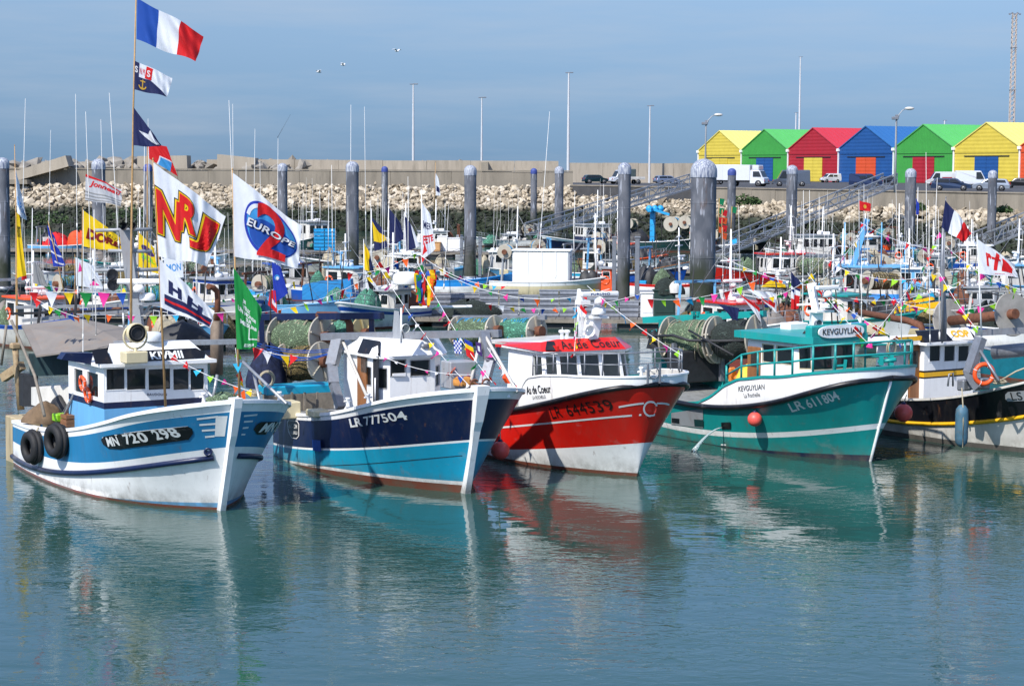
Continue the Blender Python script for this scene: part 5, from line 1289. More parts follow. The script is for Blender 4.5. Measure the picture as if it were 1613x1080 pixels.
for px, py, py0, D in ((309, 370, 478, 64), (516, 300, 478, 60), (524, 260, 420, 60)):
    whip(b2.root, b2.atD(px, py0, D), b2.atD(px, py, D), .022)

# ---------------------------------------------------------------- boat 3: red and white
P3 = {'th': 0.507, 'L': 10.009, 'rake': 1.035, 'B': 4.067, 'td': 0.322, 'pd': 4.998, 'qd': 2.597, 'tw': 0.356, 'pw': 2.099, 'bw': 1.0, 'sd': 0.12, 'fl': .3, 'zs': [0.941, 1.183, 1.567, 2.092, 2.743], 'over': .12}
TS3 = .52
def top3(t):
    t = np.asarray(t, float); f = ctrl(P3['zs'], t)
    return np.where(t > TS3, np.interp(t, [TS3, TS3 + .015, TS3 + .05, .7, .8, 1], [1.75, 2.35, 2.68, 2.82, 2.90, 2.98]), f + .02)
_b = Boat(P3, (3.587, 57.562), 'x'); TS3 = _b.shell(817, 641)[0]; bpy.data.objects.remove(_b.root)
b3 = Boat(P3, (3.587, 57.562), 'red and white trawler with a red name visor over its windows, in the middle', top=top3)
zf = lambda t: ctrl(P3['zs'], t)
zr = b3.zfit([(1003, 698), (888, 705), (808, 708), (770, 707)])
b3.hull([(lambda t: .10 + 0 * t, red_dark), (zr, white), (zf, red_paint), (None, white)], (.1, .05), white, .5, deckz=lambda t: np.minimum(ctrl(P3['zs'], t) - .1 + .25 * (np.asarray(t) > TS3 + .02), top3(t) - .25))
b3.strake(zf, .075, black_paint, 'rubbing_strake', .0, 1)
b3.strip([(789, 673), (888, 664), (1010, 653)], .055, ink_white, 'stripe')
b3.strip([(974.5, 641), (1014, 635)], .055, ink_white, 'stripe', n=10)
for (p, q, sd) in (((1034, 635), (1054, 637.5), 1), ((1033, 651), (1056, 655), 1)): b3.strip([p, q], .05, ink_white, 'stripe', side=sd, n=10)
# ring on the bow
mb = MB(); cxp, cyp = 1024, 643.5; ring = []
for i in range(33):
    a = 6.28319 * i / 32; P = []
    for r in (9.6, 12.6):
        px, py = cxp + r * math.cos(a) * .92, cyp + r * math.sin(a); sd = -1 if px < 1027.3 else 1
        t, z = b3.shell(px, py, sd); P.append(b3.pt(t, z, sd, .03))
    ring.append(P)
for i in range(32): mb.quad(ring[i][0], ring[i][1], ring[i + 1][1], ring[i + 1][0])
mb.build('bow_ring', ink_white, b3.h)
ink_dk = mat('dark red lettering', (.012, .004, .004), .5)
b3.letter('LR', (871, 659), (888, 656), 16, ink_dk, off=.0, lift=.016); b3.letter('644539', (897, 655), (971, 645), 16, ink_dk, off=.0, lift=.016, sp=1.05)
b3.letter('As de Coeur', (834, 621.5), (872, 618.5), 12.5, ink_black, off=.02, lift=.016); b3.letter('LA ROCHELLE', (842, 629), (862, 627), 5, ink_black, off=.0, lift=.016)
# wheelhouse
x = 6.7; xr = 4.0; z0, z1 = 2.05, 3.36; yl, yr = -1.5, 1.5
ft = [(xr, yl), (x - .3, yl), (x, yl + .3), (x, yr - .45), (x - .45, yr), (xr, yr)]; tp = [(xr, yl + .05), (x - .62, yl + .08), (x - .35, yl + .38), (x - .35, yr - .5), (x - .75, yr - .05), (xr, yr - .05)]
wh = cabin(b3.root, ft, z0, tp, z1, {2: [(.03, .30, .32, .93), (.35, .65, .32, .93), (.70, .97, .32, .93)], 1: [(.12, .88, .34, .92)], 3: [(.10, .9, .34, .92)], 0: [(.70, .93, .34, .9)]}, [white], [(2, 0)], roofm=white, over=.2, rth=.06, frame=white, pane=glass_clear)
mb = MB(); n = 6; bt = [(xr - .2, yl - .1), (x - .45, yl - .12), (x - .1, yl + .3), (x - .1, yr - .4), (x - .6, yr + .12), (xr - .2, yr + .1)]; tpv = [(xr - .1, yl + .15), (x - .85, yl + .1), (x - .5, yl + .45), (x - .5, yr - .55), (x - .95, yr - .1), (xr - .1, yr - .15)]
hv = [.16, .30, .40, .40, .34, .16]; vs = [(a, c, z1 + .065) for a, c in bt] + [(a, c, z1 + k_) for (a, c), k_ in zip(tpv, hv)]; mb.add(vs, [(i, (i + 1) % n, n + (i + 1) % n, n + i) for i in range(n)], 0); mb.add([(a, c, z1 + k_) for (a, c), k_ in zip(tpv, hv)], [(0, 1, 4, 5), (1, 2, 3, 4)], 1); vz = mb.build('visor', [red_paint, white], wh)
h = Vector((x - .5, 0, z1 + .40)) - Vector((x - .1, 0, z1 + .065)); nn = Vector((h.z, 0, -h.x)).normalized() * .012
flat_text('As de Coeur', Vector((x - .1, -1.05, z1 + .065)) + h * .18, Vector((x - .1, 1.0, z1 + .065)) + h * .18, h * .66, 'lettering', ink_black, vz, nn, .012, 1.12)
mb = MB(); mb.prism([Vector((x - .36, yl - .02, z1 + .1)), Vector((x - .16, yl + .22, z1 + .1)), Vector((x - .42, yl + .32, z1 + .34)), Vector((x - .62, yl + .18, z1 + .34))], (.02, -.02, .01)); mb.build('dark_panel', black_paint, vz)
mb = MB(); mb.prism([b3.ony(p[0], p[1], -1.3) for p in ((780, 546), (850, 550), (878, 553), (878, 545), (845, 540), (780, 538))], (0, .06, 0)); mb.build('canopy_edge', red_paint, b3.root)
mb = MB(); mb.prism([(2.0, -1.3, 3.36), (4.0, -1.3, 3.4), (4.0, 1.4, 3.46), (2.0, 1.4, 3.42)], (0, 0, .07)); mb.build('canopy', white_old, b3.root)
mb = MB(); [mb.tube([(2.1, s * 1.2, 1.1), (2.1, s * 1.2, 3.4)], .06, 8) for s in (-1, 1)]; mb.build('canopy_post', darkm, b3.root)
mb = MB(); mb.box((3.9, 0, 1.6), (.1, 2.6, 1.8)); mb.build('bulkhead', white_old, b3.root)
railing(b3.root, [b3.pt(t, float(top3(t)) + .02, -1, -.18) for t in (TS3 + .05, .64, .73, .80, .87, .93, .97)] + [b3.pt(t, float(top3(t)) + .02, 1, -.18) for t in (.97, .93, .87, .8, .7)], .62, galv, .022, 1)
mb = MB(); c = b3.atD(1030, 587, 56.4); mb.torus(c, .16, .02, (1, 0, 0), 18, 6); mb.bar(c + Vector((0, -.2, -.3)), c + Vector((0, -.2, .25)), .05); mb.bar(c + Vector((0, .2, -.3)), c + Vector((0, .2, .25)), .05); mb.build('bow_roller', galv, b3.root)
cleat(b3.root, b3.atD(1010, 597, 56.6), white, .35)
# mast, radar
mb = MB(); mb.bar(b3.atD(928, 538, 60.2), b3.atD(936, 500, 60.3), .42, .3); mb.bar(b3.atD(936, 500, 60.3), b3.atD(942, 480, 60.3), .3, .24); mb.tube([b3.atD(917, 530, 60.4), b3.atD(913, 470, 60.4), b3.atD(912, 455, 60.4)], [.12, .1, .05], 10); mb.box(b3.atD(940, 499, 60.2), (.5, .55, .06)); ms = mb.build('mast', white_plastic, b3.root)
mb = MB(); mb.box(b3.atD(918, 476, 60.3), (.3, .35, .12)); mb.build('mast_shelf', white_plastic, ms)
radar(ms, b3.atD(944, 479, 60), 1.32, dirv=(0, 1, 0), brand='FURUNO'); dome(ms, b3.atD(943, 495, 60.1), .22)
mb = MB(); mb.lathe(b3.atD(928, 521, 59.8) - Vector((.1, 0, 0)), [(.02, 0), (.14, .03), (.17, .16)], 16, axis=(1, 0, 0)); mb.build('searchlight', white_plastic, ms)
mb = MB(); [mb.lathe(b3.atD(px, 535, 60), [(.05, 0), (.05, .2), (.1, .22), (.1, .28), (.03, .3)], 12) for px in (885, 893)]; mb.build('vent', white_plastic, b3.root)
mb = MB(); mb.prism([b3.atD(*p) for p in ((796, 596, 60), (801, 604, 60), (806, 603, 60), (800, 586, 60))], (-.2, 0, 0)); mb.build('orange_bag', orange, b3.root)
whip(b3.root, b3.atD(905, 550, 60.5), b3.atD(907, 470, 60.5)); whip(b3.root, b3.atD(884, 535, 60.5), b3.atD(886, 515, 60.5), .03)
p = b3.w(b3.pt(*b3.shell(790, 708), -1, .3)); bollard_buoy(W(788, 709, 57.9), .27, buoy_red, 'red ball fender low on the red boat, half shaded by the navy boat', rope_to=W(787, 655, 58.6))
# nets on drums at its stern
net_drum(b3.root, b3.atD(722, 522, 66), b3.atD(780, 521, 65), .5, .42, net_green, flm=flange_grey); net_drum(b3.root, b3.atD(790, 521, 65.6), b3.atD(845, 522, 64.6), .5, .42, net_teal, flm=flange_grey)
mb = MB(); mb.bar(b3.atD(715, 500, 66.5), b3.atD(860, 500, 64.5), .14); [mb.bar(b3.atD(px, 500, D), b3.atD(px, 560, D), .14) for px, D in ((720, 66), (785, 65.4), (850, 64.8))]; mb.build('gantry', galv, b3.root)

# ---------------------------------------------------------------- boat 4: teal
P4 = {'th': 0.596, 'L': 11.0, 'rake': 0.816, 'B': 4.326, 'td': 0.6, 'pd': 4.4, 'qd': 2.4, 'tw': 0.324, 'pw': 3.2, 'bw': 0.8, 'sd': 0.12, 'fl': .35, 'zs': [1.75, 1.33, 1.304, 1.723, 2.594], 'over': .12}
def top4(t):
    t = np.asarray(t, float); f = ctrl(P4['zs'], t)
    up = np.interp(t, [0, .36, .42, .48, .54, .60, .7, .85, 1], [0, .0, .08, .32, .68, .86, .84, .62, .30])
    return f + up + .02
b4 = Boat(P4, (10.831, 60.883), 'teal trawler with white bulwark and teal railing, fourth from the left', top=top4)
zf = lambda t: ctrl(P4['zs'], t)
zw = b4.zfit([(1381, 671), (1296, 679), (1237, 686), (1118, 680), (1049, 670)])
b4.hull([(lambda t: np.clip((np.asarray(t) - .45) * .35, .02, .2), navy), (lambda t: zw(t) - .085, teal), (lambda t: zw(t) + .085, white), (zf, teal), (None, white)], (.12, .08), teal, .6, deckz=lambda t: np.minimum(ctrl(P4['zs'], t) - .3, top4(t) - .4), inner=teal)
b4.strake(zf, .085, black_paint, 'rubbing_strake', .3, 1)
mb = MB(); path = [b4.pt(1, z, -1, 0) + Vector((.03, 0, 0)) for z in np.linspace(-.2, 2.5, 14)]
mb.tube(path, .045, 8); mb.build('stem_bar', white, b4.root)
b4.letter('LR', (1248, 649), (1270, 643), 13, ink_white, off=.02, lift=.016); b4.letter('611', (1275, 643), (1296, 637), 13, ink_white, off=.02, lift=.016); b4.letter('804', (1301, 636), (1325, 628.5), 13, ink_white, off=.02, lift=.016)
b4.letter('KEVGUYLIAN', (1168, 617), (1210, 613.5), 8.5, ink_black, off=.0, lift=.016); b4.letter('La Rochelle', (1176, 626.5), (1201, 624.5), 6.5, ink_black, off=.0, lift=.016)
b4.plate([(1058, 650), (1108, 643), (1108, 674), (1058, 668)], steel_grey, 'side_plate', off=.012)
for q in ([(1059, 658), (1071, 659), (1071, 667), (1059, 665)], [(1137, 665), (1152, 664.5), (1152, 675), (1137, 675)]): b4.plate(q, black_paint, 'scupper', off=.02)
b4.plate([(1094, 660), (1109, 661), (1109, 672), (1095, 671)], green_dark, 'scupper', off=.02)
b4.strip([(1136, 700), (1144, 700.5)], .05, ink_white, 'load_mark', n=4)
# wheelhouse (set towards the port side)
xf, xr, yl, yr, z0, z1 = 8.05, 5.2, -.62, 1.75, 1.35, 3.42
foot = [(xr, yl), (xf - .35, yl), (xf, yl + .3), (xf, yr - .3), (xf - .35, yr), (xr, yr)]
topp = [(xr, yl + .03), (xf - .5, yl + .03), (xf - .2, yl + .3), (xf - .2, yr - .3), (xf - .5, yr - .03), (xr, yr - .03)]
sw = [(.30, .52, .66, .92), (.58, .88, .66, .92)]
wh = cabin(b4.root, foot, z0, topp, z1, {2: [(.02, .48, .60, .94), (.53, .98, .60, .94)], 1: [(.08, .9, .62, .94)], 3: [(.1, .92, .62, .94)], 0: sw}, [white], [(2, 0)], roofm=teal, over=.38, rth=.22, frame=cream)
mb = MB(); mb.box((xr + .35, yl - .02, 2.3), (.6, .06, 1.7), ch=.02); mb.build('door', brown_wood, wh); mb = MB(); mb.box((xr + .4, yl - .06, 2.75), (.3, .02, .45)); mb.build('door_pane', glass_clear, wh)
mb = MB(); c0 = Vector((xf + .22, .56, z1 + .36)); n = 24; e_ = [c0 + Vector((.02 * 0, math.copysign(abs(math.cos(6.2832 * i / n)) ** .6, math.cos(6.2832 * i / n)) * .95, .2 * math.copysign(abs(math.sin(6.2832 * i / n)) ** .8, math.sin(6.2832 * i / n)))) for i in range(n)]; mb.prism(e_, (-.05, 0, 0)); nb = mb.build('name_board', white, wh)
flat_text('KEVGUYLIAN', c0 + Vector((.012, -.8, -.09)), c0 + Vector((.012, .8, -.09)), (0, 0, .19), 'lettering', ink_black, nb, (0, 0, 0), .015)
mb = MB(); mb.box((xf - .02, .56, z1 + .35), (.3, 2.4, .42), ch=.05); mb.build('visor', teal, wh)
c = b4.atD(1279, 526, 63.6); mb = MB(); mb.box(c, (.35, .62, .22), ch=.08); mb.build('roof_bag', black_paint, b4.root)
mb = MB(); mb.box(b4.atD(1251, 515, 65.5), (.5, .8, .3), ch=.03); mb.build('raft_box', white_plastic, b4.root)
# rails round the fore deck, steps
rp = [b4.pt(t, float(top4(t)) + .03, -1, -.12) for t in (.535, .60, .67, .74, .81, .88, .94, .975)]; rp2 = [b4.pt(t, float(top4(t)) + .03, 1, -.12) for t in (.975, .94, .88, .8, .7)]
mb = MB(); hh = [0.62, .72, .76, .78, .78, .78, .76, .74]
for k in (1, .5):
    mb.tube([rp[0]] * 0 + [p + Vector((0, 0, h_ * k)) for p, h_ in zip(rp, hh)] + [p + Vector((0, 0, .74 * k)) for p in rp2], .032, 8)
for p, h_ in zip(rp, hh): mb.tube([p, p + Vector((0, 0, h_))], .035, 8)
for p in rp2: mb.tube([p, p + Vector((0, 0, .74))], .035, 8)
mb.build('railing', teal, b4.root)
mb = MB()
for px in (1314, 1330): mb.bar(b4.atD(px, 583, 62), b4.atD(px + 2, 566, 62), .09)
mb.bar(b4.atD(1314, 576, 62), b4.atD(1330, 575, 62), .06); mb.build('step', teal, b4.root)
mb = MB(); [mb.bar(b4.atD(px, 575, 61.5), b4.atD(px, 556, 61.5), .13) for px in (1388, 1404)]; mb.tube([b4.atD(1383, 570, 61.6), b4.atD(1412, 566, 61.4)], .06, 8); mb.build('bow_bitts', teal, b4.root)
coil(b4.root, b4.atD(1404, 548, 61.6), .25, rope_m, (1, .2, 0), 5)
heap(b4.root, b4.atD(1182, 590, 66) - Vector((0, 0, .3)), .4, .5, .65, mat('yellow oilskin', srgb(222, 190, 50), .6, var=.25, scale=5), 'yellow_net', 31)
mb = MB(); c = b4.atD(1153, 590, 66); mb.box(c, (.12, .28, .5), ch=.08); mb.lathe(c + Vector((.08, 0, .0)), [(.01, 0), (.12, .01), (.12, .05)], 14, axis=(1, 0, 0)); mb.build('pulley_block', mat('orange block', srgb(206, 120, 48), .5), b4.root)
# mast
mb = MB(); mb.bar(b4.atD(1285, 520, 64.5), b4.atD(1286, 492, 64.5), .46, .36); mb.bar(b4.atD(1286, 492, 64.5), b4.atD(1277, 446, 64.6), .2, .2); mb.box(b4.atD(1292, 490, 64.4), (.5, .75, .06)); ms = mb.build('mast', white_plastic, b4.root)
radar(ms, b4.atD(1303, 468, 64), .95, dirv=(0, 1, 0)); dome(ms, b4.atD(1303, 485, 64.2), .2); mb = MB(); mb.lathe(b4.atD(1289, 510, 63.9) - Vector((.1, 0, 0)), [(.02, 0), (.11, .02), (.13, .14)], 16, axis=(1, 0, 0)); mb.build('searchlight', galv, ms)
mb = MB(); mb.bar(b4.atD(1255, 480, 64.6), b4.atD(1315, 476, 64.6), .06); mb.build('cross_tree', white_plastic, ms)
# teal stern gantry and two big net drums
mb = MB(); mb.bar(b4.atD(1015, 504, 71.5), b4.atD(1205, 494, 68.5), .24, .22)
for px, D in ((1042, 71), (1190, 68.8)): mb.bar(b4.atD(px, 502, D), b4.atD(px + (6 if px < 1100 else 12), 600, D), .26, .22); mb.bar(b4.atD(px - 12, 520, D), b4.atD(px + 4, 560, D), .2)
for px in (1092, 1100, 1114, 1128, 1140): mb.box(b4.atD(px, 494, 70), (.1, .12, .16))
mb.build('gantry', teal, b4.root)
net_drum(b4.root, b4.atD(1056, 535, 70.2), b4.atD(1124, 535, 69.2), .80, .66, net_green, flm=flange_grey)
net_drum(b4.root, b4.atD(1130, 535, 69.1), b4.atD(1192, 533, 68.2), .80, .64, net_dark, flm=flange_grey)
mb = MB(); mb.tube([b4.atD(*p) for p in ((1022, 530, 70), (1060, 528, 69), (1085, 536, 68.6), (1130, 537, 68.2), (1190, 536, 67.6))], .05, 8); mb.tube([b4.atD(1085, 520, 68.8), b4.atD(1156, 560, 67)], .04, 8); mb.build('hydraulic_hose', darkm, b4.root)
mb = MB(); mb.box(b4.atD(1100, 575, 69.5), (.8, 2.2, 1.1), ch=.05); mb.build('winch', darkm, b4.root)
mb = MB(); [mb.box(b4.atD(px, 570, 69.2), (.12, .16, 1.3)) for px in (1062, 1137)]; mb.build('drum_stand', galv, b4.root)
heap(b4.root, b4.atD(1034, 535, 70.4) - Vector((0, 0, .3)), .3, .35, .6, darkm, 'cable_heap', 33)
for px, py, py0, D in ((1264, 300, 520, 65.5), (1420, 380, 545, 63), (1357, 400, 520, 63.5)): whip(b4.root, b4.atD(px, py0, D), b4.atD(px, py, D), .02)
bollard_buoy(W(1189, 660, 62.0), .225, buoy_red, 'coral ball fender hung in the middle of the teal hull', rope_to=W(1193, 600, 63.4))
# water running from its scupper
p0 = b4.w(b4.pt(*b4.shell(1139, 673), -1, .05)); path = []
for i in range(9):
    f = i / 8; path.append(p0 + Vector((-.95 * f, -.65 * f, -(p0.z + .02) * f ** 1.8)))
mw = bpy.data.materials.new('running water'); mw.use_nodes = True; bb = mw.node_tree.nodes['Principled BSDF']; bb.inputs['Base Color'].default_value = (.75, .85, .85, 1); bb.inputs['Roughness'].default_value = .1; bb.inputs['Transmission Weight'].default_value = .6; bb.inputs['IOR'].default_value = 1.33
mb = MB(); mb.tube(path, [.02, .022, .026, .03, .034, .04, .05, .06, .09], 8); tag(mb.build('running_water', mw), kind='stuff')

# ---------------------------------------------------------------- boat 5: black, yellow line, cut by the right edge
foot5 = (18.707, 60.895)
P5 = {'th': 0.598, 'L': 10.985, 'rake': 0.3, 'B': 4.049, 'td': 0.6, 'pd': 1.6, 'qd': 1.05, 'tw': 0.441, 'pw': 1.3, 'bw': 0.85, 'sd': 0.12, 'fl': 0.6, 'zs': [1.205, 1.273, 1.624, 2.367, 3.394]}
g5 = G(1404, 685); b5 = Boat(P5, foot5, 'black trawler with a yellow line and brown door, cut off by the right edge')
dz = b5.zfit([(1405, 664), (1480, 668), (1540, 666), (1612, 657)])
b5.hull([(lambda t: .16 + 0 * t, mat('weedy boot top', srgb(86, 82, 76), .8, var=.3, streak=True)), (lambda t: dz(t) - .06, white_old), (lambda t: dz(t) + .07, yellow_paint), (lambda t: ctrl(P5['zs'], t) - .06, black_paint), (None, white_old)], (.16, .07), white_old, .6)
b5.strake(lambda t: float(dz(t)) + .02, .06, yellow_paint, 'rubbing_strake', 0, .98)

x = 3.3
def B5(px, py, D): return b5.atD(px, py, D)
yl, yr = b5.onx(1455, 600, x).y, b5.onx(1528, 600, x).y; z0 = .75; z1 = b5.onx(1490, 541, x).z
wf = fwin(b5, x, yl, yr, z0, z1, [(1464, 1481), (1487, 1504), (1510, 1527)], 544, 569)
ft = [(x - 2.2, yl), (x, yl), (x, yr + .15), (x - .5, yr + .6), (x - 2.2, yr + .6)]
wf = [tuple(min(max(k, .02), .97) if i < 2 else k for i, k in enumerate(w_)) for w_ in fwin(b5, x, yl, yr + .15, z0, z1, [(1464, 1481), (1487, 1504), (1509, 1526)], 544, 569)]
zz = lambda py: (b5.onx(1490, py, x).z - z0) / (z1 - z0)
wh = cabin(b5.root, ft, z0, ft, z1, {1: wf, 2: [(.15, .85, zz(569), zz(544))]}, [white, black_paint, yellow_paint], [(zz(594), 0), (zz(591.5), 1), (zz(584.5), 2), (zz(581.5), 1), (2, 0)], roofm=white, over=.3, rth=.08, frame=white)
mb = MB(); h0 = z1 + .08; mb.prism([(x + .12, yl - .1, h0), (x + .12, yr + .2, h0), (x - .25, yr + .1, h0 + .36), (x - .25, yl, h0 + .36)], (-.2, 0, 0)); vz = mb.build('visor', black_paint, wh)
h = Vector((-.37, 0, .36)); mb = MB(); o_ = Vector((.014, 0, .014)); ya, yb = b5.onx(1497, 535, x).y, b5.onx(1530, 535, x).y; mb.quad(Vector((x + .12, ya, h0)) + h * .02 + o_, Vector((x + .12, yb, h0)) + h * .02 + o_, Vector((x + .12, yb + .1, h0)) + h * 1.05 + o_, Vector((x + .12, ya - .12, h0)) + h * 1.05 + o_); nb = mb.build('name_board', white, wh)
flat_text('COP', Vector((x + .12, ya + .1, h0)) + h * .25 + o_ * 1.6, Vector((x + .12, yb - .05, h0)) + h * .25 + o_ * 1.6, h * .6, 'lettering', yellow_paint, nb, (0, 0, 0), .05)
mb = MB(); mb.prism([(x - .05, yl - .9, z1 + .02), (x - .05, yl - .15, z1 + .02), (x - 2.0, yl - .1, z1 + .02), (x - 2.0, yl - .9, z1 + .02)], (0, 0, .12)); mb.build('canopy', white, b5.root); mb = MB(); mb.box((x - .1, yl - .65, z1 + .22), (.06, 1.2, .14)); mb.build('canopy_edge', yellow_paint, b5.root)
d0 = b5.onx(1433, 620, x - .2); d1 = b5.onx(1455, 541, x - .2)
mb = MB(); mb.box((x - .25, (d0.y + d1.y) / 2 - .02, (1.0 + d1.z) / 2), (.1, abs(d1.y - d0.y) - .02, d1.z - 1.0), ch=.02); dr = mb.build('door', brown_wood, b5.root)
mb = MB(); mb.box((x - .19, (d0.y + d1.y) / 2 - .1, d1.z - .5), (.02, .3, .55)); mb.build('door_pane', glass_clear, dr)
mb = MB(); mb.bar(B5(1545, 532, 62.5), B5(1526, 588, 62.3), .34, .22); mb.bar(B5(1526, 588, 62.3), B5(1542, 612, 62), .28, .2); mb.tube([B5(1540, 546, 62.4), B5(1574, 600, 61.5)], .045, 8); mb.bar(B5(1518, 587, 62.3), B5(1538, 586, 62.3), .12); mb.build('gallows', galv, b5.root)
mb = MB(); mb.bar(B5(1540, 524, 64), B5(1640, 519, 62), .26, .2); mb.tube([B5(1565, 555, 64), B5(1640, 548, 63)], .22, 14); mb.build('gallows_beam', galv, b5.root)
lifebuoy(b5.root, B5(1550, 589, 62), (1, -.45, .0), .3)
mb = MB(); [mb.box(B5(px, py, 62.6), (.3, .4, .35), ch=.04) for px, py in ((1519, 606), (1532, 604), (1548, 604))]; mb.tube([B5(1493, 608, 62.8), B5(1495, 589, 62.8), B5(1501, 587, 62.8), B5(1501, 608, 62.8)], .03, 8); mb.build('winch', galv, b5.root)
coil(b5.root, B5(1575, 604, 62), .2)
mb = MB(); mb.tube([B5(1575, 600, 61.5), B5(1600, 585, 61.3), B5(1640, 570, 61)], .03, 6); mb.build('rope', rope_m, b5.root)
b5.plate([(1584, 621), (1588, 617), (1640, 613), (1640, 630), (1588, 632), (1584, 628)], steel_grey, 'number_plate', off=.02); b5.letter('LS', (1595, 630), (1612, 629), 12, ink_black, lift=.04, off=.0)
for px, py, py0, D in ((1465, 315, 540, 66), (1480, 330, 535, 66)): whip(b5.root, b5.atD(px, py0, D), b5.atD(px, py, D), .02)
mb = MB(); mb.tube([B5(1486, 535, 65), B5(1487, 500, 65), B5(1484, 420, 65), B5(1486, 350, 65)], [.1, .09, .07, .04], 10); mb.build('mast', galv, b5.root)
mb = MB(); a, c = B5(1497, 505, 70), B5(1600, 494, 67); mb.tube([a, c], .17, 14); dd = mb.build('net_drum', rusty, b5.root)
for pp in (B5(1496, 504, 70), B5(1594, 495, 67.3)): mb = MB(); mb.lathe(pp, [(.05, -.03), (.72, -.03), (.74, 0), (.72, .03), (.05, .03)], 30, axis=(c - a), smooth=False); mb.build('flange', mat('grey flange', srgb(150, 146, 138), .6, var=.25), dd)
mb = MB(); mb.tube([B5(1355, 492, 72), B5(1430, 505, 70), B5(1450, 512, 69), B5(1455, 525, 69)], .12, 12); mb.build('exhaust_pipe', rusty, b5.root)
bollard_buoy(W(1423, 650, 63.5), .29, buoy_red, 'orange red ball fender squeezed between the teal and the black boat', rope_to=W(1428, 622, 64.5))
root = empty('long_fender', W(1514, 704, 62.0), 0, 'long blue grey cylindrical fender hung on the black hull', 'fender')
mb = MB(); r = .2; hh_ = 1.32; mb.lathe((0, 0, 0), [(.02, 0), (r * .5, .04), (r * .9, .14), (r, .28), (r, hh_ - .3), (r * .9, hh_ - .14), (r * .5, hh_ - .03), (.03, hh_)], 20); mb.build('float', mat('fender blue', srgb(66, 104, 124), .6, var=.3, dirt=(GRIME, .6)), root); mb = MB(); mb.tube([(0, -r - .01, .02), (0, -r - .015, hh_ * .6), (0, -.1, hh_), (0, .1, hh_ + .5)], .02, 6); mb.build('rope', rope_m, root)
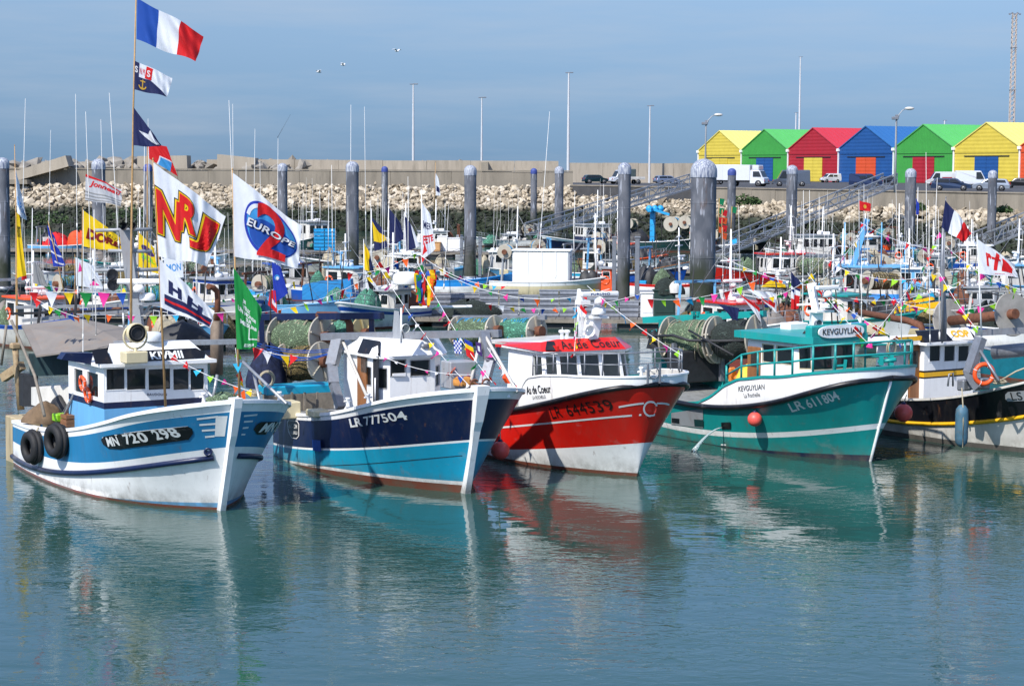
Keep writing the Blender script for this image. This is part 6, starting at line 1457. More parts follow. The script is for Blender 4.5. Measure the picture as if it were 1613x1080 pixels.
# ================================================================ THE BOATS BEHIND
BB = {}
def craft(key, px, py, deg, L_, B_, h, bands, label, cab=None, deckc=None, mast=None, cap=white, rake=.7, bare=0, name='fishing_boat', cat='fishing boat', **k):
    """px, py: the waterline under the middle of the boat; bands: [(height fraction, paint)]"""
    P = hull_P(L_, B_, h, R_(deg), rake, **k); g = G(px, py); a = Vector((math.sin(P['th']), -math.cos(P['th']), 0))
    b = Boat(P, (g + a * (L_ / 2 - rake))[:2], label, name, cat); BB[key] = b
    b.hull([((lambda t, f=f: ctrl(P['zs'], t) * f) if f < 1 else None, m_) for f, m_ in bands], (.12, .06), cap, .5 if h > 1.2 else .35, nt=40, deckm=deckc)
    if cab:
        for c in (cab if isinstance(cab, list) else [cab]):
            x0, x1 = c['x'][0] * L_, c['x'][1] * L_; w_ = c.get('w', .34) * B_; z0 = h * .2; z1 = z0 + c.get('h', 2.1) + h * .2; rk = c.get('rake', .15)
            ft = [(x0, -w_), (x1 - .25, -w_), (x1, -w_ + .25), (x1, w_ - .25), (x1 - .25, w_), (x0, w_)]
            tp = [(x0 + .05, -w_ + .05), (x1 - .25 - rk, -w_ + .05), (x1 - rk, -w_ + .28), (x1 - rk, w_ - .28), (x1 - .25 - rk, w_ - .05), (x0 + .05, w_ - .05)]
            v0, v1 = c.get('v', (.58, .88)); ns = max(1, int((x1 - x0) / .9)); win = [(j / ns + .14 / ns, (j + 1) / ns - .14 / ns, v0, v1) for j in range(ns)]
            nf = c.get('nf', 3); fw_ = [(j / nf + .1 / nf, (j + 1) / nf - .1 / nf, v0, v1) for j in range(nf)]
            cols = [(q, white_old if m_ is white else m_) for q, m_ in c.get('cols', [(2, white)])]
            if c.get('blind'): win = fw_ = []
            cabin(b.root, ft, z0, tp, z1, {0: win, 2: fw_, 4: win}, [m_ for _, m_ in cols], [(f, i) for i, (f, _) in enumerate(cols)], roofm=c.get('roof', steel_grey), over=c.get('over', .2), rth=.09, frame=c.get('frame', white))
            b.ztop = z1
    if mast:
        x_, zt, col = mast[0] * L_, mast[1], mast[2] if len(mast) > 2 else white
        z0 = h * .5; mb = MB(); mb.tube([(x_, 0, z0), (x_ - .1, 0, z0 + (zt - z0) * .6), (x_ - .12, 0, zt)], [.09, .07, .04], 8); mb.tube([(x_ - .1, -.6, z0 + (zt - z0) * .7), (x_ - .1, .6, z0 + (zt - z0) * .7)], .035, 6); mb.tube([(x_ - .1, -.35, z0 + (zt - z0) * .85), (x_ - .1, .35, z0 + (zt - z0) * .85)], .03, 6)
        m_ = mb.build('mast', col, b.root)
        mb = MB(); [mb.tube([(x_ - .1, 0, z0 + (zt - z0) * .9), (x_ + d, s_, h * .8)], .012, 5) for d, s_ in ((L_ * .3, 0), (-L_ * .3, B_ * .4), (-L_ * .3, -B_ * .4))]; mb.build('rigging', galv, m_)
        radar(m_, (x_ + .1, 0, z0 + (zt - z0) * .45), 1.1, R_(deg) * 0 + 1.57); dome(m_, (x_ + .3, .3, z0 + (zt - z0) * .3), .22)
    rg = random.Random(key); dkz = h * .35
    gm = [net_green, net_teal, net_tan, net_dark, net_dark, darkm, darkm, rope_m, rusty, rusty, canvas_grey]
    if not bare:
        for i in range(5): heap(b.root, (L_ * rg.uniform(.06, .36) if i < 3 else L_ * rg.uniform(.7, .82), rg.uniform(-.3, .3) * B_, dkz), rg.uniform(.5, 1.0), rg.uniform(.4, .9), rg.uniform(.7, 1.7), rg.choice(gm), 'net_heap', rg.randint(0, 999))
        for i in range(3): MB().box((L_ * rg.uniform(.05, .3), rg.uniform(-.35, .35) * B_, dkz + .35 + .3 * i), (rg.uniform(.5, .9), rg.uniform(.5, .9), rg.uniform(.35, .6)), ch=.03, rz=rg.uniform(0, 1)).build('deck_box', rg.choice([white_plastic, blue_plastic, grey_plastic, cream, orange, white_old]), b.root)
        x_ = L_ * rg.uniform(.04, .12); zt = h + rg.uniform(1.0, 2.0); mb = MB(); [mb.bar((x_, s_ * B_ * .36, dkz), (x_ + .1, s_ * B_ * .32, zt), .12) for s_ in (-1, 1)]; mb.bar((x_ + .1, -B_ * .42, zt), (x_ + .1, B_ * .42, zt), .13)
        mb.build('gallows', rg.choice([galv, steel_grey, sky_blue, white_old, rusty]), b.root)
        mb = MB(); [mb.tube(sag((x_ + .1, rg.uniform(-.4, .4) * B_, zt), (L_ * rg.uniform(.4, .95), rg.uniform(-.4, .4) * B_, h + rg.uniform(0, 2.4)), .1), .014, 4) for _ in range(5)]; [mb.tube([(L_ * u, v * B_, dkz), (L_ * u + rg.uniform(-.6, .6), v * B_ * .8, h + rg.uniform(.8, 2.6))], .035, 5) for u, v in ((rg.uniform(.1, .9), rg.uniform(-.4, .4)) for _ in range(5))]; mb.build('tackle', darkm, b.root)
        if rg.random() < .6: net_drum(b.root, (x_ + 1.0, -B_ * .3, zt - .6), (x_ + 1.0, B_ * .3, zt - .6), .55, .45, rg.choice([net_green, net_teal, net_tan, net_dark]))
        if cab:
            for i in range(5): xx = (cab[0] if isinstance(cab, list) else cab)['x'][0] * L_ + .3 * i; yy = rg.uniform(-.3, .3) * B_; whip(b.root, (xx, yy, b.ztop), (xx - .1, yy, b.ztop + rg.uniform(1.2, 5)), .02)
            dome(b.root, (xx, 0, b.ztop + .1), rg.uniform(.18, .3)); MB().box((xx - .5, .5, b.ztop + .2), (.6, .5, .3), ch=.05).build('raft_box', white_plastic, b.root); lifebuoy(b.root, (xx - .9, -B_ * .33, b.ztop - .8), (0, 1, 0), .26)
            railing(b.root, [b.pt(t, float(b.top(t)) + .02, sd, -.06) for t, sd in ((.8, -1), (.88, -1), (.96, -1), (.96, 1), (.88, 1), (.8, 1))], .55, galv, .02)
    return b
W1 = [(.10, red_dark), (1, white)]
craft('A', 160, 463, -68, 9.5, 3.2, 1.7, [(.1, red_dark), (.62, sky_blue), (1, white)], 'light blue hull with white topsides and round portholes behind the yellow flag', cab=dict(x=(.28, .46), w=.3, h=1.2, cols=[(2, sky_blue)]), deckc=grey_wood)
b = BB['A']
for px in (148, 174, 197):
    t, z = b.shell(px, 409 + (px - 148) * .2, -1 if False else 1)
for s_ in (-1, 1):
    for t in (.52, .64, .76):
        c = b.pt(t, float(ctrl(b.P['zs'], t)) * .8, s_, 0); n = b.pt(t, float(ctrl(b.P['zs'], t)) * .8, s_, 1) - c; mb = MB(); mb.lathe(c + n * .02, [(.001, .01), (.13, .01), (.16, 0)], 14, axis=n); mb.build('porthole', darkm, b.root)
craft('B', 352, 502, 35, 9, 3.3, 1.5, [(.08, red_dark), (.72, white), (.86, royal), (1, white)], 'white boat with a blue line and dark cabin windows, half hidden by the green flag', cab=dict(x=(.3, .62), h=1.7, cols=[(.9, white), (2, royal)]), mast=(.4, 5.2))
craft('C', 150, 503, 45, 8, 3, 1.3, [(.1, red_dark), (.6, white), (.8, royal), (1, white)], 'low white boat with a blue stripe behind the grey canopy beams', cab=dict(x=(.5, .72), h=1.2), mast=(.5, 4))
craft('D', 480, 506, 62, 9, 3.2, 1.55, [(.1, red_dark), (.78, sky_blue), (1, sky_blue)], 'pale blue boat behind the navy net gantry', cap=sky_blue, cab=dict(x=(.1, .3), h=1.1, cols=[(2, sky_blue)], blind=1), mast=(.32, 4.5))
craft('E', 880, 464, 84, 9.5, 3.4, 1.5, [(.15, cream), (.7, cream), (1, white)], 'cream boat carrying a white tarpaulin tent behind the fish crates', cab=dict(x=(.82, .93), h=1.3, cols=[(2, orange)], nf=1), mast=(.78, 5.5))
b = BB['E']; mb = MB(); mb.box((3.6, 0, 1.95), (4.0, 2.6, 2.3), ch=.12); mb.box((3.6, 0, 3.12), (4.15, 2.75, .12), ch=.05); [mb.box((1.7 + .98 * i, s_ * 1.31, 1.95), (.06, .05, 2.2), ch=.02) for i in range(1, 4) for s_ in (-1, 1)]; mb.build('tarpaulin_tent', tarp_white, b.root)
net_drum(b.root, (1.0, -.9, 3.0), (1.0, .9, 3.0), .5, .42, net_tan)
craft('F', 955, 447, 70, 8, 3.0, 1.4, [(.1, red_dark), (.7, white), (1, teal_blue)], 'white cabin boat with blue lower cabin behind the near weedy pile', cab=dict(x=(.30, .62), h=2.1, cols=[(.35, sky_blue), (2, white)], w=.38), mast=(.4, 5.4))
craft('G', 1006, 452, 58, 8.5, 3.0, 1.9, [(.12, red_dark), (.7, royal), (.85, navy), (1, white)], 'blue wooden boat with raised bow pointing right, left of the thickest pile', cab=dict(x=(.2, .4), h=1.2), cap=brown_wood)
craft('H', 1224, 457, -72, 11.5, 3.7, 1.9, [(.36, white), (.93, red_paint), (1, white)], 'red boat with white waterline right of the thickest pile, number on its bow', cab=dict(x=(.30, .62), h=1.9, cols=[(2, white)], w=.32, roof=red_paint), mast=(.42, 6.2))
b = BB['H']; b.plate([(1131, 415), (1136, 412), (1158, 419), (1157, 427), (1133, 423)], black_paint, 'number_plate'); b.letter('145965', (1133, 422), (1156, 426), 6, ink_white, lift=.05, off=.02)
craft('I', 1226, 512, -48, 9.5, 3.4, 2.0, [(.10, red_dark), (.34, white), (.86, royal), (1, white)], 'royal blue boat with white stem and rail, number in white on its bow', cab=dict(x=(.28, .5), h=1.4), mast=(.5, 5), cap=white)
b = BB['I']; stem_post(b, .2, white, -.4, 2.2, .28, .1); b.letter('229 093', (1187, 470), (1232, 464), 9, ink_white, lift=.04)
craft('J', 1372, 502, 78, 9, 3.2, 1.5, [(.1, red_dark), (1, white)], 'white boat with a blue and white wheelhouse and pale blue mast', cab=dict(x=(.32, .70), h=2.5, cols=[(.45, paint('mid blue paint', 60, 140, 212)), (2, white)], roof=sky_blue, over=.5, w=.4, v=(.55, .85)))
b = BB['J']; mb = MB(); mb.bar(b.atD(1340, 430, 121), b.atD(1366, 345, 121), .45, .25); [mb.tube([b.atD(px, py, 121), b.atD(px + 22, py - 1, 121)], .05, 6) for px, py in ((1352, 366), (1352, 377), (1348, 393), (1345, 409))]; [mb.tube([b.atD(px, 420, 121), b.atD(px + 1, 350, 121)], .035, 6) for px in (1330, 1356, 1388)]; mb.build('mast', sky_blue, b.root)
P = [b.atD(*p, 120) for p in ((1297, 427), (1320, 427), (1320, 417), (1297, 417))]; mb = MB(); mb.prism(P[::-1], (0, 0, .0001)) if False else mb.prism(P, (.02, .08, 0)); nb = mb.build('name_board', white, b.root); flat_text('RAUDE', b.atD(1299, 426, 119.8), b.atD(1318, 426, 119.8), (0, 0, .26), 'lettering', royal, nb, (0, 0, 0), .02)
craft('K', 1508, 448, 96, 9.5, 3.2, 1.7, [(.1, red_dark), (1, sky_blue)], 'pale blue boat in front of the right gangway, behind the red lettered flag', cab=dict(x=(.2, .4), h=1.5, cols=[(2, white)]), mast=(.3, 5))
craft('L', 497, 398, 25, 9.5, 3.3, 2.0, [(.1, red_dark), (1, green_dark)], 'small dark green trawler with white wheelhouse left of the broad pile', cab=dict(x=(.35, .62), h=2.4, w=.4), mast=(.4, 5.6))
craft('M', 672, 394, -84, 9, 3.2, 1.3, W1, 'white cabin cruiser behind the navy and white flags', cab=dict(x=(.25, .66), h=1.5, w=.38, rake=.6), mast=(.4, 5.5), name='motor_boat', cat='motor boat')
craft('N', 800, 388, -78, 8.5, 2.9, 1.1, W1, 'low white motor boat right of the weedy topped middle pile', cab=dict(x=(.35, .62), h=.9, rake=.5), name='motor_boat', cat='motor boat')
craft('O', 925, 395, -66, 11, 3.6, 1.6, [(.1, red_dark), (.8, navy), (1, white)], 'dark hulled trawler with white cabin and cross mast under the first gangway', cab=dict(x=(.3, .6), h=2.2, w=.36, cols=[(.5, navy), (2, white)]), mast=(.4, 6.6))
craft('P', 1046, 396, 72, 11, 3.6, 1.7, [(.1, red_dark), (1, green_dark)], 'dark green work boat with a blue hoist and net reels left of the thickest pile', cab=dict(x=(.78, .9), h=2.2, w=.36), deckc=darkm)
b = BB['P']; mb = MB(); mb.bar((4.2, 0, 1), (4.2, 0, 4.6), .5); mb.bar((4.2, -1.6, 4.5), (4.2, 1.6, 4.5), .4); mb.bar((4.2, -.6, 4.6), (6.2, -.6, 4.0), .25); [mb.ball((4.0 + .5 * i, -.8 + .5 * i, 4.6), .4, 0, 10) for i in range(3)]; mb.build('hoist', blue_plastic, b.root)
net_drum(b.root, (6.5, -1.2, 3.0), (6.5, 1.2, 3.0), .8, .66, net_tan); net_drum(b.root, (8.0, -1.1, 3.2), (8.0, 1.1, 3.2), .7, .6, net_green); heap(b.root, (2.5, 0, 1.0), 1.2, 1.1, 1.3, darkm, 'net_heap', 51)
craft('Q', 1158, 400, 66, 7, 2.6, 1.5, [(.08, white), (.9, black_paint), (1, white)], 'small black boat with white letters right of the thickest pile')
b = BB['Q']; b.letter('OT1123', (1134, 391), (1153, 388), 5, ink_white, lift=.04); heap(b.root, (3.4, 0, .8), .8, .7, .8, blue_plastic, 'net_heap', 52)
craft('R', 1285, 418, -80, 10, 3.4, 1.5, [(.1, red_dark), (1, white)], 'white trawler with square cabin at the foot of the second gangway', cab=dict(x=(.35, .72), h=2.2, w=.38), mast=(.45, 5.5))
craft('S', 1425, 430, 82, 9, 3.2, 1.4, [(.1, red_dark), (1, sky_blue)], 'sky blue boat with white cabin below the slender far piles', cab=dict(x=(.4, .66), h=1.8, cols=[(.3, sky_blue), (2, white)]), mast=(.45, 6))
craft('T', 1440, 524, 28, 9, 3.3, 1.5, [(.1, red_dark), (1, teal)], 'teal boat with a yellow boom between the teal and black trawlers', cab=dict(x=(.55, .75), h=1.5, cols=[(2, teal)]), cap=teal)
b = BB['T']; mb = MB(); mb.bar(b.atD(1388, 491, 108), b.atD(1486, 479, 104), .4, .3); mb.bar(b.atD(1390, 484, 108), b.atD(1470, 470, 105), .16); mb.build('boom', yellow_paint, b.root)
craft('U', 1520, 532, 80, 7.5, 2.7, 1.25, [(.1, red_dark), (.7, cream), (.85, royal), (1, cream)], 'cream boat with a blue band under the rusty net reel')
craft('V', 1640, 552, 30, 10, 3.6, 1.7, [(.1, red_dark), (.85, white), (1, royal)], 'white wheelhouse boat cut off at the right edge, blue topped', cab=dict(x=(.5, .75), h=2.2, cols=[(.9, white), (2, royal)]))
craft('X', 1700, 604, 32, 8.5, 3.4, 1.9, [(.1, red_dark), (1, mat('deep turquoise', srgb(18, 104, 118), .5, var=.2))], 'turquoise hull half seen behind the black trawler at right', cap=steel_grey, bare=1)
craft('Z', 285, 556, 32, 8.5, 3.3, 1.6, [(.1, red_dark), (.7, navy), (1, sky_blue)], 'boat with a navy name board behind the blue trawler wheelhouse', cab=dict(x=(.4, .68), h=1.6, cols=[(.45, white), (2, navy)], roof=sky_blue), mast=(.35, 5))
craft('AA', 604, 514, -30, 8.5, 3.2, 1.5, [(.1, red_dark), (.7, white), (.85, royal), (1, white)], 'white boat with a blue stripe and broad radar dome behind the navy trawler', cab=dict(x=(.35, .6), h=1.4), mast=(.4, 5.2))
b = BB['AA']; radar(b.root, b.atD(695, 492, 111), 3.4, dirv=b.loc(W(800, 488, 111)) - b.loc(W(700, 490, 111))); dome(b.root, b.atD(626, 452, 112), 1.0, white_plastic) if False else dome(b.root, b.atD(640, 448, 112), .75)
craft('AB', 1262, 552, 30, 9, 3.4, 1.6, [(.1, red_dark), (1, red_paint)], 'red boat tucked behind the teal trawler wheelhouse', cap=sky_blue, deckc=red_paint)
craft('AC', 290, 425, 70, 8.5, 3, 1.4, [(.1, red_dark), (1, white)], 'white boat glimpsed under the red lettered white flag', cab=dict(x=(.3, .5), h=1.6), mast=(.4, 5))
b = BB['AC']; heap(b.root, (5.5, 0, .8), 1.1, .9, 1.5, rusty, 'net_heap', 55)
craft('AD', 113, 398, 80, 8.5, 3, 1.2, [(.1, red_dark), (1, sky_blue)], 'boat piled with red and orange nets behind the blue patterned flag')
b = BB['AD']; heap(b.root, (2.6, 0, .7), 1.4, 1.0, 1.3, mat('red netting', srgb(200, 30, 34), .9, var=.35, scale=5), 'net_heap', 61); heap(b.root, (5.0, 0, .7), 1.3, 1.0, 1.5, mat('orange netting', srgb(214, 80, 40), .9, var=.35, scale=5), 'net_heap', 62)
craft('AE', 560, 430, -78, 9.5, 3.2, 1.3, [(.1, red_dark), (1, white_old)], 'worn white boat with tan gear left of the yellow and navy flag', cab=dict(x=(.2, .38), h=1.6)); heap(BB['AE'].root, (5.5, 0, .7), 1.6, 1.1, .9, rope_m, 'net_heap', 63)
craft('AF', 735, 462, 75, 7.5, 2.6, 1.5, [(.1, red_dark), (.55, white), (1, paint('bright blue paint', 40, 140, 214))], 'bright blue open boat in front of the weed patched pile', cap=paint('bright blue paint', 0, 0, 0))
craft('AG', 1560, 500, 85, 9, 3.2, 1.3, [(.1, red_dark), (1, steel_grey)], 'grey boat with white radar bar under the red lettered white flag', cab=dict(x=(.3, .55), h=1.3, cols=[(2, steel_grey)]), mast=(.35, 5.5))
cb = lambda c, r=white, x=(.3, .6), h=1.7: dict(x=x, h=h, cols=[(2, c)], roof=r)
for key, px, py, deg, L_, h, c1, c2, lab, cab in (
    ('BA', 66, 545, 38, 9, 1.6, white_old, royal, 'white boat with an orange roofed cabin behind the gallows of the blue trawler', cb(white, orange)),
    ('BB', 245, 492, -60, 8.5, 1.5, teal_blue, white, 'turquoise boat with a white top strake left of the blue trawler mast', cb(white)),
    ('BC', 440, 470, -70, 9, 1.5, white, royal, 'white boat with a royal blue rail behind the green flag pole', cb(white_old, royal)),
    ('BD', 560, 476, 60, 8.5, 1.4, royal, white, 'royal blue boat with tan nets left of the broad radar dome', cb(white, sky_blue)),
    ('BE', 655, 446, 80, 8.5, 1.3, white_old, sky_blue, 'worn white boat with pale blue rail under the navy and white flags', cb(white_old)),
    ('BF', 1085, 470, 62, 8.5, 1.5, white, red_paint, 'white boat with a red rail just in front of the thickest pile', None),
    ('BG', 1165, 555, 30, 9, 1.7, red_paint, white, 'red boat with white rail behind the net drums of the teal trawler', cb(white, red_paint)),
    ('BH', 1310, 470, -66, 9, 1.5, sky_blue, white, 'pale blue boat with white rail right of the royal blue boat', cb(white)),
    ('BI', 1330, 536, 42, 9, 1.6, white, teal, 'white boat with a teal rail right behind the teal trawler mast', cb(white_old, teal)),
    ('BJ', 1450, 476, 84, 9, 1.4, teal_blue, white, 'turquoise boat with a white rail behind the yellow boom', cb(sky_blue, white)),
    ('BK', 1585, 470, -80, 9, 1.5, white, sky_blue, 'white boat with pale blue rail under the right edge flag', cb(white, sky_blue)),
    ('BL', 1545, 428, 80, 9.5, 1.5, royal, white, 'dark blue boat with white rail against the right gangway', cb(white)),
    ('BM', 1350, 408, -75, 9, 1.4, white_old, royal, 'small white boat with a royal blue rail under the second gangway', cb(white)),
    ('BN', 985, 425, 68, 8, 1.4, white, orange, 'white boat with an orange rail beside the near weedy pile', cb(white, orange)),
    ('BO', 205, 432, -76, 9, 1.3, white, teal, 'white boat with a teal rail behind the small yellow badge flag', cb(white)),
    ('BP', 800, 440, -84, 8, 1.3, sky_blue, white, 'pale blue boat with coiled gear left of the white tarpaulin tent', cb(white, x=(.5, .7)))):
    craft(key, px, py, deg, L_, L_ * .36, h, [(.1, red_dark), (.84, c1), (1, c2)], lab, cab=cab, mast=(.42, RN.uniform(4.2, 6.2)), cap=c2)
# slim aerials standing on those boats
for k, pts in {'A': [(42, 155, 34, 400, 140), (80, 205, 76, 410, 140)], 'C': [(100, 352, 100, 490, 118)], 'B': [(360, 158, 372, 450, 121), (371, 164, 368, 440, 121), (399, 203, 398, 470, 121), (384, 256, 385, 470, 121)],
               'D': [(437, 218, 436, 480, 120), (413, 254, 413, 480, 120)], 'L': [(505, 300, 505, 370, 212)], 'AE': [(554, 165, 552, 430, 168), (578, 168, 577, 430, 168)], 'M': [(700, 320, 700, 390, 222), (643, 295, 643, 390, 222)],
               'AA': [(585, 315, 583, 495, 113), (602, 278, 601, 480, 113), (644, 278, 643, 500, 113)], 'AF': [(706, 322, 699, 455, 142), (785, 345, 762, 470, 138)], 'E': [(862, 176, 845, 455, 144), (904, 340, 905, 440, 144)], 'H': [(1244, 322, 1256, 420, 148), (1212, 380, 1203, 445, 148), (1274, 300, 1276, 420, 148)],
               'J': [(1330, 352, 1330, 480, 120), (1364, 310, 1366, 470, 120)], 'R': [(1241, 330, 1243, 400, 190), (1290, 310, 1290, 400, 190)], 'S': [(1413, 290, 1414, 415, 178), (1458, 240, 1460, 420, 178), (1475, 280, 1470, 420, 178)], 'I': [(1187, 385, 1186, 500, 116), (1205, 390, 1196, 500, 116)],
               'K': [(1500, 330, 1500, 440, 158)], 'AG': [(1521, 395, 1520, 480, 128)], 'O': [(905, 300, 905, 370, 225), (950, 290, 950, 370, 225)], 'Z': [(265, 420, 262, 540, 94)], 'T': [(1429, 380, 1425, 510, 106)], 'G': [(1034, 390, 1033, 470, 152)]}.items():
    for (x1, y1, x0, y0, D) in pts:
        b = BB[k]; whip(b.root, b.atD(x0, y0, D), b.atD(x1, y1, D), .022 * D / 80 if D > 60 else .02)
mb = MB(); a, c = W(437, 217, 120), W(458, 180, 120); BB['D']; whip(BB['D'].root, BB['D'].loc(a), BB['D'].loc(c), .015, darkm)
tag(MB().prism([W(476, 472, 124), W(556, 470, 124), W(552, 441, 126), W(500, 445, 126), W(476, 450, 126)], (0, 2.0, 0)).thing('tarpaulin', tarp_blue, 'blue tarpaulin cover behind the net reels of the navy trawler', 'tarpaulin'))

# ---------------------------------------------------------------- crates and gear on the pontoons
def crate_mesh(l, w, h):
    mb = MB(); t = .03
    mb.box((0, 0, .02), (l - .08, w - .08, .04))
    for s in (-1, 1):
        mb.box((0, s * (w / 2 - t / 2), h * .5), (l, t, h * .84)); mb.box((s * (l / 2 - t / 2), 0, h * .5), (t, w - 2 * t - .004, h * .84))
        mb.box((0, s * (w / 2 + .012), h * .86), (l + .05, .05, h * .1)); mb.box((0, s * (w / 2 + .008), h * .3), (l, .03, h * .06)); mb.box((s * (l / 2 + .012), 0, h * .86), (.05, w - .02, h * .1))
    return mb
proto = crate_mesh(1.05, .65, .30).build('fish_crate', grey_plastic); tag(proto, 'grey plastic fish crate in the long stacked row on the nearest pontoon', 'crate', 'grey fish crates stacked on the nearest pontoon')
first = True
for i in range(9):
    n = [5, 5, 4, 5, 5, 5, 4, 3, 5][i]
    for j in range(n):
        p = W(770 + i * 31.5, 497 - .25 * i, 113.4); o = proto if first else proto.copy()
        if not first: COL.objects.link(o)
        first = False; o.location = (p.x + RN.uniform(-.02, .02), p.y + RN.uniform(-.04, .04), .56 + .305 * j); o.rotation_euler = (0, 0, RN.uniform(-.05, .05))
for i in range(4):
    for j in range(4):
        p = W(700 + i * 24, 476, 126); o = proto.copy(); COL.objects.link(o); o['label'] = 'grey plastic crate in the smaller stack left of the long crate row'; o['group'] = 'grey crates left of the long row'; o.location = (p.x, 114.6 + RN.uniform(-.03, .03), .56 + .305 * j)
pb = crate_mesh(1.0, .8, .36).build('fish_crate', blue_plastic); tag(pb, 'bright blue fish crate in the tall stack on the far left pontoon', 'crate', 'blue fish crates stacked on the far pontoon'); first = True
for i in range(2):
    for j in range(6):
        o = pb if first else pb.copy()
        if not first: COL.objects.link(o)
        first = False; p = W(503 + i * 17, 400, 204); o.location = (p.x, p.y, .56 + .37 * j)
def cab_box(px, py, D, w, h, d, m_, name, label, cat):
    p = W(px, py, D); mb = MB(); mb.box((p.x, p.y, .56 + h / 2), (w, d, h), ch=.05); mb.box((p.x, p.y - d / 2 - .01, .56 + h * .55), (w * .8, .03, h * .7)); mb.box((p.x, p.y, .56 + h + .03), (w + .1, d + .1, .07), ch=.02); mb.thing(name, m_, label, cat)
cab_box(1019, 498, 113, .72, 1.35, .6, white_plastic, 'white_cabinet', 'white service cabinet on the near pontoon beside the weedy pile', 'cabinet')
cab_box(1046, 498, 113, 1.2, 1.5, .8, mat('dark green plastic', srgb(24, 52, 46), .6), 'waste_bin', 'dark green waste bin right of the white service cabinet', 'bin')
cab_box(697, 398, 204, 1.0, 1.5, .9, white_plastic, 'tank', 'white tank on the far pontoon below the white red lettered flag', 'tank'); cab_box(716, 398, 204, 1.3, 1.3, .9, white_plastic, 'tank', 'caged white tank right of the smaller white tank', 'tank')
cab_box(686, 399, 203, 1.0, .9, .8, mat('carton', srgb(196, 150, 100), .9), 'carton_box', 'tan box on the far pontoon beside the white tanks', 'box')
for px, t_, y0, D, l in ((967, 375, 470, 130, 'square grey post just left of the near weedy pile'), (1003, 375, 500, 115, 'square grey post just right of the near weedy pile'), (756, 375, 440, 160, 'thin square post right of the weed patched pile'), (727, 375, 430, 170, 'thin square post left of the weed patched pile')):
    p, q = W(px, y0, D), W(px, t_, D); mb = MB(); mb.box((p.x, p.y, (q.z + .3) / 2), (.26, .26, q.z - .3), ch=.03); mb.box((p.x, p.y, q.z + .05), (.34, .34, .1), ch=.02); mb.thing('pontoon_post', galv, l, 'post')
mb = MB(); p = W(1085, 478, 113)
root = empty('lobster_pot_pile', (W(1053, 478, 113).x, 113, .56), 0, 'tangle of nets and pots heaped on the dark green bin', 'net heap'); heap(root, (0, 0, 1.3), .8, .5, .9, net_dark, 'net', 71); heap(root, (.3, -.2, 1.4), .4, .35, .6, white_old, 'net', 72)
root = empty('net_heap', (W(740, 489, 113).x, 113, .56), 0, 'low grey net heap left of the fish crates', 'net heap'); heap(root, (0, 0, 0), 1.6, .9, .9, net_dark, 'net', 73)
# marker flags on canes with floats, by the thickest pile
for k, (px, py0, py1, cs) in enumerate(((1131, 380, 312, 'green'), (1136, 385, 330, 'orange'), (1151, 372, 325, 'green'))):
    a, c = W(px, py0, 205), W(px + 2, py1, 205); root = empty('marker_buoy', a, 0, ('cane with green rag tops right of the thickest pile', 'cane hung with orange and red rags beside the thickest pile', 'cane with a single green rag, rightmost of the marker canes')[k], 'marker cane', 'marker canes with rags'); mb = MB(); mb.tube([(0, 0, 0), c - a], .04, 6); mb.build('cane', bamboo, root)
    for j in range(4 if k < 2 else 1):
        mb = MB(); z = (c - a).z * (1 - .22 * j); mb.quad((0, 0, z), (.6, -.1, z - .1), (.5, .15, z - .75), (0, 0, z - .55)); mb.build('rag', cloth('green', 20, 140, 90) if (cs == 'green' and j < 2) else cloth('orange', 228, 92, 40) if j % 2 else cloth('red', 214, 30, 44), root)
# the man on the pontoon
def person(pos, rz, label):
    root = empty('person', pos, rz, label, 'person')
    V = [(0, 0, .95), (0, .02, 1.2), (.05, .02, 1.42), (.10, .02, 1.53), (.14, .02, 1.66), (.0, .10, .86), (.02, .12, .48), (-.03, .13, .08), (.1, .13, .03), (.0, -.10, .86), (.08, -.12, .5), (.0, -.13, .08), (.13, -.13, .03), (.04, .19, 1.40), (.08, .26, 1.14), (.26, .22, .98), (.04, -.19, 1.40), (.06, -.26, 1.14), (.24, -.2, 1.0), (.31, .21, .96), (.30, -.19, .98)]
    E = [(0, 1), (1, 2), (2, 3), (3, 4), (0, 5), (5, 6), (6, 7), (7, 8), (0, 9), (9, 10), (10, 11), (11, 12), (2, 13), (13, 14), (14, 15), (2, 16), (16, 17), (17, 18), (15, 19), (18, 20)]
    Rr = [.15, .16, .15, .06, .095, .11, .085, .055, .05, .11, .085, .055, .05, .075, .052, .036, .075, .052, .036, .035, .035]
    me = bpy.data.meshes.new('body'); me.from_pydata(V, E, []); ob = bpy.data.objects.new('body', me); COL.objects.link(ob)
    md = ob.modifiers.new('s', 'SKIN'); sk = me.skin_vertices[0].data
    for i, r in enumerate(Rr): sk[i].radius = (r * (1.15 if i in (0, 1, 2) else 1) * .9, r)
    sk[0].use_root = True; ob.modifiers.new('u', 'SUBSURF').levels = 2; ob.modifiers['u'].render_levels = 2
    dg = bpy.context.evaluated_depsgraph_get(); dg.update(); m2 = bpy.data.meshes.new_from_object(ob.evaluated_get(dg)); bpy.data.objects.remove(ob)
    for m_ in (skin_m, mat('dark shirt', (.02, .022, .03), .9), mat('blue trousers', srgb(60, 84, 150), .9), rubber): m2.materials.append(m_)
    for p in m2.polygons:
        z = p.center.z; x_ = p.center.x
        p.material_index = 3 if z < .08 else 2 if z < .93 and x_ < .2 and abs(p.center.y) < .23 else 0 if (z > 1.5 or (z < 1.2 and (abs(p.center.y) > .17))) else 1
        p.use_smooth = True
    o = bpy.data.objects.new('body', m2); COL.objects.link(o); o.parent = root
    mb = MB(); mb.ball((.12, .02, 1.70), .105, 0, 14, (1, .9, .75)); mb.build('hair', darkm, root)
g = G(1041, 433, .56); person((g.x, g.y, .56), R_(-40), 'man in dark shirt and blue trousers standing on the pontoon')
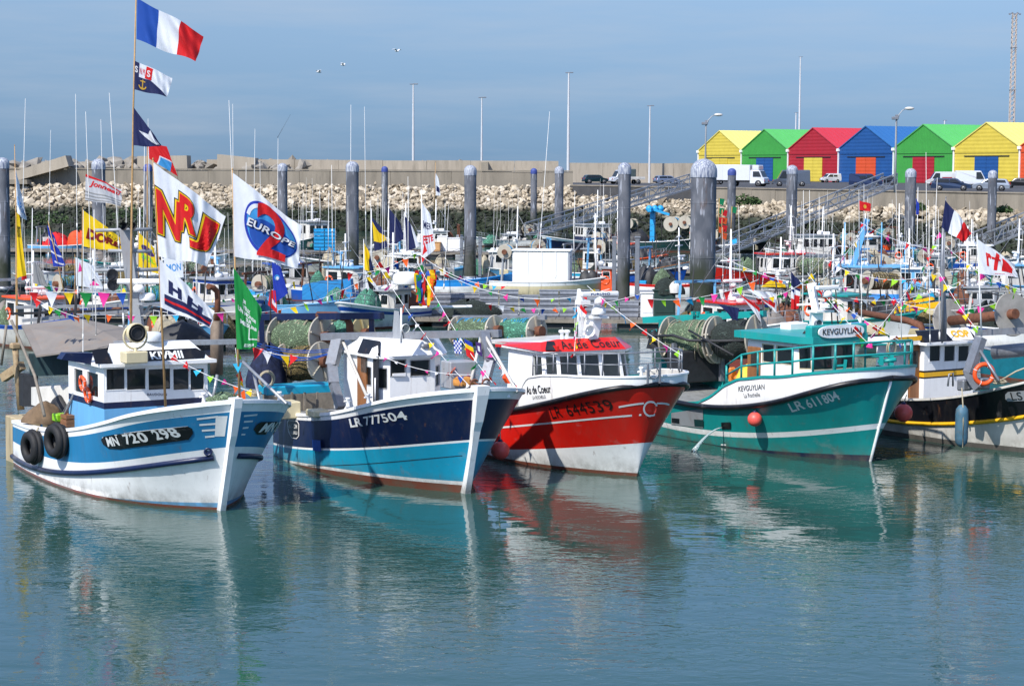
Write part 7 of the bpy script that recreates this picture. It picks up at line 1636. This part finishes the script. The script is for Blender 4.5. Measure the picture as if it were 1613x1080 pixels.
# ================================================================ FLAGS, POLES AND BUNTING
C_ = dict(white=cloth('white', 232, 234, 238), blue=cloth('flag blue', 24, 78, 168), red=cloth('flag red', 214, 24, 30), navy=cloth('flag navy', 26, 36, 84), yellow=cloth('flag yellow', 246, 206, 16), green=cloth('flag green', 18, 140, 62), black=cloth('flag black', 22, 22, 28), sky=cloth('flag sky', 60, 150, 214), orange=cloth('flag orange', 240, 96, 24), pink=cloth('flag pink', 236, 50, 150), lime=cloth('flag lime', 150, 210, 40), cyan=cloth('flag cyan', 30, 170, 214), grey=cloth('flag grey', 150, 150, 150), purple=cloth('flag purple', 70, 40, 110), silver=cloth('flag silver', 198, 198, 200), royal=cloth('flag royal', 30, 60, 170), gold=cloth('flag gold', 214, 170, 60))
class Flag:
    def __init__(s, ht, ft, fb, hb, D, label, base='white', amp=.05, k=1.6, ph=0, dd=0.0, cols=None, group='flags flown from the boats', nu=40, nv=24, sagv=0.0):
        s.c = [W(*ht, D), W(*ft, D + dd), W(*fb, D + dd), W(*hb, D)]; s.ph, s.k = ph, k
        s.w = (s.c[1] - s.c[0]).length; s.amp = amp * 1.35 * s.w
        u, v = (s.c[1] - s.c[0]).normalized(), (s.c[0] - s.c[3]).normalized(); s.n = u.cross(v).normalized(); s.v = v; s.sagv = sagv
        mb = MB(); g = [[s.f(i / nu, j / nv) for i in range(nu + 1)] for j in range(nv + 1)]
        o = s.c[3]; vs = [p - o for r in g for p in r]; fs, ms = [], []
        cols = cols or (lambda u, v: 0)
        for j in range(nv):
            for i in range(nu): fs.append((j * (nu + 1) + i, j * (nu + 1) + i + 1, (j + 1) * (nu + 1) + i + 1, (j + 1) * (nu + 1) + i)); ms.append(cols((i + .5) / nu, (j + .5) / nv))
        mb.add(vs, fs, 0, True); mb.m = ms; s.o = o
        s.ob = tag(mb.build('flag', [C_[b] for b in (base if isinstance(base, (list, tuple)) else [base])], None, o), label, 'flag', group)
    def f(s, u, v, off=0):
        c = s.c; p = (c[3] * (1 - u) + c[2] * u) * (1 - v) + (c[0] * (1 - u) + c[1] * u) * v
        e = u ** .7 if u > 0 else 0
        a = 6.2832 * (s.k * u + .35 * v + s.ph); w_ = math.sin(a) * e + .35 * math.sin(2.3 * a + 1.3 + 3 * v) * e + .3 * math.sin(6.28 * (1.3 * v + 1.7 * u) + s.ph * 9) * e
        p = p + s.n * (s.amp * (w_ + .22 * math.sin(2.9 * a + 5 * v) * e + .16 * math.sin(5.1 * a - 4 * v + 1) * e) + off) + s.v * (s.amp * .35 * math.sin(a * .9 + 1) * e - s.sagv * u * (1 - u) * s.w)
        return p
    def text(s, txt, box, m_, layer=1, off=.02, sp=1.0, shear=0, slant=0.0, name='lettering'):
        u0, u1, v0, v1 = box
        return put_text(txt, lambda a, b: s.f(u0 + (u1 - u0) * (a + slant * b), v0 + (v1 - v0) * b, .006 * layer * max(1, s.w)) - s.o, name, C_[m_] if isinstance(m_, str) else m_, s.ob, off, sp, .055, shear)
    def poly(s, pts, m_, layer=1, name='emblem'):
        bm = bmesh.new(); bm.faces.new([bm.verts.new((x, y, 0)) for x, y in pts]); bmesh.ops.triangulate(bm, faces=bm.faces[:])
        for _ in range(6):
            es = [e for e in bm.edges if e.calc_length() > .035]
            if not es: break
            bmesh.ops.subdivide_edges(bm, edges=es, cuts=1); bmesh.ops.triangulate(bm, faces=bm.faces[:])
        bm.verts.index_update(); mb = MB(); mb.add([s.f(v.co.x, v.co.y, .006 * layer * max(1, s.w)) - s.o for v in bm.verts], [tuple(v.index for v in f.verts) for f in bm.faces], 0, True); bm.free()
        return mb.build(name, C_[m_] if isinstance(m_, str) else m_, s.ob)
def ell(cx, cy, rx, ry, n=40, a0=0, a1=6.2832): return [(cx + rx * math.cos(a0 + (a1 - a0) * i / n), cy + ry * math.sin(a0 + (a1 - a0) * i / n)) for i in range(n if abs(a1 - a0 - 6.2832) < .01 else n + 1)]
def arc(cx, cy, rx, ry, w_, a0, a1, n=20): return ell(cx, cy, rx, ry, n, a0, a1) + ell(cx, cy, rx - w_, ry - w_, n, a0, a1)[::-1]
def pole(pts, D, r, label, m_=bamboo, group='flag poles on the boats', name='flagpole'):
    P = [W(x, y, D) for x, y in pts]; n = len(P); mb = MB(); mb.tube(P, [r * (1 - .55 * i / (n - 1)) for i in range(n)], 8)
    mb.lathe(P[-1], [(r * .5, 0), (r * .7, .02), (.005, .06)], 8); return mb.thing(name, m_, label, 'flag pole', group)
third = lambda u, v: 0 if u < .335 else 1 if u < .665 else 2
# -- on the blue trawler
pole([(206, 545), (207, 380), (210, 170), (215, -30)], 55.5, .04, 'tallest bamboo pole, flying the large French flag at the top left')
Flag((216, -3), (319, 54), (309, 99), (215, 62), 55.4, 'large blue, white and red French flag at the top of the tallest pole', ['blue', 'white', 'red'], .06, 1.3, .1, cols=third)
F = Flag((212.5, 96), (271, 122), (263, 153), (211.5, 141), 55.4, 'white flag with dark blue foot, gold anchor and red letter panel', 'white', .05, 1.2, .3)
F.poly([(0, 0), (1, 0), (.86, .18), (.45, .50), (0, .50)], 'navy'); F.poly([(0, .5), (.12, .5), (.12, 1), (0, 1)], 'navy', 1); F.poly([(.28, .52), (.48, .5), (.5, .97), (.32, .98)], 'red')
F.text('S', (.01, .09, .62, .85), 'white', 2, .03); F.text('N M', (.14, .27, .62, .85), 'red', 2, .0); F.text('S', (.34, .44, .6, .86), 'white', 2, .03)
F.poly(arc(.24, .24, .12, .17, .035, 3.3, 6.1), 'gold', 2); F.poly([(.225, .08), (.255, .08), (.255, .44), (.225, .44)], 'gold', 2); F.poly([(.17, .36), (.31, .36), (.31, .4), (.17, .4)], 'gold', 2)
F = Flag((210.5, 169), (254, 228), (251, 232), (210, 229), 55.4, 'dark blue flag with a white star arrow under the anchor flag', 'navy', .04, 1.1, .2)
F.poly([(.2, .5), (.55, .62), (.62, .98), (.75, .75), (.97, .6), (.9, .2), (.62, .35)], 'white')
pole([(261, 648), (252, 440), (241, 252)], 53.2, .036, 'bamboo pole carrying the white flag with big red letters')
F = Flag((241.5, 256), (356, 340), (324, 418), (250, 404), 53.1, 'big white flag with bold red letters edged in yellow and black', 'white', .045, 1.5, .15, nu=56, nv=36)
for l_, (c_, of) in enumerate((('black', .10), ('yellow', .072), ('red', .035))):
    F.text('N', (.02 - .012 * (2 - l_), .42 + .012 * (2 - l_), .26 - .014 * (2 - l_), .74 + .014 * (2 - l_)), c_, 1 + l_, of); F.text('R', (.37 - .012 * (2 - l_), .70 + .012 * (2 - l_), .40 - .014 * (2 - l_), .86 + .014 * (2 - l_)), c_, 1 + l_ + .3, of); F.text('J', (.60 - .012 * (2 - l_), .94 + .012 * (2 - l_), .22 - .014 * (2 - l_), .80 + .014 * (2 - l_)), c_, 1 + l_ + .6, of)
pole([(378, 640), (372, 480), (366, 268)], 51.6, .036, 'bamboo pole at the bow with the blue disc flag and the green flag')
F = Flag((366.5, 272), (476, 358), (468, 420), (369, 404), 51.5, 'big white flag with a blue disc, red numeral 2 and white word', 'white', .045, 1.3, .55, nu=56, nv=36)
F.poly(ell(.56, .50, .40, .42, 60), 'royal', 1); F.poly(ell(.57, .50, .37, .37, 60), 'sky', 2); F.poly(ell(.58, .40, .34, .26, 50), 'blue', 2.5); F.poly(arc(.56, .52, .37, .36, .05, 1.2, 2.9), 'white', 3)
F.text('2', (.36, .80, .07, .93), 'red', 4, .02)
F.text('EUROPE', (.20, .94, .44, .575), 'navy', 5, .05, 1.0, .25); F.text('EUROPE', (.20, .94, .45, .57), 'white', 6, .02, 1.0, .25)
F = Flag((368, 421), (413, 488), (405, 547), (373, 550), 51.5, 'green flag with white words and a white corner bracket, right of the bow pole', 'green', .07, .9, .2)
for tx, (a, b_, c_, d_) in (('JE', (.30, .42, .68, .745)), ('VEUX', (.30, .6, .60, .665)), ('UN MONDE', (.12, .86, .52, .585)), ('SUR', (.42, .66, .44, .505)), ('MESURE', (.2, .92, .36, .425))): F.text(tx, (a, b_, c_, d_), 'white', 1, .04)
F.poly([(.55, .16), (1, .16), (1, .185), (.59, .185), (.59, .36), (.55, .36)], 'white'); F.poly([(.34, .035), (.80, .035), (.80, .085), (.38, .085)], 'white'); F.text('FOAT', (.42, .76, .042, .078), 'green', 2, .02)
F = Flag((251, 408), (338, 490), (330, 515), (253, 484), 53.1, 'white flag with navy letters and navy and red stripes below the red lettered flag', 'white', .05, 1.3, .4)
F.poly([(.08, .12), (.98, .08), (.98, .5), (.08, .34)], 'navy'); F.poly([(.08, .2), (.98, .23), (.98, .32), (.08, .25)], 'red', 2); F.text('H H', (.16, .8, .42, .72), 'navy', 1, .06)
F = Flag((257, 400), (286, 400), (290, 437), (262, 440), 94, 'small pale flag with blue letters tucked behind the striped flag', 'white', .05, 1, .2); F.text('MON', (.1, .9, .3, .6), 'sky', 1, .02)
pole([(232, 470), (232, 225)], 70, .03, 'slim pole behind the mast flying the red and sky blue pennant'); F = Flag((232, 226), (262, 230), (280, 278), (235, 250), 70, 'red and sky blue pennant just below the star flag', 'red', .05, 1, .5); F.poly([(.3, 0), (.75, 0), (.95, .45), (.5, .45)], 'sky'); F.poly([(.26, .0), (.31, .0), (.52, .45), (.97, .45), (.97, .5), (.48, .5)], 'white')
# -- left group
pole([(28, 620), (27, 440), (23, 230)], 75, .03, 'slim pole at the far left with the tall pale flag'); F = Flag((24, 262), (38, 330), (41, 345), (27, 337), 75, 'narrow pale flag with blue letters drooping at the far left', 'white', .1, .8); F.text('MARINE', (.1, .9, .2, .5), 'sky', 1, .02)
pole([(26, 620), (25, 334)], 72, .03, 'pole at the far left carrying the long yellow banner'); F = Flag((26, 334), (30, 338), (41, 433), (27, 438), 72, 'long narrow yellow banner hanging at the far left', 'yellow', .25, .7); F.text('PORT', (.15, .85, .62, .8), 'black', 1, .02); F.poly([(.5, -.06), (1, -.06), (1, .0), (.5, .0)], 'red')
F = Flag((135, 274), (192, 298), (190, 324), (134, 315), 60, 'silver flag with red script and grey bars strung between white aerials', 'silver', .05, 1.4, .3); F.text('Jonneau', (.1, .95, .55, .85), 'red', 1, .03, 1, .3); F.poly([(0, .9), (.6, .94), (1, .78), (1, .86), (.6, 1), (0, 1)], 'red')
for q in (.05, .18, .31): F.poly([(0, q), (1, q), (1, q + .05), (0, q + .05)], 'grey')
pole([(129, 470), (130, 328)], 80, .025, 'thin pole of the large yellow flag at left'); F = Flag((131, 331), (193, 376), (195, 398), (130, 388), 80, 'large yellow flag with dark red lettering at left', 'yellow', .05, 1.4, .2); F.text('DORE', (.08, .95, .25, .6), cloth('dark red', 130, 24, 20), 1, .06, 1, .2); F.text('EAUX', (.6, .9, .62, .78), 'black', 1, .0)
pole([(218, 480), (218, 362)], 78, .025, 'thin pole of the small yellow flag behind the grey mast'); F = Flag((219, 366), (242, 390), (250, 432), (218, 420), 78, 'small yellow flag with a purple and green badge behind the grey mast', 'yellow', .05, 1, .1); F.poly(ell(.55, .66, .4, .13), 'purple'); F.text('SOL', (.15, .9, .3, .48), 'lime', 1, .06)
pole([(110, 500), (76, 350)], 82, .03, 'leaning thin pole of the blue patterned flag'); F = Flag((74, 354), (86, 372), (103, 418), (84, 420), 82, 'bright blue flag with white cross strokes, hanging folded at left', 'royal', .12, 1); [F.poly(p_, 'white') for p_ in ([(0, .7), (1, .55), (1, .6), (0, .75)], [(0, .35), (1, .25), (1, .3), (0, .4)], [(.3, .45), (.36, .45), (.8, .85), (.7, .85)], [(.2, .1), (.9, .02), (.9, .07), (.2, .15)])]
pole([(49, 520), (51, 330)], 74, .028, 'white pole carrying the grey flag at left', white_plastic); F = Flag((52, 411), (68, 428), (75, 452), (52, 446), 74, 'weathered grey flag drooping from a white pole at left', 'grey', .08, 1)
pole([(118, 520), (118, 402)], 86, .025, 'thin pole of the white flag with blue and pink marks'); F = Flag((119, 405), (150, 420), (163, 455), (120, 450), 86, 'white flag with pink and blue marks left of the grey mast', 'white', .06, 1.2); F.poly([(.1, .5), (.3, .6), (.2, .9)], 'pink'); F.poly([(.6, .3), (.8, .25), (.75, .4)], 'navy'); F.poly([(.5, .1), (.9, .12), (.7, .3)], 'pink', 2)
pole([(425, 580), (427, 405)], 64, .028, 'dark pole at the navy trawler gantry with blue flag and red pennant', darkm); F = Flag((428, 413), (442, 420), (454, 462), (432, 477), 64, 'deep blue flag with a small pale badge over the navy gantry', 'royal', .1, 1, .2); F.poly(ell(.4, .62, .25, .08), 'sky'); F.poly(ell(.42, .6, .14, .05), 'white', 2)
F = Flag((426, 456), (434, 458), (437, 494), (422, 480), 64, 'small red and white pennant hanging below the deep blue flag', 'red', .1, 1); F.poly([(.4, .3), (.9, .2), (.95, .4), (.4, .55)], 'white')
# -- middle group
pole([(586, 440), (585, 330)], 118, .04, 'white pole of the yellow and navy flag in the middle', white_plastic); F = Flag((586, 342), (604, 362), (611, 388), (590, 396), 118, 'yellow and navy flag in the middle, leftmost of three on white poles', 'navy', .05, 1); F.poly([(0, .3), (.5, .25), (1, .35), (1, .62), (.5, .66), (0, .88)], 'yellow')
pole([(611, 460), (612, 325)], 116, .04, 'white pole of the plain navy flag', white_plastic); F = Flag((613, 328), (630, 350), (638, 376), (614, 389), 116, 'plain navy flag between the yellow and the white streaked ones', 'navy', .05, 1, .4)
pole([(636, 470), (637, 335)], 114, .04, 'white pole of the navy flag with white fly', white_plastic); F = Flag((638, 340), (650, 358), (661, 388), (640, 396), 114, 'navy flag with a white outer edge, right of the plain navy flag', ['navy', 'white'], .05, 1, .2, cols=lambda u, v: 0 if u < .72 else 1)
pole([(664, 470), (664, 300)], 112, .04, 'taller white pole of the narrow white flag with red writing', white_plastic); F = Flag((664, 318), (678, 338), (686, 392), (665, 410), 112, 'narrow white flag with red and blue writing in the middle', 'white', .07, 1); F.text('MER', (.15, .9, .55, .7), 'navy', 1, .02); F.text('FETE', (.1, .95, .25, .42), 'red', 1, .04); F.poly([(.02, .08), (.4, .1), (.2, .3)], 'red')
F = Flag((574, 383), (582, 398), (590, 430), (574, 425), 112, 'small folded yellow and navy flag low in the middle', 'yellow', .12, 1); F.poly([(.5, 0), (1, 0), (1, .9), (.55, .5)], 'navy')
pole([(574, 495), (573, 378)], 112, .04, 'pole of the folded yellow flag and the black and white flag', white_plastic); F = Flag((575, 425), (592, 448), (606, 474), (576, 474), 112, 'black and white diagonal flag low in the middle', 'white', .05, 1); F.poly([(.1, .85), (.6, .7), (1, .3), (1, 0), (.6, .05), (.25, .5)], 'black')
pole([(684, 330), (686, 256)], 200, .05, 'far thin pole with a small white and blue flag before the rubble'); F = Flag((685, 270), (691, 282), (694, 308), (687, 308), 200, 'tiny white and blue flag against the pale rubble', 'white', .06, 1); F.poly([(.1, .2), (.9, .15), (.9, .45), (.2, .45)], 'navy')
root = empty('rag_bundle', W(668, 482, 110), 0, 'bundle of orange, yellow and green oilskin rags in the middle', 'rags')
for i in range(30):
    c_ = RN.choice(['orange', 'orange', 'yellow', 'yellow', 'green', 'blue', 'red']); px = 655 + RN.uniform(0, 32); a = W(px, 424 + RN.uniform(0, 14), 110 + RN.uniform(-.4, .4)) - root.location; d_ = RN.uniform(.4, 1.7); mb = MB(); n = 6
    vs = [a + Vector((RN.uniform(-.05, .05) + (.09 if k else -.09) * (1 + .3 * math.sin(j)), RN.uniform(-.1, .1), -d_ * j / n)) for j in range(n + 1) for k in (0, 1)]; mb.add(vs, [(2 * j, 2 * j + 1, 2 * j + 3, 2 * j + 2) for j in range(n)], 0, True); mb.build('rag', C_[c_], root)
# -- right group
pole([(1484, 540), (1490, 312)], 64.8, .03, 'galvanised pole of the French flag on the right', galv); Flag((1489, 315), (1532, 366), (1517, 383), (1483, 358), 64.7, 'French flag on the right side, above the black trawler', ['navy', 'white', 'red'], .06, 1.2, .3, cols=third)
pole([(1546, 530), (1543, 450), (1539, 370)], 62.5, .03, 'white pole of the flag with red lower case letters', white_plastic); F = Flag((1539, 376), (1598, 415), (1605, 437), (1542, 431), 62.4, 'white flag with three red strokes and letters at the right edge', 'white', .04, 1.4, .2, nu=48)
F.text('r', (.22, .36, .3, .75), 'red', 1, .04); F.poly([(.38, .2), (.47, .2), (.58, .9), (.49, .92)], 'red'); F.poly([(.36, .6), (.58, .62), (.58, .7), (.36, .68)], 'red', 2); F.poly([(.58, .2), (.85, .18), (.9, .55), (.82, .78), (.66, .85)], 'red'); F.text('www.infos', (.4, .9, .06, .11), 'red', 1, 0)
pole([(1354, 420), (1353, 300)], 120, .035, 'thin pole of the small red flag above the pale blue mast', steel_grey); F = Flag((1353.5, 316), (1372, 321), (1371, 333), (1354, 331), 119.8, 'small red flag with a gold badge above the pale blue mast', 'red', .05, 1.2); F.poly(ell(.5, .5, .14, .22), 'gold')
pole([(1444, 420), (1446, 296)], 150, .04, 'thin pole of the small blue flag before the pile', white_plastic); F = Flag((1443, 312), (1448, 322), (1447, 338), (1443, 338), 149, 'small blue starred flag in front of a pile at right', 'royal', .06, 1)
pole([(1266, 520), (1241, 420)], 80, .03, 'leaning pole of the limp French flag behind the teal trawler', steel_grey); Flag((1246, 427), (1261, 445), (1258, 486), (1246, 487), 79.8, 'limp French flag hanging behind the teal trawler mast', ['navy', 'white', 'red'], .1, 1, cols=lambda u, v: 0 if v > .62 else 1 if u < .4 and v > .3 or v > .45 else 2)
F = Flag((1214, 441), (1236, 448), (1238, 456), (1198, 452), 100, 'yellow and black flag spread flat over the royal blue boat', 'yellow', .05, 1); F.poly([(0, 0), (1, 0), (1, .35), (.5, .25)], 'black')
F = Flag((1130, 478), (1165, 486), (1160, 520), (1150, 496), 68.5, 'dark navy flag trailing over the teal gantry', 'navy', .08, 1); F = Flag((1165, 462), (1196, 484), (1200, 515), (1190, 495), 68.2, 'white flag with red and black edges curling over the teal gantry', 'white', .08, 1.2); F.poly([(0, 0), (.9, 0), (.95, .2), (0, .15)], 'black'); F.poly([(0, .8), (1, .75), (1, 1), (0, 1)], 'red')
F = Flag((1176, 455), (1222, 462), (1224, 494), (1204, 476), 90, 'white and red streamer flag right of the teal gantry', 'white', .08, 1.2); F.poly([(.2, .3), (.9, .2), (.95, .5), (.3, .6)], 'red')
for k, (q, lab, D) in enumerate((([(714, 535), (727, 537), (727, 557), (716, 556)], 'small blue and white checked flag at the navy trawler gallows', 56), ([(731, 533), (744, 540), (749, 570), (735, 560)], 'striped yellow, blue and red flag beside the checked flag', 55.9), ([(749, 538), (757, 540), (760, 562), (751, 556)], 'small purple flag at the right leg of the gallows', 55.8))):
    F = Flag(*q, D, lab, ['white', 'royal', 'yellow', 'red', 'purple'], .06, 1, cols=(lambda u, v: (int(u * 5) + int(v * 6)) % 2) if k == 0 else (lambda u, v: 1 if v > .75 else 2 if v > .5 else 3) if k == 1 else (lambda u, v: 0 if .3 < u < .7 and .3 < v < .7 else 4))
F = Flag((915, 479), (925, 492), (921, 500), (911, 492), 60, 'tiny red and white flag on the red trawler mast', ['white', 'red'], .05, 1, cols=lambda u, v: 1 if v > .5 else 0)

# -- bunting: strings of little pennants
PCOL = ['red', 'white', 'yellow', 'green', 'pink', 'blue', 'orange', 'lime', 'cyan']
PM = {}
def pennant_mesh(c):
    if c not in PM:
        mb = MB(); n = 4; vs = [(x * (1 - z), .03 * math.sin(z * 4 + x * 2), -z) for z in [i / n for i in range(n + 1)] for x in (-.5, .5)]
        mb.add(vs, [(2 * i, 2 * i + 1, 2 * i + 3, 2 * i + 2) for i in range(n)], 0, True); o = mb.build('pennant', C_[c]); PM[c] = o.data; bpy.data.objects.remove(o)
    return PM[c]
def bunting(a, b, Da, Db, n, label, size=.3, s=.12, cols=None, loose=.5, start=0):
    A_, B_ = W(*a, Da), W(*b, Db); pts = sag(A_, B_, s, 24); root = empty('bunting_string', A_, 0, label, 'bunting', 'strings of coloured pennants over the boats')
    mb = MB(); mb.tube([p - A_ for p in pts], .008 * max(1, Da / 60), 5); mb.build('cord', white_plastic, root)
    d = (B_ - A_).normalized(); yaw = math.atan2(d.y, d.x)
    for i in range(n):
        f = (i + .5) / n; p = sag(A_, B_, s, 200)[int(f * 200)] - A_
        o = bpy.data.objects.new('pennant', pennant_mesh((cols or PCOL)[(i + start) % len(cols or PCOL)])); COL.objects.link(o); o.parent = root; o.location = p
        z = size * RN.uniform(.8, 1.15); o.scale = (z * .8, 1, z); o.rotation_euler = (RN.uniform(-1, 1) * loose, RN.uniform(-1.1, .5) * loose, (RN.uniform(-.5, .5) * loose + (yaw if abs(d.z) < .7 else RN.uniform(-1, 1))))
for q in (((40, 460), (205, 461), 55.5, 55.5, 6, 'row of pennants above the grey canopy of the blue trawler', .38, .0, ['red', 'white', 'yellow', 'green', 'pink', 'blue'], .12),
          ((120, 494), (400, 488), 56, 56, 8, 'second row of pennants below the grey mast of the blue trawler', .26, .1, ['yellow', 'orange', 'pink', 'lime', 'cyan', 'red', 'pink', 'orange'], .3),
          ((55, 470), (125, 500), 57, 57, 7, 'short steep pennant string at the left over the grey canopy', .25, .05, None, .7),
          ((262, 556), (402, 618), 53.5, 52, 7, 'pennants running from the blue trawler roof down to its bow', .24, .1, ['red', 'red', 'cyan', 'lime', 'pink', 'orange', 'yellow'], .9),
          ((371, 548), (380, 625), 51.6, 51.6, 5, 'pennants hanging straight down under the green flag', .26, .02, ['lime', 'cyan', 'red', 'yellow', 'orange'], 1.0),
          ((590, 408), (744, 612), 60, 54.2, 14, 'long pennant string from the yellow flag down to the navy trawler bow', .26, .25, ['red', 'yellow', 'pink', 'green', 'orange', 'blue', 'white'], .9),
          ((657, 412), (775, 602), 60, 54.4, 14, 'pennant string right of the long one, ending at the navy trawler bow', .26, .2, ['green', 'white', 'yellow', 'orange', 'green', 'pink', 'red'], .9),
          ((760, 535), (815, 612), 56.1, 54.6, 9, 'dense short pennants on the right stay of the gallows', .2, .06, ['red', 'white', 'pink', 'navy'], 1.2),
          ((545, 430), (660, 395), 90, 90, 8, 'pennants between the broad pile and the narrow white flag', .35, .3, None, .7),
          ((410, 492), (590, 430), 80, 84, 9, 'pennants rising above the navy net gantry', .33, .3, ['red', 'orange', 'yellow', 'lime', 'pink', 'blue'], .7),
          ((400, 545), (470, 560), 60, 59, 5, 'red, white and blue pennants before the net drums', .4, .1, ['red', 'white', 'blue', 'yellow', 'red'], .7),
          ((600, 560), (745, 590), 56, 54.8, 9, 'small faded pennants across the navy trawler windows', .13, .15, ['pink', 'white', 'red', 'navy'], 1.2),
          ((690, 425), (960, 455), 100, 95, 11, 'pennants in front of the grey fish crates', .35, .9, None, .7),
          ((925, 450), (1075, 560), 60.5, 56.5, 9, 'pennants from the red trawler radar down to its rail', .27, .1, ['yellow', 'pink', 'lime', 'cyan', 'orange', 'red'], .8),
          ((912, 470), (904, 560), 60.6, 59, 6, 'pennants hanging down the red trawler aerial', .27, .02, ['red', 'cyan', 'lime', 'pink', 'yellow'], .8),
          ((1015, 470), (1195, 440), 75, 76, 9, 'pennants across the thickest pile', .32, .3, ['red', 'lime', 'orange', 'cyan', 'green', 'pink'], .7),
          ((1272, 430), (1372, 545), 64.5, 62.5, 13, 'pennants from the teal trawler mast down to its name board', .3, .1, ['yellow', 'white', 'red', 'orange', 'green', 'pink', 'white'], 1.0),
          ((1300, 460), (1425, 540), 66, 63, 12, 'pennants right of the teal trawler mast, reaching its bow rail', .28, .1, ['red', 'yellow', 'green', 'orange', 'blue', 'white', 'pink'], 1.0),
          ((1190, 470), (1285, 430), 78, 76, 9, 'pennants left of the teal trawler mast', .3, .25, None, .8),
          ((1355, 350), (1490, 395), 118, 90, 12, 'pennants from the pale blue mast to the right French flag', .42, .3, ['red', 'white', 'red', 'blue', 'pink'], .8),
          ((1366, 350), (1285, 450), 118, 100, 9, 'pennants falling left from the pale blue mast', .38, .3, None, .8),
          ((1487, 360), (1400, 500), 66, 72, 10, 'pennants falling left from the right French flag pole', .3, .2, ['pink', 'lime', 'red', 'green', 'orange', 'yellow'], .8),
          ((1487, 385), (1605, 455), 66, 60, 10, 'pennants falling right from the right French flag pole', .3, .2, ['pink', 'green', 'blue', 'yellow', 'lime'], .8),
          ((1400, 470), (1610, 462), 72, 68, 12, 'pennants stretched low across the right edge', .3, .5, ['red', 'green', 'pink', 'lime', 'blue', 'orange'], .8),
          ((1300, 410), (1480, 430), 100, 95, 12, 'pennants in front of the blue and white wheelhouse', .4, .6, None, .8),
          ((1480, 430), (1540, 520), 64, 62.5, 8, 'pennants before the rusty net reel', .28, .1, ['pink', 'yellow', 'red', 'lime'], .8),
          ((300, 470), (470, 440), 100, 105, 12, 'pennants strung behind the green flag and the navy gantry', .36, .4, None, .9),
          ((765, 478), (1012, 462), 104, 106, 15, 'second string of pennants low across the fish crates', .34, .5, None, .9),
          ((1140, 405), (1340, 452), 108, 104, 14, 'pennants crossing the red boat and royal blue boat', .36, .5, None, .9),
          ((660, 400), (800, 450), 110, 108, 10, 'pennants from the narrow white flag down to the fish crates', .36, .5, None, .9),
          ((20, 430), (200, 455), 90, 92, 12, 'pennants among the flags at the far left', .34, .4, None, .9),
          ((1340, 470), (1520, 440), 90, 86, 12, 'pennants over the yellow boom', .34, .4, None, .9),
          ((1440, 440), (1372, 530), 66, 64, 8, 'pennants between the teal and the black trawler', .28, .1, ['lime', 'red', 'pink', 'yellow', 'green'], .8)):
    bunting(*q[:6], size=q[6], s=q[7], cols=q[8], loose=q[9])
# -- gulls
for px, py, l in ((625, 82, 'gull gliding high right of the anchor flag'), (540, 104, 'gull in the sky above the left aerials, lower than the other'), (502, 115, 'faint gull farthest left in the open sky')):
    c = W(px, py, 240); mb = MB()
    mb.tube([(-.32, 0, 0), (-.12, 0, .02), (.12, 0, .03), (.3, 0, .02)], [.02, .1, .1, .03], 8)
    for s_ in (-1, 1):
        mb.add([(.1, s_ * .08, .06), (-.1, s_ * .08, .06), (-.08, s_ * .45, .26), (.16, s_ * .45, .26), (-.14, s_ * .95, .16), (-.02, s_ * .92, .16)], [(0, 1, 2, 3), (3, 2, 4, 5)])
        mb.add([(.1, s_ * .08, .03), (-.1, s_ * .08, .03), (-.08, s_ * .45, .235), (.16, s_ * .45, .235), (-.14, s_ * .95, .15), (-.02, s_ * .92, .15)], [(3, 2, 1, 0), (5, 4, 2, 3)])
    o = mb.thing('gull', mat('gull', srgb(206, 206, 206), .8), l, 'gull', 'gulls in the sky'); o.location = c; o.rotation_euler = (0, RN.uniform(-.2, .2), RN.uniform(-.6, .6))
